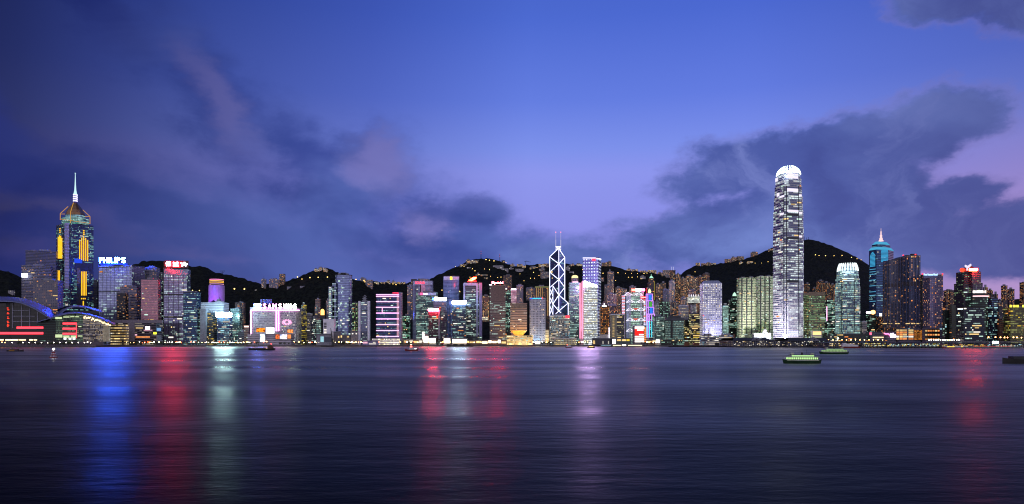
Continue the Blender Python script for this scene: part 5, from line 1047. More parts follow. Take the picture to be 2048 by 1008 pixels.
for px in (1684, 1706): flood(B, 'floodlight', (pt(px, 0, 1478).x, 1488, zat(545, 1490)), (c[0], c[1]-6, zat(530, 1500)), 4e4, 'e8fcff', 120)
for x0, x1, y0, y1 in ((1683.5, 1708, 543, 546), (1684, 1708, 556, 558), (1684, 1708, 560.5, 562)): B.panel('light_band', x0, x1, y0, y1, glow('teal_band', 'dcf4ff', 1.2, False), .4, .3)
for x in (1683, 1708.5): front_tube(B, 'corner_groove', (x, 560), (x, 664), 1.4, plain('groove_dark', '1c2230', .5), -.2)
B.windows(70, 'ggyw', 5)
for px in (1680, 1700): flood(B, 'floodlight', (pt(px, 0, 1462).x, 1462, 12), pt(px, 625, 1500), 2.2e5, 'c8fff8', 75)
# blue glass tower with pink spire
P = pdpoly([(1738, 1660), (1753, 1640), (1777, 1648), (1787, 1670), (1772, 1695), (1745, 1690)]); mt, d = facade('blue', wall='182440', glass='35507c', lit=.14, a='b0f0f0', wf=1, hf=.6, coh=.8, metal=.7)
B = landmark('glass_tower', 'blue glass tower with turquoise light panels and a pink spire', P, d=d); B.ym = 1640.
B.prism('body', P, 3, zat(499, 1640), mt, d)
q = grow(P, 1.5); mb = MB(); mb.prism(q, zat(499, 1640), zat(493, 1640), top=inset(P, 6), bottom=True); mb.build('lit_eave', glow('eave_turquoise', '58c0f0', .75, False), B.root)
p1 = inset(P, 8); B.prism('upper_block', p1, zat(493, 1640), zat(487.5, 1640), mt, d); mb = MB(); mb.prism(p1, zat(487.5, 1640), zat(481, 1640), top=inset(P, 17)); mb.build('lit_cap', glow('eave_turquoise', '58c0f0', .75, False), B.root)
TQ = glow('panel_turquoise', '48b8f0', .8, False); TB = glow('bar_turquoise', '70d0ff', .6, False)
for k in range(12):
    y = 502+k*2.5; w = min(5., 1.5+k*1.6); B.panel('light_bar', 1745.5-w, 1745.5+w, y+2, y+3.6, TQ, .4, .2)
    w = min(7, 2.5+k*2); B.panel('light_bar', 1769-w, 1769+w, y-7, y-5.4, TQ, .4, .2)
for y, w in ((538, 6), (543, 6), (548, 6), (559.5, 6.5), (571, 6), (583, 6.5), (590, 6.5), (602, 6)): B.panel('light_line', 1745.5-w, 1745.5+w, y, y+1.2, TB, .4, .2)
c = (sum(t[0] for t in P)/6, sum(t[1] for t in P)/6); zs = zat(481, 1655); h = zat(455, 1655)-zs
mb = MB(); mb.lathe((c[0], c[1], zs), [(6, 0), (3.6, h*.12), (3.6, h*.2), (2.2, h*.3), (2.6, h*.45), (1.4, h*.5), (1.2, h*.75), (.5, h*.78), (.3, h)], 10); mb.build('spire', glow('spire_pink', 'ffd8dc', 1.1, False), B.root)
B.windows(30, 'cgw', 4)
# big dark hotel and its neighbour
B = tower('hotel_tower', 'huge dark ribbed hotel tower with scattered orange windows', 1805, 1841, 512, 1480, 'hotel', 'box', 1, 0, nwin=46, wk='oooy', span=1, wall='3c4058', glass='3c4464', lit=.13, b='ffb878', metal=.5, hf=.7, plant=False)
p = fit(unit_shape('box', .9), 1765.5, 1806, 1505); B.prism('left_wing', p, 3, zat(520, 1505), facade('hotel', wall='4a4a58', glass='4a4c62', lit=.14, hf=.7)[0], BASE)
mb = MB(); q = [(p[0][0], p[0][1]), (p[1][0], p[1][1]), (p[2][0], p[2][1]), (p[3][0], p[3][1])]; z = zat(520, 1505)
mb.face([(q[0][0], q[0][1], z), (q[1][0], q[1][1], z), (q[1][0], q[1][1], zat(512.5, 1505)), (q[0][0]+12, q[0][1], zat(519, 1505))]); mb.face([(q[0][0]+12, q[0][1], zat(519, 1505)), (q[1][0], q[1][1], zat(512.5, 1505)), (q[2][0], q[2][1], zat(512.5, 1505)), (q[3][0]+12, q[3][1], zat(519, 1505))]); mb.face([(q[0][0], q[0][1], z), (q[0][0]+12, q[0][1], zat(519, 1505)), (q[3][0]+12, q[3][1], zat(519, 1505)), (q[3][0], q[3][1], z)])
mb.build('sloping_top', plain('dark_top', '34343c', .6), B.root)
for x in (1769, 1775, 1781, 1787.5, 1794, 1800, 1806.5, 1813, 1819.5, 1826, 1832, 1838): front_tube(B, 'rib', (x, 523 if x < 1800 else 513.5), (x, 653), 1.1, plain('rib_blue', '50587c', .5), .5)
front_tube(B, 'service_band', (1766, 570.5), (1804, 570.5), 8, plain('band_brown', '3c343a', .6), -3.5); front_tube(B, 'service_band', (1806, 567.5), (1840.5, 567.5), 9, plain('band_brown', '3c343a', .6), -4)
for x0, x1, t in ((1806, 1836, 510), (1820, 1834, 507.5)): mb = MB(); p = fit(unit_shape('box', .5), x0, x1, 1500); mb.prism(p, B.zt, zat(t, 1500)); mb.build('roof_plant', M_DARK, B.root)
for x0, x1 in ((1766, 1775), (1777, 1784), (1790, 1799), (1812, 1820), (1822, 1829), (1831, 1839)): B.panel('lit_window', x0, x1, 646.3, 648, LIT['y'], .3, .6)
for x, y in ((1806.5, 510.5), (1831, 509)): mb = MB(); mb.box(tuple(pt(x, y, 1490)), (2, 2, 2)); mb.build('beacon', glow('beacon_red', 'ff3848', 2.5, False), B.root)
B.windows(50, 'oooy', 1)
B = tower('hotel_tower', 'lilac grid-fronted hotel with white lettering at the top, right of the huge dark hotel', 1846, 1886, 549, 1450, 'whitegrid', 'box', .9, 0, nwin=60, wk='oooy', span=1, bay=3.4, fh=3.7, wf=.6, hf=.62, lit=.22, wall='6a6484', glass='6e6a94', a='ffb888', b='ffd8b8', s=1.2, metal=.5, plant=False)
p = fit(unit_shape('box', 3), 1841, 1846, 1455); B.prism('dark_side', p, 3, zat(549, 1455), facade('aptdark', lit=.08)[0], BASE)
B.panel('top_screen', 1847, 1876, 549, 556, plain('top_screen_lilac', '5c5c80', .4), .4); r = thing('hotel_sign', 'white hotel lettering on the lilac grid-fronted hotel', 'sign', pt(1860, 551, 1449)); letters('lettering', 'Four Seasons Hotel', 1847.5, 1874.5, 547, 551, 1447, glow('hotel_white', 'b0dcff', 1.8, False), r, bold=.02)
for x in (1845, 1885): mb = MB(); mb.box(tuple(pt(x, 548, 1450)), (2, 2, 2)); mb.build('beacon', glow('beacon_red', 'ff3848', 2.5, False), B.root)
# lower right cluster
B = tower('office_tower', 'dark low office with an orange-white glowing sign on its roof', 1732, 1752, 629, 1540, 'darkgreen', 'box', .8, 0, nwin=14, wk='ygw', span=3, lit=.3, plant=False)
r = sign_frame(B, 'rooftop_sign', 'orange-white glowing rooftop sign left of the huge dark hotel', 1733, 1750, 622, 628, 1538); mb = MB(); a = pt(1746, 624.5, 1538); mb.lathe((a.x, a.y, a.z-4.5), [(1, 0), (4.2, 1.6), (4.6, 4.5), (4.2, 7.4), (1, 9)], 14); mb.build('glowing_disc', glow('sign_amber', 'ffb468', 5, False), r); mb = MB(); a = pt(1737, 625, 1538); mb.box(tuple(a), (9, 2, 3.6)); mb.build('light_box', glow('sign_orchid', 'f8dcff', 5, False), r)
tower('office_tower', 'small grey office with two white window rows right of the smaller claw-crowned tower', 1720.5, 1734, 644, 1530, 'concrete', 'box', .8, 0, nwin=8, wk='ww', span=4, lit=.3)
tower('office_tower', 'dark block with a white round lamp on its corner beside the huge dark hotel', 1752, 1767, 634, 1560, 'aptdark', 'box', .8, 0, nwin=12, wk='wwo', span=3, plant=False).panel('round_lamp', 1758.5, 1763, 627.5, 632, LAMP_WHITE, .5, .5)
B = tower('shopping_mall', 'wide grey mall podium with a glowing ribbon sign and tall orange glazing', 1792, 1842, 655.5, 1440, 'concrete', 'box', .3, 0, nwin=0, lit=0, wall='5a5c70', plant=False, parapet=False)
for c_, (x0, x1) in enumerate(((1793.5, 1798), (1799, 1805), (1806, 1813.5), (1817, 1826.5))):
    for k, m in enumerate(('y', 'o', 'o', 'w', 'o')): B.panel('lit_glazing', x0, x1, 659+k*4.2, 662.4+k*4.2, LIT[m] if (k+c_) % 4 else LIT['y'], .3, .2)
B.panel('orange_curtain_wall', 1828.5, 1844, 659.5, 680, facade('full', lit=.8, a='ff9a3c', b='ffb860', wall='5a2c10', glass='402010', bay=.9, fh=2.2, s=1.1)[0], .3, .2)
B = tower('shopping_mall', 'grey mall wing with rows of square orange windows under the lilac hotel', 1844, 1887, 656, 1420, 'concrete', 'box', .3, 0, nwin=0, lit=0, wall='545670', plant=False, parapet=False)
B.panel('dark_glass', 1849, 1880, 658.5, 680, plain('mall_glass', '14141c', .2), .3)
for y in (660, 668, 677): 
    for k in range(6): B.panel('lit_window', 1850+k*5, 1853.6+k*5, y, y+3, LIT['o'] if (k*3+int(y)) % 4 else LIT['y'], .3, .5)
B = tower('shopping_mall', 'low grey mall block carrying the glowing ribbon sign', 1732, 1792, 663.5, 1445, 'concrete', 'box', .3, 0, nwin=10, wk='goy', span=3, lit=.1, wall='4c4e5c', plant=False, parapet=False)
B.panel('lit_strip', 1745.5, 1767, 673.5, 676, SHOP, .4, .3); B.panel('red_emblem', 1739, 1743, 665, 669.5, glow('emblem_rose', 'ff6888', 2.2, False), .4, .3); B.panel('lit_strip', 1750, 1759, 677.5, 680, LIT['y'], .4, .3)
r = thing('ribbon_sign', 'pink ribbon and white-violet lettering glowing on the low grey mall block', 'sign', pt(1780, 676, 1443)); letters('lettering', 'ife', 1780.5, 1792, 666, 675.5, 1442, glow('mall_letters', 'f4d8ff', 4, False), r, bold=.04)
mb = MB(); pp = [(1768, 666.5), (1772, 668), (1776, 667.5), (1780, 670), (1782, 674)]
for a, b_ in zip(pp, pp[1:]): mb.bar(pt(a[0], a[1], 1442), pt(b_[0], b_[1], 1442), 2.4, .8)
mb.build('ribbon', glow('ribbon_pink', 'ff78b0', 3, False), r)
tower('low_block', 'dark terraced roof block with orange lights above the glowing ribbon sign', 1767, 1792, 655, 1462, 'aptdark', 'box', .3, 0, nwin=12, wk='oo', span=3, lit=.3, plant=False)
tower('low_block', 'long low dark terminal roof with small lamps below the smaller claw-crowned tower', 1645, 1735, 668, 1440, 'darkgreen', 'box', .3, 0, nwin=34, wk='oyyw', span=3, lit=.2, wall='2c2c30', plant=False)
tower('low_block', 'pale-framed glass pavilion right of the white giant foot', 1621.5, 1644, 661.5, 1455, 'full', 'box', .3, 0, nwin=0, lit=1., a='e8e0a0', b='fff0b0', wall='a8a8b0', s=.6, bay=16, fh=11, wf=.85, hf=.75, plant=False, parapet=False)
tower('low_block', 'pale box building and lower roofs left of the white giant foot', 1505, 1542, 666, 1490, 'concrete', 'box', .3, 0, nwin=6, wk='wy', span=2, lit=.1, wall='7c8a90', tiers=((1524, 1536, 664.5),))
# far right
mt, d = facade('dark', wall='1a1420', glass='181c30', lit=.28, a='c8f0b0', b='ffe0a0')
B = tower('office_tower', 'dark stepped tower with red rooftop lettering and a white chevron crest', 1908, 1965, 567, 1400, 'dark', 'box', .8, 0, nwin=26, wk='gyg', lit=.26, wall='20182a', glass='201c30', a='c8f0b0', plant=False, tiers=((1912, 1961, 543),))
p = fit(unit_shape('box', .9), 1934, 1962, 1396); B.prism('lilac_front', p, zat(575, 1396), zat(543.5, 1396), facade('bands', wall='5a4c64', glass='2c2838', lit=.14, a='c8f0b0')[0], BASE); p = fit(unit_shape('box', .9), 1934, 1965.5, 1393); B.prism('lilac_front', p, 3, zat(567.5, 1396), facade('bands', wall='5a4c64', glass='2c2838', lit=.2, a='c8f0b0')[0], BASE)
r = thing('rooftop_sign', 'red glowing rooftop letters and red disc under a white chevron, far right', 'sign', pt(1936, 543, 1395)); letters('lettering', 'COSCO', 1938, 1955, 536.8, 542, 1393, glow('ship_letters', (1, .03, .012), 420), r, bold=0)
mb = MB(); a, b = pt(1936.5, 543, 1394.5), pt(1957, 535.5, 1394.5); mb.box(((a.x+b.x)/2, 1394.8, (a.z+b.z)/2), (b.x-a.x, .8, b.z-a.z)); mb.build('board', glow('board_red', (1, .05, .03), 1.4, False), r)
mb = MB(); a = pt(1924.5, 540, 1394); mb.lathe((a.x, a.y, a.z-4), [(1, 0), (3.6, 1.2), (4.2, 4), (3.6, 6.8), (1, 8)], 14); mb.build('red_disc', glow('disc_red', (1, .05, .02), 2.6, False), r)
WC = glow('chevron_white', 'f0e4ff', 1.1, False)
for y in (530.5, 533): mb = MB(); mb.bar(pt(1930, y, 1394), pt(1935.5, y+2.4, 1394), 1.8); mb.bar(pt(1935.5, y+2.4, 1394), pt(1942, y-2.2, 1394), 1.8); mb.build('chevron', WC, r)
mb = MB(); mb.bar(pt(1934.5, 541, 1394), pt(1934.5, 536, 1394), 2); mb.bar(pt(1934.5, 536, 1394), pt(1938, 534.5, 1394), 1.8); mb.build('chevron_stem', WC, r)
mb = MB(); mb.face([pt(1921, 543, 1397), pt(1958, 543, 1397), pt(1944, 532, 1397), pt(1934, 530, 1397)]); mb.face([pt(1921, 543, 1400), pt(1934, 530, 1400), pt(1944, 532, 1400), pt(1958, 543, 1400)]); mb.build('sign_house', M_DARK, r)
B = tower('office_tower', 'dark round-fronted tower with a white light crown and pale rose eave line', 1931, 1976, 592, 1340, 'darkgreen', 'bow', .7, 0, nwin=20, wk='ggc', span=2, lit=.3, plant=False, parapet=False)
for k in range(10): 
    p0, p1 = B.poly[k], B.poly[k+1]; mb = MB(); mb.bar((p0[0]*1.0, p0[1]-1.2, B.zt-.2), (p1[0], p1[1]-1.2, B.zt-.2), 2.); mb.build('eave_light', glow('eave_rose', 'ffc8cc', 1.9, False), B.root)
p = fit(unit_shape('bow', .6), 1935, 1971, 1346); mb = MB(); mb.prism(p, B.zt, zat(586, 1346)); mb.build('crown_wall', M_DARK, B.root)
for k in range(10):
    if k == 7: continue
    p0, p1 = p[k], p[k+1]; mb = MB(); z = zat(583.5, 1346); mb.bar((p0[0], p0[1]-1, z), (p1[0], p1[1]-1, z), 4.6, 1); mb.build('crown_light', glow('crown_cream', 'fff4ec', 2.4), B.root)
for x in (1936, 1952, 1969): mb = MB(); mb.bar(pt(x, 586, 1342), pt(x, 573, 1342), .8); mb.build('antenna', M_STEEL, B.root)
tower('office_tower', 'big plain near-black glass block with broken rows of lit offices, far right', 1911.5, 1969, 615, 1290, 'dark', 'box', .6, 0, nwin=56, wk='ggwy', span=7, lit=.16, wall='0e1020', glass='1c2038', coh=.85, metal=.6, plant=False)
r = thing('office_sign', 'tiny pale lettering on the upper left of the big near-black block', 'sign', pt(1920, 619, 1289)); [MB().box(tuple(pt(1916+k*1.5, 618, 1288.5)), (1.1, .4, 1.7)).build('letter', SIGN_PALE, r) for k in range(7)]
tower('office_tower', 'dark green-lit narrow block right of the lilac hotel', 1885, 1899, 620, 1360, 'darkgreen', 'box', .9, 0, nwin=14, wk='ggc', span=3, lit=.24).panel('amber_line', 1885.5, 1891, 617, 619, LIT['o'], .4, .3)
tower('office_tower', 'olive windowless column beside the big near-black block', 1899, 1911.5, 610, 1350, 'concrete', 'box', .9, 0, nwin=2, wk='o', lit=0, wall='3c4032', plant=False)
tower('office_tower', 'dark blue glass tower with green window rows right of the big near-black block', 1976, 1995.5, 597, 1360, 'blue', 'box', .9, 0, nwin=30, wk='ggc', span=4, lit=.3, wall='101830', glass='243c6c')
B = tower('hotel_tower', 'olive-yellow office block with round yellow lamps along its roof, far right edge', 2006.5, 2062, 616, 1330, 'yellow', 'box', .5, 0, nwin=46, wk='kko', span=3, lit=.4)
for x0 in (2019, 2026, 2032.5, 2044.5): B.panel('roof_lamp', x0, x0+4.5, 610, 614.5, glow('lamp_lemon', 'f4e850', 1.8, False), .6, .3)
tower('office_tower', 'low brown block left of the olive-yellow office block', 1995, 2007, 637, 1345, 'tan', 'box', .8, 0, nwin=6, wk='oo', lit=.06, wall='5c3c28')
apt('dim apartment block with amber windows between the lilac hotel and the red-lettered tower', 1886.5, 1909, 581, 1720, 'aptdark', 24, wk='yyo', base=690, wall='3c3440')
apt('dark stepped apartment tower just right of the red-lettered tower', 1966, 1976, 574, 1560, 'aptdark', 12, base=690, wall='34303c')
apt('dark apartment tower descending in steps, second right of the red-lettered tower', 1974, 1986, 580, 1580, 'aptdark', 12, base=690, wall='34303c')
apt('small dark apartment tower with a pale clock-like panel', 1985, 1996, 588, 1520, 'aptdark', 6, base=690, wall='3c3848')
apt('tall dark apartment tower against the pink sky, left of the pair', 2002, 2015, 572, 1600, 'aptdark', 10, base=690, wall='3a2c3c')
apt('slightly lower dark apartment tower against the pink sky, right of the pair', 2014, 2029, 579, 1620, 'aptdark', 10, base=690, wall='403448')
apt('dark apartment tower cut by the right edge of the picture', 2039, 2064, 565, 1640, 'aptdark', 10, base=690, wall='2c2430')
tower('office_tower', 'low dark violet block under the two dark apartment towers at far right', 1990, 2010, 606, 1450, 'aptdark', 'box', .8, 0, nwin=8, wk='cg', wall='241c34')

# ------------------------------------------------------------------ big rooftop letters
BLUE_L = glow('blue_letters', (.02, .09, 1), 560)
r = sign_frame(None, 'rooftop_sign', 'huge blue-white rooftop letters on the broad grey glass slab at left', 199, 252, 515, 527, 1641)
for ch, x0, x1 in zip('PHILIPS', (199, 207.8, 217.4, 221.8, 229.4, 233.8, 243.2), (205.4, 214.8, 219.2, 226.8, 231.2, 240.2, 251)): letters('letter', ch, x0, x1, 514.8, 525.8, 1640, BLUE_L, r, bold=.0)
mb = MB(); a = pt(197, 529, 1641); b = pt(255, 527.4, 1641); mb.box(((a.x+b.x)/2, 1643, (a.z+b.z)/2), (b.x-a.x, 3, 2.2)); mb.build('base_beam', plain('beam_navy', '101848', .6), r)
r = sign_frame(None, 'rooftop_sign', 'red and yellow characters with a white star figure on a dark rooftop board', 327.5, 377, 521.5, 535.5, 1601, M_BLACK)
RY = glow('red_characters', (1, .02, .028), 330)
letters('character', '保', 331, 342, 522.8, 532.6, 1600, RY, r, bold=-.005); letters('character', '誠', 346, 357, 523.6, 533.2, 1600, RY, r, bold=-.005)
mb = MB(); mb.bar(pt(361, 526, 1600), pt(366, 528, 1600), 2.4); mb.build('red_wing', RY, r)
mb = MB()
for a, b, w in (((364, 533), (367.5, 525), 2.6), ((367, 525), (372, 532.5), 2.6), ((366.5, 525.5), (371, 525.5), 3), ((370, 531.5), (374.8, 527.5), 2.2), ((366, 530), (371, 530), 1.6)): mb.bar(pt(a[0], a[1], 1600), pt(b[0], b[1], 1600), w, 1)
mb.build('white_figure', glow('figure_white', 'f0ecff', 5), r)
r = sign_frame(None, 'rooftop_sign', 'row of big pink-to-white rooftop letters with blue rings at their left', 507, 594, 607, 617, 1570)
for ch, x0, c, s in zip('SAMSUNG', (526.3, 536.2, 545.6, 557.4, 567, 576.3, 586.4), ((1, .30, .85), (1, .32, .85), (1, .36, .9), (1, .52, .62), (1, .82, .85), (.95, 1, .78), (.62, 1, .68)), (20, 18, 16, 16, 16, 26, 60)):
    letters('letter', ch, x0, x0+(7.6 if ch == 'M' else 6), 607.6, 616.8, 1569, glow('letter_'+str(x0), c, s), r, bold=.0)
for x, y in ((510.4, 609.5), (515, 609.5), (519.6, 609.5), (512.7, 611.3), (517.3, 611.3)):
    mb = MB(); q = pt(x, y, 1569)
    for k in range(16):
        a, b = 2*math.pi*k/16, 2*math.pi*(k+1)/16; mb.bar((q.x+2.5*math.cos(a), 1569, q.z+2.3*math.sin(a)), (q.x+2.5*math.cos(b), 1569, q.z+2.3*math.sin(b)), .9)
    mb.build('ring', glow('ring_blue', (.12, .2, 1), 130), r)
mb = MB(); mb.bar(pt(507, 615.2, 1569), pt(522.8, 615.2, 1569), 2.); mb.build('underline', glow('ring_blue', (.12, .2, 1), 130), r)
r = thing('roof_lattice', 'grey lattice frame standing on the roof behind the big pink-to-white letters', 'lattice', pt(532, 607, 1600)); mb = MB()
for k in range(9): mb.bar(pt(521+k*2.75, 607, 1600), pt(521+k*2.75, 598.5, 1600), .5)
for k in range(4): mb.bar(pt(521, 598.8+k*2.6, 1600), pt(543, 598.8+k*2.6, 1600), .5)
mb.build('lattice', plain('lattice_grey', '74749c', .5), r)
mb = MB()
for k in range(4): mb.bar(pt(523+k*6, 618, 1602), pt(523+k*6, 600, 1601), .6)
mb.build('struts', M_DARK, r)

# ------------------------------------------------------------------ exhibition centre with wing roofs (left edge)
def Yx(px, y): return y
ROOF_M, RT = new_mat('wing_roof_metal'); tcn = RT.n('ShaderNodeTexCoord'); pr = RT.n('ShaderNodeBsdfPrincipled'); wv = RT.n('ShaderNodeTexWave'); wv.inputs['Scale'].default_value = .35; RT.put(wv.inputs[0], tcn.outputs['Object'])
RT.put(pr.inputs['Base Color'], RT.mix(RT.ss(wv.outputs[1], .2, .35), lin('5c6490'), lin('7c84ac'))); pr.inputs['Metallic'].default_value = .6; pr.inputs['Roughness'].default_value = .5
RT.put(RT.n('ShaderNodeOutputMaterial').inputs[0], pr.outputs[0])
HK = thing('exhibition_centre', 'exhibition centre with sweeping wing-shaped roofs and red neon bands at the left edge', 'building', (ray(100, 1420), 1420, 3))
def wing(name, front, back, Yf, Yb, th, n=24):
    def samp(t, k):
        x = t[0][0]+(t[-1][0]-t[0][0])*k
        for (a, b), (c_, d_) in zip(t, t[1:]):
            if x <= c_+1e-6: u = (x-a)/(c_-a); u2 = u*u*(3-2*u)*.35+u*.65; return x, b+(d_-b)*u2
        return t[-1]
    rows = []
    for j in range(7):
        v = j/6; row = []
        for i in range(n+1):
            fx, fy = samp(front, i/n); bx, by = samp(back, i/n); Y = Yf+(Yb-Yf)*v; px = fx+(bx-fx)*v; py = fy+(by-fy)*math.sin(v*math.pi/2); row.append(tuple(pt(px, py, Y)))
        rows.append(row)
    mb = MB(); mb.sheet(rows, 0, th); return mb.build(name, ROOF_M, HK, True, True)
wing('wing_roof', [(-170, 640), (-60, 606), (0, 602), (25, 602.5), (45, 606), (70, 617), (90, 630), (103, 638.5)], [(-170, 632), (-60, 598), (0, 593.2), (25, 593.6), (50, 597), (80, 607.5), (100, 617), (112, 631)], 1385, 1470, 1.6)
wing('wing_roof', [(122, 628), (128, 621), (140, 614.5), (152, 613), (172, 614.5), (190, 620.5), (203, 624)], [(113, 620), (122, 616), (138, 611.5), (152, 610.5), (172, 611.5), (190, 617), (206, 621.5)], 1450, 1520, 1.4)
wing('wing_roof', [(73, 644), (95, 637.5), (115, 631.5), (135, 627.2), (155, 626), (175, 629), (195, 634.5), (212, 641.5), (230, 649.5)], [(84, 640), (100, 634), (118, 628), (138, 624), (155, 623), (175, 625.5), (195, 631), (212, 638), (231, 646.5)], 1390, 1460, 1.3)
rows = [[tuple(pt(x, y, Y)) for x, y in ((95, 634), (105, 625), (115, 613), (128, 611), (146, 611))] for Y in (1475, 1540)]; mb = MB(); mb.sheet(rows, 0, 1); mb.build('link_roof', ROOF_M, HK, True, True)
# rear block under the second wing
mb = MB(); mb.prism(pdpoly([(125, 1460), (196, 1460), (196, 1520), (122, 1520)]), 3, zat(622, 1460)); mb.build('rear_hall', plain('hall_dark', '14141c', .4), HK)
class Face(Bld):
    def __init__(s, root, segs): s.root = root; s.walls = segs; s.d = BASE
fa, fb = pdpoly([(-160, 1400), (110, 1400)]); fc, fd = pdpoly([(74, 1398.2), (221, 1398.2)])
HL = Face(HK, [(fa, fb, 3, 120)]); HR = Face(HK, [(fc, fd, 3, 120)])
def glass_under(eave, x0, x1, Y, py_bot, mat, name, bay=2.5, fh=4.5):
    n = 30; mb = MB()
    for i in range(n):
        xa, xb = x0+(x1-x0)*i/n, x0+(x1-x0)*(i+1)/n
        ya, yb = lerp_tab(eave, xa)+1, lerp_tab(eave, xb)+1
        p = [pt(xa, py_bot, Y), pt(xb, py_bot, Y), pt(xb, yb, Y), pt(xa, ya, Y)]
        mb.face([tuple(q) for q in p], [(q.x, q.z) for q in p])
    return mb.build(name, mat, HK)
E1 = [(-160, 640), (0, 603), (25, 603.5), (45, 607), (70, 618), (90, 631), (104, 639)]
E3 = [(74, 644.5), (95, 638.5), (115, 632.5), (135, 628), (155, 627), (175, 630), (195, 635.5), (212, 642.5), (222, 648)]
glass_under(E1, -160, 103, 1400, 683, facade('dark', lit=.05, wall='0a090c', glass='0c0a0e', a='ff9050', metal=.3, bay=6, fh=8, wf=.9, hf=.9, s=.3)[0], 'glass_wall')
glass_under(E3, 74, 112, 1398.6, 683, facade('darkgreen', lit=.25, bay=4, fh=5, wf=.9, hf=.4, b='e0ffb0', s=.6)[0], 'glass_wall')
glass_under(E3, 112, 166, 1398.6, 683, facade('darkgreen', lit=.62, bay=2.6, fh=3.4, wf=.9, hf=.7, a='88a890', b='b8d0a0', s=.55, coh=.5, wall='101816', glass='14201e')[0], 'glass_wall')
glass_under(E3, 166, 221, 1398.6, 683, facade('dark', lit=.62, bay=2.4, fh=3.2, wf=.9, hf=.7, a='d8c8b8', b='ffdca0', s=.75, coh=.4, wall='4a4650', glass='2a2a32')[0], 'glass_wall')
MUL = plain('mullion_grey', '8c8ca0', .5)
for x in (26, 43.5, 60, 76): HL.panel('mullion', x-.5, x+.5, 606+max(0, x-35)*.42, 656, MUL, .6, .2)
for y in (621, 632.3, 643.3): HL.panel('mullion', 26, 44+(y-606)*1., y-.35, y+.35, MUL, .6, .25)
for x in (16, 92): HL.panel('dark_pier', x-4 if x < 50 else x-1, x+4 if x < 50 else x+1, 606 if x < 50 else 634, 683, M_BLACK, .4, .1)
for k, y in enumerate((616, 619.8, 625.5, 627.5, 634, 637, 642.5, 645, 648.5, 650.5, 653)): HL.panel('red_lamp', 15 if k % 3 else 14.4, 19 if k % 2 else 17.4, y-.8, y+.8, glow('lamp_scarlet', (1, .06, .03), 1.5, False), .4, .6)
for x0, x1, y0, y1 in ((34.5, 87.5, 653.3, 657.5), (-40, 87.5, 664.2, 668.6)): HL.panel('neon_band', x0, x1, y0, y1, glow('neon_crimson', (1, .05, .075), 2.6), 1., .8)
for y0 in (645.3, 655.6, 665.7): HR.panel('neon_band', 126.5, 154, y0, y0+3.6, glow('neon_crimson', (1, .05, .075), 2.6), 1., .8)
HR.panel('neon_band', 153, 154, 646, 676, glow('neon_crimson', (1, .05, .075), 2.6), .8, .7)
for y in (662, 671): HL.panel('lit_corner_room', 75, 91, y-2.5, y+3, glow('room_lime', 'd8e8a0', .55, False), .3, .4)
for k in range(26):
    x = 168+k*2.1; y = lerp_tab(E3, x)+2+rnd.random()*4; HR.panel('ceiling_light', x, x+1.2, y, y+2+rnd.random()*2.5, glow('hall_light', 'ffe0a8', 3.4, False), .4, .35)
for x0, x1, y0, y1 in ((111, 124, 634, 638), (127, 139, 633, 635), (141, 149, 632.5, 634.3), (151, 158, 632.5, 634.5), (111, 125, 669, 675), (127, 139, 671, 676), (142, 152.5, 671, 676), (156, 165, 671, 673), (157, 163, 652, 654)): HR.panel('lit_ceiling', x0, x1, y0, y1, glow('ceiling_lime', 'dcf0b8', 1., False), .3, .3)
for x in (130.5, 140.5, 148.5): HR.panel('white_lamp', x-2, x+2, 676, 679, glow('lamp_blue_white', 'f0f0ff', 6, False), .5, .6)
for y in (648, 657.5, 668): HR.panel('balcony', 155, 207, y, y+.9, plain('balcony_pale', 'a8a4b0', .5), 1.4, .2)
for k in range(7): HR.panel('column', 207+k*2, 207.8+k*2, 650+k*.6, 683, plain('column_cream', 'd0c8a8', .5), 1.2, .3)
for x0, x1 in ((0, 7.5), (11.5, 20), (21, 37), (39, 52), (59, 66), (68, 78)): HL.panel('lit_strip', x0, x1, 678.5, 681, SHOP, .4, .5)
for px, ty, w, c in ((182, 648, 4e4, 'ffd490'), (205, 655, 4e4, 'ffe0b0'), (140, 640, 2e4, 'a0ffc8')):
    class _F: root = HK
    flood(_F, 'floodlight', (pt(px, 0, 1382).x, 1383, 5), pt(px, ty, 1398), w, c, 120)
mb = MB(); mb.prism(pdpoly([(-160, 1372), (207, 1372), (207, 1392), (-160, 1392)]), 3, zat(683, 1372)); mb.build('terrace', plain('terrace_mauve', '4c4450', .7), HK)
# terraces and old podium right of it
tower('terraced_block', 'open terraced block with warm lit galleries right of the wing roofs', 221, 258, 648, 1450, 'full', 'box', .4, 0, nwin=26, wk='yyw', span=3, wall='5a5048', glass='302820', lit=.8, a='ffe4b0', b='ffd080', bay=4, fh=5.5, hf=.4, wf=.9, coh=.3, s=.9, plant=False, parapet=False)
B = tower('podium_building', 'heavy grey concrete podium frame with lit shops inside, under the tower with painted pink reflection', 222, 326, 640, 1500, 'concrete', 'box', .3, 0, nwin=16, wk='wyop', span=4, lit=.25, wall='504c5a', glass='20202c', bay=5, fh=5, wf=.95, hf=.5, plant=False, parapet=False)
for x0, x1, y0, y1 in ((222, 326, 640, 646.5), (258, 270, 646.5, 683), (312, 321, 670, 683)): B.panel('concrete_frame', x0, x1, y0, y1, plain('frame_concrete', '6e6874', .8), 2, .3)
for x0, x1, y0, y1, m in ((291, 300, 653, 659, glow('shop_pink_white', 'f8d8ff', 3, False)), (288, 305, 659.5, 662, LIT['p']), (272, 286, 655, 657, LIT['y']), (307, 313.5, 664.5, 668.5, glow('shop_lemon', 'ecf040', 1.8, False)), (313, 321, 656, 662, glow('shop_ice', '88b8f0', .8, False)), (272, 300, 673, 675, LIT['o'])): B.panel('shop_sign', x0, x1, y0, y1, m, .5, .5)

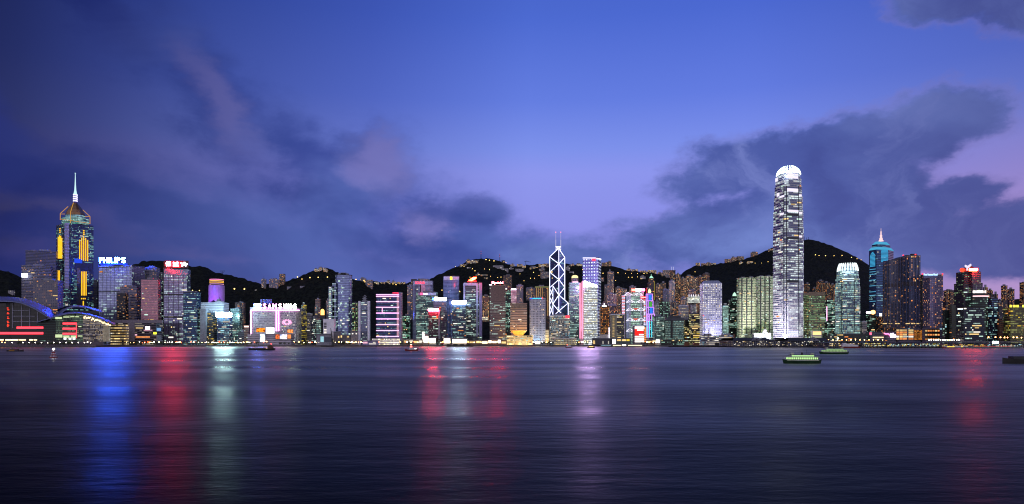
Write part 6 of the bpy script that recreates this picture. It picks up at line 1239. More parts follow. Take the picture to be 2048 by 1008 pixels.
# ------------------------------------------------------------------ houses, lamps and masts on the slopes
houses = [  # px0, px1, top, base, label
 (522.5, 533, 558.5, 576, 'aptgrey', 'slim hillside tower, left of three on the saddle above the ringed letters'), (538, 558, 558.5, 577, 'aptgrey', 'broad hillside block with dark top in the middle of the saddle group'), (558.5, 571, 547.5, 571, 'apt', 'tall hillside tower with a white-lit base, right of the saddle group'),
 (628, 638, 538, 544, 'hillhouse', 'white villa row on the conical hill, left piece'), (637, 648, 535, 542, 'hillhouse', 'lit villa on the very top of the conical hill'), (647, 656, 537.5, 544, 'hillhouse', 'white villa on the conical hill, right of its lit top'),
 (720, 733, 557, 566, 'aptgrey', 'grey flats on the ridge right of the rounded glass tower'), (731, 746, 559.5, 576, 'aptgrey', 'pale hillside apartment block above the twin-pylon tower'), (748, 758, 564.5, 569, 'hillhouse', 'bright pink-white low house on the ridge right of the pale hillside block'), (760, 770, 564, 568.5, 'hillhouse', 'second lit house along the ridge above the pink banded tower'),
 (771, 781, 562.5, 567.5, 'hillhouse', 'third lit house along the ridge above the pink banded tower'), (783, 792, 563, 568, 'hillhouse', 'fourth lit house along the ridge above the pink banded tower'), (793, 801, 563.5, 568, 'hillhouse', 'fifth lit house along the ridge above the pink banded tower'), (802, 811, 564, 568.5, 'hillhouse', 'last lit house of the ridge row, nearest the curved hotel'),
 (822, 834, 558, 575, 'aptdark', 'dim flats behind the left shoulder of the curved hotel'), (836, 850, 557, 570, 'apt', 'flats with bright top lights behind the curved hotel'),
 (919, 935, 528.5, 533, 'hillhouse', 'long golden-lit house on the left flank of the masted peak'), (932, 943, 520.5, 527, 'hillhouse', 'grey house high on the left of the masted peak'), (941, 957, 520, 527, 'hillhouse', 'pink-lit house near the top of the masted peak'), (934, 942, 534.5, 538, 'concrete', 'small grey house below the golden-lit one'),
 (951, 960, 548, 552, 'hillhouse', 'white-lit low house mid-slope below the masted peak, left one'), (961, 975, 549, 553, 'hillhouse', 'white-lit low house mid-slope below the masted peak, right one'), (968, 976, 555, 559, 'hillhouse', 'dim lit house below the mid-slope pair'),
 (986, 1007, 530.5, 538, 'concrete', 'wide grey retaining terrace with one light under the masted peak'), (1006, 1017, 537, 543, 'concrete', 'grey terrace stepping down right of the wide terrace'), (1018, 1027, 536, 541, 'concrete', 'small grey terrace house on the slope'), (1030, 1047, 537.5, 544, 'concrete', 'long grey terrace house below the tower crane'),
 (1003, 1010, 520.5, 526, 'aptdark', 'dark house with a dome on the ridge right of the masts'), (1021, 1029, 529, 533, 'hillhouse', 'pink house on the ridge left of the crane'), (1034, 1045, 528, 534, 'hillhouse', 'white-lit house on the ridge left of the crane'), (1044, 1052, 531, 536, 'hillhouse', 'lit house under the ridge crane'),
 (1059, 1076, 534, 538.5, 'hillhouse', 'long yellow-lit house on the ridge right of the crane'), (1077, 1088, 528, 535, 'hillhouse', 'brown house with lit windows on the ridge'), (1087, 1098, 527, 535, 'apt', 'orange-lit block on the ridge left of the crossed-brace tower'), (1078, 1090, 537, 544, 'aptgrey', 'grey flats under the brown ridge house'), (1081, 1098, 543, 558, 'aptgrey', 'wide grey flats left of the crossed-brace tower top'),
 (1132, 1140, 534, 541, 'concrete', 'grey house on the slope right of the crossed-brace tower'), (1139, 1150, 529, 533, 'hillhouse', 'lit house on the ridge right of the crossed-brace tower'), (1152, 1165, 528, 533, 'hillhouse', 'second lit house right of the crossed-brace tower ridge'), (1138, 1148, 543, 548, 'concrete', 'grey mid-slope house right of the crossed-brace tower'),
 (1203, 1214, 525, 533, 'apt', 'flats with lit rooms on the ridge, left of a pair'), (1213, 1223, 523.5, 533, 'apt', 'flats with lit rooms on the ridge, right of the pair'), (1200, 1208, 555, 563, 'aptgrey', 'pale block by the slim stepped tower'), (1253, 1262, 538, 542, 'hillhouse', 'golden house at the left end of the saddle ridge row'), (1263, 1276, 538.5, 542.5, 'hillhouse', 'second golden house of the saddle ridge row'),
 (1280, 1293, 541, 545.5, 'hillhouse', 'third golden house of the saddle ridge row'), (1295, 1304, 540, 544.5, 'hillhouse', 'fourth golden house of the saddle ridge row'), (1303, 1313, 540, 545, 'hillhouse', 'bright golden house at the right end of the saddle ridge row'), (1315, 1326, 545, 550, 'apt', 'red-lit house just right of the golden row'),
 (1325, 1336, 540, 553, 'aptgrey', 'bowl-topped house in the ridge saddle'), (1335, 1341, 540, 556, 'aptgrey', 'white flats in the saddle left of the twin-spired tower'), (1280, 1291, 553, 559, 'concrete', 'pale mid-slope house over the neon-outlined tower'),
 (1391, 1400, 525.5, 531.5, 'hillhouse', 'pink-lit house at the left end of the big ridge'), (1402, 1412, 526.5, 531.5, 'apt', 'second house on the big ridge'), (1412, 1422, 525.5, 530.5, 'apt', 'third house on the big ridge'), (1422, 1432, 526, 530, 'hillhouse', 'small lit house on the big ridge'), (1449, 1462, 518, 526, 'apt', 'brown flats on the big ridge'), (1462, 1473, 515, 523, 'apt', 'brown flats right beside the others on the big ridge'),
 (1473, 1488, 512.5, 521, 'apt', 'long amber-lit flats on the big ridge'), (1501, 1516, 504.5, 513, 'apt', 'brown hotel block near the white giant on the ridge'), (1536, 1546, 497.5, 503, 'hillhouse', 'lit house tucked against the white giant on the ridge'), (1478, 1487, 524, 528, 'hillhouse', 'pale lit house under the ridge flats'), (1494, 1506, 522.5, 527, 'hillhouse', 'orange-lit house under the ridge hotel block'),
 (16, 30, 581, 590, 'concrete', 'pale flat-roofed hillside house at the far left'), (600, 610, 572, 576, 'concrete', 'white low house on the slope right of the saddle group'), (574, 584, 573, 577, 'concrete', 'pale low house near the saddle group')]
for k, (x0, x1, yt, yb, st_, lb) in enumerate(houses):
    Y, z = hill_spot((x0+x1)/2, yb); H = (yb-yt)/F*Y
    kw = {'base': None}; B = tower('hillside_house' if H < 24 else 'apartment_tower', lb, x0, x1, yt, Y, st_, 'box', .45, rnd.uniform(-14, 14), cat='house' if H < 24 else 'building', zb=z-5, nwin=max(2, int((x1-x0)*.32)) if st_ != 'concrete' else 1, wk='yyow' if st_ == 'hillhouse' else ('w' if st_ == 'concrete' else 'oy'), span=2, parapet=False, plant=rnd.random() < .4, **({'lit': .34} if st_ in ('apt', 'aptgrey') else {}))
mb = MB(); Y, z = hill_spot(565, 571)
b = thing('light_terrace', 'white-lit terrace platform below the three saddle towers', 'terrace', (ray(533, Y-20), Y-20, zat(581, Y)))
mb.bar(pt(510, 580.5, Y-25), pt(557, 581, Y-25), 2.2, 8); mb.build('slab', M_CONC, b)
for k in range(7): mb = MB(); mb.box(tuple(pt(513+k*7, 580, Y-30)), (7+k % 3*4, 1, 1.5)); mb.build('lit_rail', LIT['w'], b)
def hill_lamp():
    r = thing('hill_lamp', '', '', (0, 0, 0)); mb = MB(); mb.bar((0, 0, -6), (0, 0, 6), .35); mb.build('pole', M_DARK, r); mb = MB(); mb.lathe((0, -.5, 5), [(.2, 0), (1.0, .5), (1.35, 1.35), (1.0, 2.2), (.2, 2.7)], 8); mb.build('lamp', glow('hill_lamp_light', 'ffd070', 5, False), r); return r
HLp = [(469, 583, 2), (489, 583.6, 2), (385, 584, 1.2), (399, 584, 1.2), (595, 557.5, 1.4), (620, 559, 1.4), (636.5, 558.5, 1.4), (655, 558, 1.4), (604, 560.5, 1), (712, 562, 1.3), (728, 564, 1.2), (792, 572, 1.2), (786, 570, 1), (730, 566, 1), (919, 586, 1.3), (972, 522.5, 1.5), (979, 523.8, 1.5), (988, 524.8, 1.4), (950, 544, 1.1), (945, 539.5, 1), (928, 534.5, .9), (911, 534.5, .8),
 (969, 539.5, .8), (979, 541, .9), (1012, 527, .9), (981, 554, .8), (1002, 556, .9), (1067, 547, 1.1), (1078, 553, 1), (1061, 558.5, 1), (1069, 558, .8), (1048, 563, .8), (995, 557, .9), (1206, 549, 1.2), (1236, 548, 1.2), (1251, 548, .8), (1263, 548, .8), (1257, 556, .9), (1264, 556.5, 1), (1275, 548.5, .8), (1275, 555.5, .9), (1288, 549, 1.1), (1294, 548, 1), (1282, 559, .9), (1231, 562.5, .8), (1390, 545, 1), (1536, 525, 1), (1523, 527, .7), (1510, 527, .7),
 (1631, 512, 1.3), (1638, 513, 1.2), (1651, 513.8, 1.4), (1668, 513.5, 1.2), (1684, 513.3, 1.4), (1703, 517, 1.3), (1714, 519, 1.1), (1722, 521, 1), (919.5, 586, 1.2), (884, 583, 1.2), (1165, 541, .9), (60, 587, .9), (940, 556, .8), (1040, 549, .7), (1185, 545, .9)]
hp = hill_lamp()
for k, (x, y, s) in enumerate(HLp):
    Y, z = hill_spot(x, y+1.5); lb = 'amber road lamp on the dark slope'; o = hp if k == 0 else copy_tree(hp)
    tag(o, lb, 'lamp', 'road lamps on the hillside'); o.location = (ray(x, Y-6), Y-6, z+1); o.scale = (s*.85,)*3
for x, y0, y1, lb in ((962, 517.5, 502.5, 'thin radio mast on the hill summit, left of the pair'), (999.5, 522, 508.5, 'thin radio mast on the hill summit, right of the pair')):
    Y = lerp_tab(RDIST, x); r = thing('radio_mast', lb, 'mast', tuple(pt(x, y0, Y))); mb = MB()
    for q in (-1.2, 1.2): mb.bar(pt(x, y0+2, Y)+Vector((q, 0, 0)), pt(x, y1, Y)+Vector((q*.4, 0, 0)), .9)
    for k in range(9): zz = y0+(y1-y0)*k/9; mb.bar(pt(x, zz, Y)+Vector((-1.1, 0, 0)), pt(x, zz-1, Y)+Vector((1.1, 0, 0)), .4)
    mb.build('lattice', M_DARK, r)
    for yy in (y1, (y0+2*y1)/3): mb = MB(); mb.box(tuple(pt(x, yy, Y)), (2, 2, 2)); mb.build('beacon', glow('beacon_dim', 'ff5060', .9, False), r)
Y = lerp_tab(RDIST, 1051); r = thing('tower_crane', 'small dark tower crane on the ridge left of the crossed-brace tower', 'crane', tuple(pt(1051.5, 531, Y))); mb = MB(); mb.bar(pt(1051.5, 532, Y), pt(1051.5, 522, Y), 1.6); mb.build('mast', M_DARK, r); mb = MB(); mb.bar(pt(1048.5, 522.6, Y), pt(1062, 524.2, Y), 1.3); mb.bar(pt(1051.5, 520.6, Y), pt(1058, 523.6, Y), .5); mb.build('jib', M_DARK, r)
Y = lerp_tab(RDIST, 445); r = thing('viewing_frame', 'faint metal frame structure on the ridge above the purple cylinder', 'frame', tuple(pt(445, 547, Y))); mb = MB()
for a, b in (((440, 542), (450, 541.5)), ((441, 542), (445, 547)), ((449, 542), (445, 547)), ((445, 542), (445, 549))): mb.bar(pt(a[0], a[1], Y), pt(b[0], b[1], Y), .8)
mb.build('frame', M_DARK, r)
r = thing('roof_mast', 'thin masts on the big summit beside the white giant', 'mast', tuple(pt(1615, 478, 3400))); mb = MB()
for x, t in ((1609, 473), (1613, 475), (1617, 474)): mb.bar(pt(x, 480, 3400), pt(x, t, 3400), 1.2)
mb.build('poles', M_DARK, r)

# ------------------------------------------------------------------ waterfront: trees, lamps, piers, craft
LEAF, LT = new_mat('leaf'); oi = LT.n('ShaderNodeNewGeometry'); pr = LT.n('ShaderNodeBsdfPrincipled'); LT.put(pr.inputs['Base Color'], LT.mix(oi.outputs['Random Per Island'], lin((.012, .024, .009)), lin((.05, .085, .022)))); pr.inputs['Roughness'].default_value = .7; LT.put(LT.n('ShaderNodeOutputMaterial').inputs[0], pr.outputs[0])
BARK = plain('bark', '3a2c22', .9)
def make_tree(seed):
    q = random.Random(seed); r = thing('broadleaf_tree', '', '', (0, 0, 0)); H = q.uniform(7, 11); mb = MB(); mb.lathe((0, 0, -.3), [(.35, 0), (.26, H*.3), (.12, H*.7)], 7)
    lobes = []
    for k in range(7):
        a = q.uniform(0, 6.28); d = q.uniform(.4, 2.6); c = Vector((math.cos(a)*d, math.sin(a)*d, H*q.uniform(.45, .85))); lobes.append((c, q.uniform(1.2, 2.1))); mb.bar((0, 0, H*.28), tuple(c), .14)
    mb.build('trunk', BARK, r); cb = MB()
    for c, R_ in lobes:
        for i in range(70):
            v = Vector((q.gauss(0, 1), q.gauss(0, 1), q.gauss(0, .8))).normalized()*R_*q.uniform(.55, 1.12)+c; n = Vector((q.gauss(0, 1), q.gauss(0, 1), q.gauss(0, 1))).normalized(); t = n.orthogonal().normalized(); b = n.cross(t); s = q.uniform(.22, .45)
            cb.face([tuple(v-t*s), tuple(v-b*s*.6), tuple(v+t*s), tuple(v+b*s*.6)])
    cb.build('crown', LEAF, r); return r
protos = [make_tree(s) for s in (3, 8, 15, 21)]
TREES = ([(112+k*4.6, 0) for k in range(9)]+[(36+k*6.2, 0) for k in range(12)]+[(208+k*5.5, 1) for k in range(7)]+[(258+k*6.3, 1) for k in range(11)]+[(330+k*6.1, 1) for k in range(12)]+[(402+k*5.6, 1) for k in range(15)]+[(490+k*7, 1) for k in range(5)]+
         [(560+k*9, 1) for k in range(3)]+[(590+k*6.5, 1) for k in range(7)]+[(676+k*6.4, 1) for k in range(6)]+[(800+k*6, 1) for k in range(4)]+[(893+k*7, 1) for k in range(6)]+[(1003, 1), (1007, 1)]+[(1062+k*5.6, 1) for k in range(9)]+[(1154+k*5.5, 1) for k in range(5)]+[(1258, 1), (1284, 1), (1290, 1), (1296, 1), (1303, 1)])
WHERE = [(0, 'in front of the exhibition centre'), (205, 'beside the terraced block'), (256, 'in front of the grey podium'), (328, 'below the red sign tower'), (400, 'below the white-hot signboard'), (486, 'by the shopping podium'), (586, 'near the white pier hall'), (670, 'right of the floating crane'), (790, 'by the pink banded tower'), (890, 'below the dark office blocks'), (1000, 'by the golden low block'), (1060, 'below the pale grid-fronted block'), (1150, 'below the leaning-top tower'), (1250, 'near the red screen building')]
used = set()
for k, (px, _) in enumerate(TREES):
    px += rnd.uniform(-2, 2); Y = shore(px)+rnd.uniform(14, 30); i = k % 4; lb = 'dark leafy tree on the promenade '+[w for x, w in WHERE if px >= x-3][-1]
    o = copy_tree(protos[i]) if i in used else protos[i]; used.add(i); tag(o, lb, 'tree', 'trees along the promenade '+[w for x, w in WHERE if px >= x-3][-1]); o.location = (ray(px, Y), Y, 3); o.rotation_euler = (0, 0, rnd.uniform(0, 6.28)); s = rnd.uniform(.75, 1.15); o.scale = (s*1.1, s*1.1, s*.92)
def lamp_proto(name, mat):
    r = thing(name, '', '', (0, 0, 0)); mb = MB(); mb.lathe((0, 0, 0), [(.16, 0), (.1, .4), (.08, 5.4)], 6); mb.build('pole', M_DARK, r); mb = MB(); mb.lathe((0, 0, 5.3), [(.15, 0), (.5, .3), (.62, .75), (.45, 1.2), (.1, 1.35)], 8); mb.build('lamp', mat, r); return r
LP = {'y': lamp_proto('promenade_lamp', glow('promenade_yellow', 'ffe6a0', 14)), 'w': lamp_proto('promenade_lamp', glow('promenade_white', 'fff4e4', 18)), 'o': lamp_proto('promenade_lamp', glow('promenade_orange', 'ffb060', 18)), 'r': lamp_proto('promenade_lamp', glow('promenade_red', (1, .07, .02), 16))}
NM = {'y': 'yellow', 'w': 'white', 'o': 'orange', 'r': 'red'}
LAMPS = [(46+k*12.3, 'w', 1) for k in range(12)]+[(4, 'o', 1.3), (10, 'o', 1), (24, 'w', 1), (175, 'w', 1.4), (197, 'w', 1)]+[(253, 'y', 1.2), (279, 'w', 1.5), (302, 'y', 1.1), (290, 'r', 1.2), (296, 'r', 1.7), (308, 'w', 1.8), (285, 'r', .8), (318, 'w', 1), (330, 'y', 1), (335, 'w', 1), (339, 'w', 1.5), (352, 'y', 1), (356, 'w', 1.2), (360, 'y', 1.5), (353, 'r', 1.7), (363, 'r', 1), (382, 'r', 2), (397, 'y', 1)]+\
 [(404+k*6.4, 'y', .95) for k in range(13)]+[(426, 'w', 1.2), (475, 'w', 1.1), (466, 'w', 1), (488, 'y', 1), (493, 'o', 1.4), (498, 'y', 1.1), (509, 'r', 1.5), (533, 'o', 2.2), (588.5, 'o', 2.), (527, 'r', .9), (608, 'y', 1), (617, 'o', 1), (630, 'w', 1.4), (638, 'w', 1.2), (643, 'w', 1.6), (624, 'r', 1), (619, 'w', 1), (678, 'o', 1.6), (683, 'y', 1.5), (696, 'o', 1.6), (702, 'w', 1), (712, 'y', 1.4), (717, 'o', 1.2), (721, 'o', 1), (728, 'y', 1), (750, 'o', 1.2), (758, 'r', 1.6), (828, 'r', 2.), (822, 'y', 1.2), (836, 'y', 1.2), (815, 'w', 1.2), (812, 'r', 1.2), (900, 'o', 1.2), (935, 'r', 1.6), (956, 'o', 1.6), (962, 'y', 1.2), (972, 'o', 1.6), (985, 'o', 1.8), (989, 'r', 2), (995, 'o', 1.8), (999, 'o', 1.4), (1068, 'w', 1), (1094, 'o', 1.3), (1102, 'w', 1), (1158, 'o', 1.2), (1166, 'w', 1.3), (1175, 'o', 1.2), (1183, 'w', 1.4), (1206, 'w', 1.3), (1245, 'r', 1.5), (1298, 'y', 1.3), (1305, 'r', 1.2), (1312, 'y', 1.2)]+[(1648+k*9, 'o' if k % 3 else 'y', 1.2) for k in range(14)]+[(1676, 'o', 3)]+[(1858+k*4.6, 'w', 1.3) for k in range(18)]+[(1898, 'o', 1.4), (1902, 'o', 1.3), (1917, 'y', 1.4), (1933, 'o', 1.5), (1937, 'y', 1.2), (1977, 'o', 1.8), (1991, 'o', 1.8), (2001, 'o', 1.6), (2009, 'o', 1.6), (2015, 'o', 1.5), (2027, 'o', 1.7), (2034, 'o', 1.6), (2043, 'o', 1.3)]
for k in range(130):
    LAMPS.append((rnd.choice((rnd.uniform(258, 500), rnd.uniform(595, 735), rnd.uniform(800, 1015), rnd.uniform(1060, 1320))), rnd.choice('yyyooowwr' if k % 2 else 'yyow'), rnd.choice((.8, .9, 1., 1.2, 1.5))))
LW = WHERE[:-1]+[(1250, 'between the red screen building and the piers'), (1640, 'on the quay behind the right-hand ferry piers'), (1850, 'on the elevated quay at far right')]
seen = {}
for k, (px, c, s) in enumerate(LAMPS):
    w = [w for x, w in LW if px >= x-3][-1]; lb = NM[c]+' lamp '+('on the promenade ' if px < 1640 else '')+w
    o = copy_tree(LP[c]) if c in seen else LP[c]; seen[c] = 1; tag(o, lb, 'lamp', NM[c]+' lamps '+w)
    high = px > 1640; Y = shore(px)+((rnd.uniform(5, 11) if k < 150 else rnd.uniform(8, 40)) if not high else 18); o.location = (ray(px, Y), Y, 3 if not high else (6 if px < 1850 else 9.5 if px > 1970 and c == 'o' else 5.5)); o.scale = (s*.95, s*.95, s**.35*(1 if not high else 1.3))

def simple_block(name, label, cat, x0, x1, yt, Y, mats, py_b=None, depth=24):
    r = thing(name, label, cat, (ray((x0+x1)/2, Y), Y, 2.5)); mb = MB(); mb.prism(pdpoly([(x0, Y), (x1, Y), (x1, Y+depth), (x0, Y+depth)]), 2.5, zat(yt, Y), 0, 1, 3, 4); mb.build('body', mats, r); F_ = Face(r, [(*pdpoly([(x0, Y), (x1, Y)]), 2.5, zat(yt, Y))]); return r, F_
# small waterside buildings with bright fronts
for nm, lb, x0, x1, yt, Y, wall, pans in (
 ('low_kiosk', 'low lilac pier kiosk with pink lights left of the pink banded tower foot', 725, 757, 682, 1505, '7c7496', [(726, 735, 683.5, 687, 'p'), (738, 752, 687, 688.5, 'w'), (746, 751, 684, 686, 'w')]),
 ('low_hall', 'brightly lit low white hall at the foot of the maroon tower, left one', 858, 872, 676, 1545, 'a8a090', [(859, 871, 677, 686, 'HOT')]), ('low_hall', 'brightly lit low white hall below the blue curved hotel', 887, 901, 676, 1545, 'a8a090', [(888, 900, 677, 686, 'HOT')]),
 ('low_hall', 'long brightly lit white hall below the plain white signboard', 904, 934, 677.5, 1545, 'a8a090', [(905, 933, 679, 686, 'HOT')]), ('low_hall', 'bright white stepped sign hall left of the maroon tower', 844, 857, 668, 1560, 'a09890', [(845, 848.5, 664, 684, 'HOT'), (849, 856.5, 673, 685, 'HOT')]),
 ('shop_row', 'row of low warm-lit shops between the pink banded tower and the bright halls', 806, 846, 679, 1550, '6a6050', [(808, 815, 681, 685, 'y'), (818, 826, 680, 684, 'w'), (828, 836, 682, 686, 'y'), (838, 844, 681, 686, 'w')]),
 ('shop_row', 'low warm-lit shops below the flame sign tower', 936, 984, 681, 1550, '584c40', [(939, 950, 683, 686, 'y'), (952, 962, 682, 686, 'y'), (964, 975, 683, 687, 'SH'), (977, 983, 680, 686, 'SH')]),
 ('shop_row', 'low bright shop row below the brown tower', 984, 1014, 680, 1550, '584c40', [(985, 993, 682, 686, 'SH'), (996, 1001, 679, 686, 'HOT'), (1003, 1012, 683, 687, 'y')]),
 ('pavilion', 'small round-topped white-lit pavilion among trees', 1070, 1081, 682, 1548, '908c80', [(1071, 1080, 682.5, 687.5, 'HOT')]), ('pier_hall', 'grey pier hall with a sloping roof at the foot of the black pyramid-roof tower', 1184, 1225, 677, 1525, '3c3c44', [(1186, 1190, 681, 688, 'y'), (1205, 1207, 682, 688, 'w'), (1216, 1218, 682, 688, 'w')]),
 ('pier_hall', 'glass pier hall with yellow windows and a glowing white end wall', 1224, 1262, 677, 1515, '44524e', [(1225, 1231, 678.5, 687, 'HOT'), (1234, 1242, 678.5, 682, 'y'), (1244, 1252, 678.5, 682, 'y'), (1253, 1259, 678.5, 682, 'k')]),
 ('kiosk', 'white-lit kiosk right of the red screen building', 1311, 1321, 679, 1520, '9c9890', [(1312, 1319, 679.5, 685, 'HOT')]), ('shop_row', 'low warm shopfronts right of the red screen building', 1296, 1312, 680, 1530, '6c604c', [(1297, 1303, 682, 685, 'y'), (1305, 1311, 681, 684, 'SH')]),
 ('works_hall', 'large pale pier hall with a blue-lit glass corner right of the shopping podium', 633, 664, 668.5, 1500, '76747e', [(641, 647.5, 673, 684, 'c'), (649, 663, 674, 684, 'grey')]), ('works_block', 'grey works block with amber wall lamps left of the twin-pylon tower', 668, 682, 664, 1530, '5e5c66', [(676, 678.5, 672, 676, 'y')]),
 ('works_block', 'low concrete works block with tall vents left of the twin-pylon tower', 681, 702, 671, 1530, '52525a', [(681.5, 684, 671, 675, 'y'), (694, 698, 672, 675, 'y')]), ('works_block', 'grey works block with two pale windows by the twin-pylon tower foot', 701, 716.5, 662.5, 1530, '66646e', [(704, 706.5, 666, 668.5, 'w'), (711.5, 714, 666, 668.5, 'w')]),
 ('landing_stage', 'long lit landing stage roof in front of the red screen building', 1200, 1290, 689, 1500, '4c4c50', [(1202, 1222, 690, 691.5, 'c'), (1226, 1242, 690, 691.5, 'SH'), (1244, 1252, 689.5, 691.5, 'HOT'), (1256, 1284, 690, 691.5, 'SH')])):
    r, fc_ = simple_block(nm, lb, 'building', x0, x1, yt, Y, [plain('wall_'+wall, wall, .7), M_ROOF])
    for (a, b, c, d_, m) in pans: fc_.panel('lit_opening' if m != 'grey' else 'glass_front', a, b, c, d_, {'HOT': SHOP_HOT, 'SH': SHOP, 'grey': plain('glass_grey', '30384a', .2)}.get(m) or LIT[m], .4, .1)
    mb = MB(); mb.box(tuple(pt((x0+x1)/2, yt-.5, Y+12)), ((x1-x0)/F*Y+2, 27, 1)); mb.build('roof', M_GREY, r)

# ferry piers
PW = plain('pier_wall', '3c3e4c', .7); PR = plain('pier_roof', '20242e', .6); PC = plain('pier_column', '70727e', .6); PP = plain('pier_pile', '16161a', .9)
def pier(label, x0, x1, Y, ridge, eave, gable=True, lights='wwyr', n=26, depth=90, lit='dark', storey=2):
    r = thing('ferry_pier', label, 'pier', (ray((x0+x1)/2, Y), Y, 0)); W = (x1-x0)/F*Y; c = ray((x0+x1)/2, Y); ze = zat(eave, Y); zr = zat(ridge, Y)
    mb = MB(); mb.box((c, Y+depth/2, 1.9), (W+4, depth+4, 1.0)); mb.build('deck', plain('deck_concrete', '48464a', .8), r)
    mb = MB()
    for k in range(int(W/6)+1):
        mb.lathe((c-W/2+k*6, Y+1, -2.5), [(.5, 0), (.5, 3.9)], 6)
    mb.build('piles', PP, r)
    mb = MB(); mb.prism([(c-W/2+1, Y+3), (c+W/2-1, Y+3), (c+W/2-1, Y+depth-3), (c-W/2+1, Y+depth-3)], 2.4, ze, 0, 0, 3, 4); mb.build('hall', facade(lit, wall='34384a', glass='1c2430', lit=.28, a='ffeccc', b='ffd890', bay=3.2, fh=3.6, wf=.55, hf=.5, coh=.1, s=.9)[0], r)
    mb = MB(); rows = [[(c-W/2-1.5, y, ze), (c, y, zr), (c+W/2+1.5, y, ze)] for y in (Y+1, Y+depth)] if gable else [[(c-W/2-1.5, Y-1, ze), (c+W/2+1.5, Y-1, ze)], [(c-W/2+6, Y+12, zr), (c+W/2-6, Y+12, zr)], [(c-W/2+6, Y+depth-12, zr), (c+W/2-6, Y+depth-12, zr)], [(c-W/2-1.5, Y+depth, ze), (c+W/2+1.5, Y+depth, ze)]]
    mb.sheet(rows, 0, .6); mb.build('roof', PR, r)
    if not gable:    # white pediment in the middle of the front
        g = W*.30; gx = c+W*.12; mb = MB(); a = [(gx-g/2, Y-.8, ze-.2), (gx+g/2, Y-.8, ze-.2), (gx, Y-.8, zr+1.2)]; mb.face(a); mb.face([(p[0], Y+6, p[2]) for p in reversed(a)]); mb.face([a[0], a[2], (a[2][0], Y+6, a[2][2]), (a[0][0], Y+6, a[0][2])]); mb.face([a[2], a[1], (a[1][0], Y+6, a[1][2]), (a[2][0], Y+6, a[2][2])]); mb.build('pediment', plain('pediment_grey', '5c5e6c', .6), r)
        mb = MB(); mb.lathe((gx, Y-1., (ze+zr)/2-.7), [(.3, -1), (1.3, -.4), (1.3, .4), (.3, 1)], 10); mb.build('arched_window', M_BLACK, r)
    mb = MB(); k = 0
    while k*4.2 < W-2: mb.bar((c-W/2+1.5+k*4.2, Y+1.2, 2.4), (c-W/2+1.5+k*4.2, Y+1.2, ze), .45); k += 1
    mb.build('columns', PC, r)['kind'] = 'stuff'
    F_ = Face(r, [((c-W/2, Y+.6), (c+W/2, Y+.6), 2.4, ze)]); h = ze-2.4
    for k in range(n):
        kk = rnd.choice(lights); x = c+rnd.uniform(-.48, .48)*W; z = 3.2+rnd.randrange(storey)*h/storey+rnd.uniform(.3, h/storey-1.4); o = bpy.data.objects.new('pier_light', pane_mesh({'r': 'rl'}.get(kk, kk), glow('pier_red', 'ff3030', 4, False) if kk == 'r' else LIT[kk])); COL.objects.link(o); o.parent = r; o.location = (x-r.location.x, .9, z); s_ = rnd.uniform(.7, 1.4); o.scale = (s_*1.3, .2, s_*.9)
    return r
pier('dark long-roofed ferry pier with a white pediment, left of the white giant', 1466, 1542, 1330, 675.5, 681, False, 'wwyw', 30)
pier('dark ferry pier lower middle hall below the white giant', 1541, 1580, 1330, 678.5, 682, True, 'wyw', 22)
pier('dark long-roofed ferry pier with white pediment right of the white giant foot', 1576, 1660, 1310, 675.5, 681.5, False, 'wwyg', 34)
pier('low brightly lit ferry pier with yellow upper gallery, first of the right-hand row', 1658, 1728, 1230, 683.5, 686, True, 'yykw', 60, lit='full')
pier('low olive-lit ferry pier, second of the right-hand row', 1727, 1772, 1215, 683, 685.5, True, 'kkyg', 54, lit='yellow')
pier('low ferry pier with green and yellow lights, third of the right-hand row', 1774, 1846, 1205, 685, 687.5, True, 'ykgc', 60, lit='darkgreen')
pier('low green-lit ferry pier, fourth of the right-hand row', 1845, 1882, 1200, 684.5, 687, True, 'gkyg', 40, lit='green')
pier('dark low ferry pier with red and yellow lights, fifth of the right-hand row', 1884, 1976, 1190, 687, 689, True, 'yko', 50, lit='dark')
pier('long dark pier with green and white lights at the right edge', 1975, 2075, 1180, 686, 688.5, True, 'gwcy', 40, lit='darkgreen')
r = thing('lit_canopy', 'cyan-white glowing canopy on the far right pier', 'canopy', tuple(pt(1991, 690, 1176))); mb = MB(); mb.box(tuple(pt(1991, 684.5, 1176)), (8, 4, 3.6)); mb.build('light_panel', glow('canopy_cyan', 'c8fff4', 6), r); mb = MB(); mb.box(tuple(pt(1991, 682.2, 1176)), (10, 6, .6)); mb.build('roof', PR, r); mb = MB(); mb.bar(pt(1988.5, 690, 1176), pt(1988.5, 683, 1176), .5); mb.bar(pt(1993.5, 690, 1176), pt(1993.5, 683, 1176), .5); mb.build('posts', PC, r)
r = thing('elevated_road', 'pale elevated roadway deck with lamps behind the far right piers', 'road', (ray(1950, 1245), 1245, 3)); mb = MB(); mb.prism(pdpoly([(1852, 1250), (2080, 1235), (2080, 1258), (1852, 1272)]), zat(684.8, 1250), zat(683, 1250), bottom=True); mb.build('deck', plain('deck_pale', '6c6a70', .8), r)
for k in range(12): mb = MB(); q = pt(1858+k*18, 690, 1254-k); mb.box((q.x, q.y, (3+zat(685, 1250))/2), (1.6, 3, zat(685, 1250)-3)); mb.build('pillar', M_CONC, r)
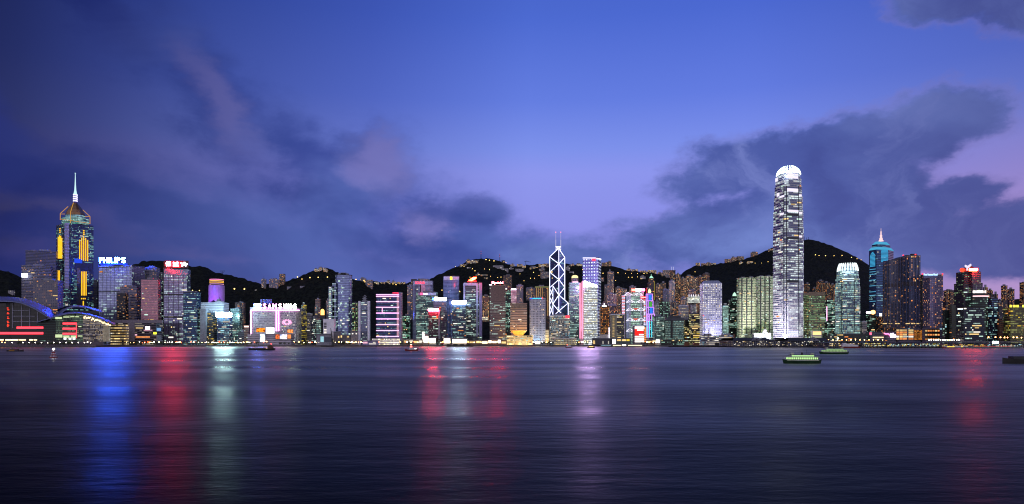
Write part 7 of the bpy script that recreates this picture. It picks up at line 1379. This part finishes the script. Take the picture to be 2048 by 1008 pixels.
# floating craft
HULL = plain('hull_dark', '100e10', .6); HULLR = plain('hull_red', '6a1410', .5); DECKW = plain('deck_house_white', 'b8b8bc', .5); WOODB = plain('deck_house_brown', '4a3020', .7); RUST = plain('crane_rust', '5a3418', .7); GREENP = plain('hull_green', '123018', .4)
def hull(mb, L, W, fb, bow=.22, sheer=.9, keel=-.6):
    n = 12; st = []
    for i in range(n+1):
        t = i/n; x = (t-.5)*L; k = min(1, (1-t)/bow)**.6 if t > 1-bow else min(1, .72+.28*t/.15) if t < .15 else 1; zz = fb+sheer*(2*abs(t-.45))**2.2
        st.append(((x, -W/2*k, zz), (x, -W/2*k*.8, keel), (x, W/2*k*.8, keel), (x, W/2*k, zz)))
    for a, b in zip(st, st[1:]):
        mb.face([a[1], b[1], b[0], a[0]]); mb.face([a[3], b[3], b[2], a[2]]); mb.face([(a[0][0], a[0][1], a[0][2]-.15), (b[0][0], b[0][1], b[0][2]-.15), (b[3][0], b[3][1], b[3][2]-.15), (a[3][0], a[3][1], a[3][2]-.15)]); mb.face([a[2], b[2], b[1], a[1]])
    mb.face([st[0][0], st[0][3], st[0][2], st[0][1]]); mb.face([st[-1][1], st[-1][2], st[-1][3], st[-1][0]])
def craft(name, label, cat, px, Y, L, W, fb, rot, mat=HULL, **kw):
    r = thing(name, label, cat, (0, 0, 0)); mb = MB(); hull(mb, L, W, fb, **kw); mb.build('hull', mat, r); return r
def add(r, name, mat, boxes=(), bars=()):
    mb = MB()
    for c, s in boxes: mb.box(c, s)
    for a, b, w in bars: mb.bar(a, b, w)
    o = mb.build(name, mat); o.parent = r; return o
def settle(r, px, Y, rot=0, z=0): r.location = (ray(px, Y), Y, z); r.rotation_euler = (0, 0, R(rot))
CB = glow('cabin_warm', 'ffc878', 2.2, False); CBW = glow('cabin_white', 'f4f0e4', 3, False); RL = glow('nav_red', (1, .06, .04), 10, False)
# dark cargo lighter
b = craft('cargo_lighter', 'dark low cargo lighter with a wheelhouse at its right end, below the pink-outlined building', 'boat', 0, 0, 34, 8, 1.9, 0, sheer=1.2)
add(b, 'wheelhouse', WOODB, [((-11.5, 0, 3.6), (6, 5, 3.6)), ((-11.5, 0, 6), (4.2, 4, 1.6))]); add(b, 'cargo', plain('cargo_grey', '3a3a44', .7), [((3, 0, 2.5), (16, 5.5, 1.4)), ((-4, 0, 2.6), (3, 5, 1.6))]); add(b, 'mast', M_DARK, (), [((-11.5, 0, 6.5), (-11.5, 0, 9), .2), ((9, 0, 2), (9, 0, 6.5), .25)])
for x, z, m in ((-11.5, 8.2, RL), (-9.5, 6.3, RL), (7, 2.7, CB), (-2, 2.6, CB), (-5.5, 2.6, CB), (10.5, 3.2, CB)): add(b, 'lantern', m, [((x, -2.9, z), (.9, .5, .7))])
settle(b, 523, 905, 180)
# red harbour launch
b = craft('harbour_launch', 'small red-hulled launch with a red tower light, in mid-harbour', 'boat', 0, 0, 16, 5, 1.6, 0, HULLR, sheer=1.4); add(b, 'deck_band', DECKW, [((0, 0, 1.75), (12, 4.4, .5))]); add(b, 'wheelhouse', DECKW, [((-.6, 0, 2.9), (5, 3.2, 2.)), ((-.6, 0, 4.3), (3.2, 2.4, .9))]); add(b, 'lit_cabin', CBW, [((4.6, 0, 2.6), (2.4, 2.6, .8))]); add(b, 'red_light', RL, [((-.6, -1.3, 5.4), (2.2, .6, 1.4))]); add(b, 'mast', M_DARK, (), [((-.6, 0, 4.7), (-.6, 0, 8), .2)]); add(b, 'top_light', glow('nav_peach', 'ffd0b0', 5, False), [((-.6, -.3, 7.6), (1.6, .5, .8))])
settle(b, 823.5, 845, 0)
# buoy
b = thing('buoy', 'red and white striped buoy with a white light, lower left', 'buoy', (0, 0, 0)); add(b, 'float', HULLR, [((0, 0, .1), (3.6, 3.6, 1.3))])
for k in range(4):
    a = k*math.pi/2+.78; 
    for j in range(5): add(b, 'strut', [plain('buoy_white', 'c8c0c4', .5), plain('buoy_red', '8a1c20', .5)][j % 2], (), [((1.6*(1-j*.16)*math.cos(a), 1.6*(1-j*.16)*math.sin(a), .7+j*.9), (1.6*(.84-j*.16)*math.cos(a), 1.6*(.84-j*.16)*math.sin(a), 1.6+j*.9), .42)])
add(b, 'cage', plain('buoy_red', '8a1c20', .5), [((0, 0, 5.2), (1.2, 1.2, .5)), ((0, 0, 2.6), (1.7, 1.7, .3))]); mb = MB(); mb.lathe((0, 0, 5.5), [(.3, 0), (.7, .4), (.75, .9), (.3, 1.3)], 10); o = mb.build('lantern', glow('buoy_light', 'f6f4ff', 9)); o.parent = b; settle(b, 107, 500)
# small dark sampan at left
b = craft('sampan', 'small unlit dark boat at the lower left under the wing roofs', 'boat', 0, 0, 18, 4.5, 1.2, 0, sheer=.8); add(b, 'canopy', WOODB, [((-1, 0, 2.1), (8, 3.4, 1.2))]); add(b, 'lit_rail', glow('rail_amber', 'e8a040', .5, False), [((-3, -2.1, 1.4), (6, .3, .25))]); settle(b, 31, 800, 4)
# two excursion boats near the quay
for px, Y, c, lb in ((1137, 1250, 'w', 'white-lit small boat near the quay below the green glass tower'), (1182, 1180, 'o', 'brown wooden passenger boat with orange cabin lights near the quay')):
    b = craft('passenger_boat', lb, 'boat', 0, 0, 13 if c == 'o' else 11, 4.2, 1.3, 0, HULL if c == 'o' else HULLR, sheer=.7); add(b, 'cabin', WOODB if c == 'o' else DECKW, [((0, 0, 2.4), (9, 3.4, 2)), ((-1, 0, 4), (5, 3, 1.2))]); add(b, 'cabin_window', CB if c == 'o' else CBW, [((0, -1.75, 2.5), (7.5, .12, .9))]); add(b, 'roof', M_DARK if c == 'o' else HULLR, [((0, 0, 4.75), (6.5, 3.6, .25))])
    if c == 'w': add(b, 'red_light', RL, [((2, -1, 5.2), (1.6, .4, .9))])
    settle(b, px, Y, 0 if c == 'o' else 180)
# ferries at right: at rest where the photograph shows them passing
def ferry(label, px, Y, L, H, rot, glo=1.4):
    r = b = thing('harbour_ferry', label, 'ferry', (0, 0, 0)); W = L*.26; n = 20; st = []; fb = H*.26
    for i in range(n+1):          # double-ended hull, both ends pointed and rising
        t = abs(i/n*2-1); k = (1-t**2.6)**.7; z = fb+H*.16*t**2.5; x = (i/n-.5)*L
        st.append(((x, -W/2*k-.02, z), (x*.93, -W/2*k*.7-.01, -.7), (x*.93, W/2*k*.7+.01, -.7), (x, W/2*k+.02, z)))
    mb = MB()
    for p, q in zip(st, st[1:]):
        mb.face([p[1], q[1], q[0], p[0]]); mb.face([p[3], q[3], q[2], p[2]]); mb.face([p[0], q[0], q[3], p[3]])
    mb.build('hull', GREENP, r)
    FL = glow('ferry_saloon_%d' % int(Y), 'b4e494', glo, True); WH = plain('ferry_cream', 'a8b098', .5)
    mb = MB(); z0 = fb+H*.04
    mb.box((0, 0, z0+H*.05), (L*.80, W*.86, H*.10)); mb.build('saloon', WH, r)
    mb = MB(); mb.box((0, -W*.38, z0+H*.2), (L*.76, .1, H*.15)); mb.box((0, W*.38, z0+H*.2), (L*.76, .1, H*.15)); mb.build('saloon_light', FL, r)
    for k in range(17): add(b, 'post', GREENP, (), [((-L*.38+k*L*.0475, -W*.43, z0+H*.08), (-L*.38+k*L*.0475, -W*.43, z0+H*.32), .2)])
    mb = MB(); mb.box((0, 0, z0+H*.33), (L*.84, W*.95, H*.05)); mb.build('upper_deck', WH, r)
    mb = MB(); mb.box((0, -W*.33, z0+H*.44), (L*.56, .1, H*.1)); mb.build('upper_saloon_light', FL, r)
    mb = MB(); mb.box((0, 0, z0+H*.54), (L*.64, W*.8, H*.05)); mb.build('roof', GREENP, r)
    for q in (-1, 1): add(b, 'wheelhouse', WH, [((q*L*.25, 0, z0+H*.63), (L*.08, W*.4, H*.14))])
    mb = MB(); mb.lathe((0, 0, z0+H*.5), [(L*.028, 0), (L*.024, H*.26)], 10); o = mb.build('funnel', M_BLACK, r)
    add(b, 'mast', M_DARK, (), [((L*.12, 0, z0+H*.5), (L*.12, 0, z0+H*1.0), .12)])
    settle(b, px, Y, rot)
    m, T = (None, None)
    w = MB(); q = random.Random(int(px))
    for k in range(70):
        u = q.random(); x = -L*.5-u*L*.9 if k % 2 else (q.random()-.5)*L; y = q.gauss(0, .5)*(W*.4+u*W) if k % 2 else -W*.5-q.random()*1.2; s_ = q.uniform(.3, 1.1)
        w.face([(x-s_*1.6, y-.12*s_, .02+k*.0004), (x+s_*1.6, y-.2*s_, .02+k*.0004), (x+s_*1.2, y+.16*s_, .02+k*.0004), (x-s_*1.3, y+.2*s_, .02+k*.0004)])
    o = w.build('wake', plain('wake_foam', 'b8c8c4', .9)); tag(o, 'broken foam wake round and behind the '+label.split(' ')[0]+' ferry', 'wake', kind='stuff'); settle(o, px, Y, rot)
ferry('green and white harbour ferry with lit open saloon, nearest boat at right', 1604, 372, 20, 5.6, -8)
ferry('smaller green-lit ferry behind the nearest ferry, further out', 1668, 640, 27, 6, -3, .7)
b = craft('motor_launch', 'dark unlit launch cut off by the right edge of the water', 'boat', 0, 0, 22, 5.5, 2.2, 0, sheer=.8); add(b, 'cabin', M_DARK, [((1, 0, 3), (11, 4, 1.8))]); settle(b, 2046, 372, 180)
b = craft('moored_ferry', 'white ferry moored at the first right-hand pier', 'ferry', 0, 0, 34, 8, 2.4, 0, HULLR, sheer=.5); add(b, 'superstructure', DECKW, [((0, 0, 4), (27, 7, 3)), ((3, 0, 6.4), (16, 6, 2))]); add(b, 'bridge', DECKW, [((9, 0, 8), (5, 5, 1.6))]); add(b, 'lit_window', CBW, [((11, -3.6, 4.4), (4, .12, 1.6)), ((5, -3.1, 6.5), (3, .12, 1.))]); settle(b, 1699, 1200, 180)
b = craft('tour_boat', 'long low red-hulled boat moored before the dark fifth pier', 'boat', 0, 0, 46, 7, 1.6, 0, HULLR, sheer=.4); add(b, 'cabin', DECKW, [((0, 0, 2.6), (36, 5.5, 2))]); add(b, 'lit_window', glow('cabin_yellow', 'f0d040', 1.6, False), [((-10, -2.8, 2.7), (12, .12, 1.1)), ((8, -2.8, 2.7), (3, .12, .9))]); settle(b, 1912, 1150, 0)
b = craft('cruise_launch', 'long grey-sided boat with pale waterline at the far right pier', 'boat', 0, 0, 92, 8, 1.8, 0, plain('hull_grey', '6a6c70', .5), sheer=.3); add(b, 'cabin', plain('cabin_slate', '4a5258', .5), [((0, 0, 2.6), (78, 6, 1.8))]); add(b, 'red_strip', glow('strip_brick', (1, .08, .04), .9, False), [((-6, -3.1, 3.4), (60, .12, .35))]); settle(b, 1990, 1140, 0)
# barges and floating cranes
def barge(label, px0, px1, Y, fb=2.4):
    L = (px1-px0)/F*Y; r = thing('barge', label, 'barge', (ray((px0+px1)/2, Y), Y, 0)); mb = MB(); c = r.location; mb.prism([(c.x-L/2+2, Y-5), (c.x+L/2-2, Y-5), (c.x+L/2-2, Y+5), (c.x-L/2+2, Y+5)], -.8, fb, top=[(c.x-L/2, Y-5.5), (c.x+L/2, Y-5.5), (c.x+L/2, Y+5.5), (c.x-L/2, Y+5.5)]); mb.build('hull', HULL, r); return r
b = barge('long dark barge moored below the plain white signboard', 892, 948, 1470); 
for k in range(4): mb = MB(); q = pt(898+k*13, 690, 1470); mb.box((q.x, 1470, 4), (9, 7, 3+k % 2)); mb.build('cargo_heap', plain('cargo_olive', '2c3020', .8), b)
mb = MB(); mb.bar(pt(944, 692, 1470), pt(944, 671, 1470), .8); mb.bar(pt(944, 673, 1470), pt(938, 684, 1470), .5); mb.build('derrick', M_DARK, b)
b = barge('dark work barge with an orange lattice crane, left of the round-window tower', 1336, 1378, 1400)
mb = MB(); mb.box(tuple(pt(1373, 689, 1400)), (8, 7, 9)); mb.build('crane_house', RUST, b); mb = MB()
for q in (-1.5, 1.5): mb.bar(pt(1373+q, 690, 1400), pt(1373+q*.5, 668, 1400), .7)
for k in range(6): mb.bar(pt(1371.6, 688-k*3.3, 1400), pt(1374.4, 686-k*3.3, 1400), .4)
mb.build('crane_mast', RUST, b); mb = MB(); mb.bar(pt(1341, 690, 1400), pt(1341, 686.5, 1400), 1); mb.box(tuple(pt(1350, 690.5, 1400)), (10, 6, 2.2)); mb.build('deck_gear', M_DARK, b)
b = barge('dark work barge with rusty deckhouse under the round-window tower', 1378, 1428, 1390)
mb = MB(); mb.box(tuple(pt(1392, 688.5, 1390)), (11, 7, 5)); mb.build('deck_house', RUST, b)
for x0, yt, x1, yb, col in ((1408, 645, 1409, 692, M_DARK), (1418, 655, 1415, 692, RUST)):
    mb = MB()
    for q in (-.9, .9): mb.bar(pt(x0+q*.4, yt, 1392), pt(x1+q*1.3, yb, 1392), .6)
    for k in range(10): t = k/10; mb.bar(pt(x1-1.2+(x0-x1)*t, yb+(yt-yb)*t, 1392), pt(x1+1.2+(x0-x1)*t, yb-2+(yt-yb)*t, 1392), .35)
    mb.build('crane_mast', col, b)
mb = MB(); mb.bar(pt(1399, 640, 1392), pt(1420, 638.8, 1392), .9); mb.build('crane_jib', M_DARK, b); mb = MB(); mb.box(tuple(pt(1407, 631, 1392)), (1.6, 1.6, 1.6)); mb.build('beacon', glow('beacon_red', 'ff3848', 2.5, False), b)
b = barge('long black barge with a folded crane boom left of the ferry piers', 1428, 1470, 1370)
mb = MB(); mb.bar(pt(1470, 690, 1370), pt(1440, 683, 1370), 1.1); mb.bar(pt(1440, 683, 1370), pt(1433, 691, 1370), .9); mb.build('boom', RUST, b); mb = MB(); mb.box(tuple(pt(1434, 688.5, 1370)), (7, 6, 6)); mb.build('crane_house', M_DARK, b); mb = MB(); mb.bar(pt(1468.5, 692, 1372), pt(1468.5, 668, 1372), 2.8, 2.8); mb.build('leg', RUST, b)
b = barge('floating crane with a black leaning jib beside the pale pier hall', 642, 668, 1462)
mb = MB(); mb.bar(pt(664, 691, 1462), pt(661.5, 656, 1462), 1.); mb.bar(pt(667, 691, 1462), pt(662, 658, 1462), .6); mb.build('jib', M_BLACK, b); mb = MB(); mb.prism(pdpoly([(662.5, 1460), (669, 1460), (669, 1468), (662.5, 1468)]), 2, zat(677, 1460), top=pdpoly([(664, 1462), (666, 1462), (666, 1466), (664, 1466)])); mb.build('crane_tower', M_BLACK, b); mb = MB(); mb.box(tuple(pt(653, 687, 1462)), (14, 6, 4)); mb.build('deck_house', M_GREY, b)
r = thing('pier_post', 'thin dark mooring mast on the quay beside the maroon tower foot', 'post', tuple(pt(876.5, 692, 1530))); mb = MB(); mb.bar(pt(876.5, 692, 1530), pt(876.5, 672, 1530), 1.4); mb.bar(pt(874, 676, 1530), pt(879, 676, 1530), .6); mb.build('post', M_DARK, r)
r = thing('navigation_column', 'dark column standing on the quay before the exhibition centre', 'column', tuple(pt(107.5, 684, 1345))); mb = MB(); mb.lathe(tuple(pt(107.5, 684, 1345)), [(1.3, 0), (1.1, 2), (1., 19), (1.3, 19.6), (.2, 21)], 10); mb.build('column', M_BLACK, r)
for o in list(COL.objects):
    if o.type == 'MESH' and o.parent is None and o.get('kind') != 'structure' and not o.get('label'): print('UNPARENTED', o.name)
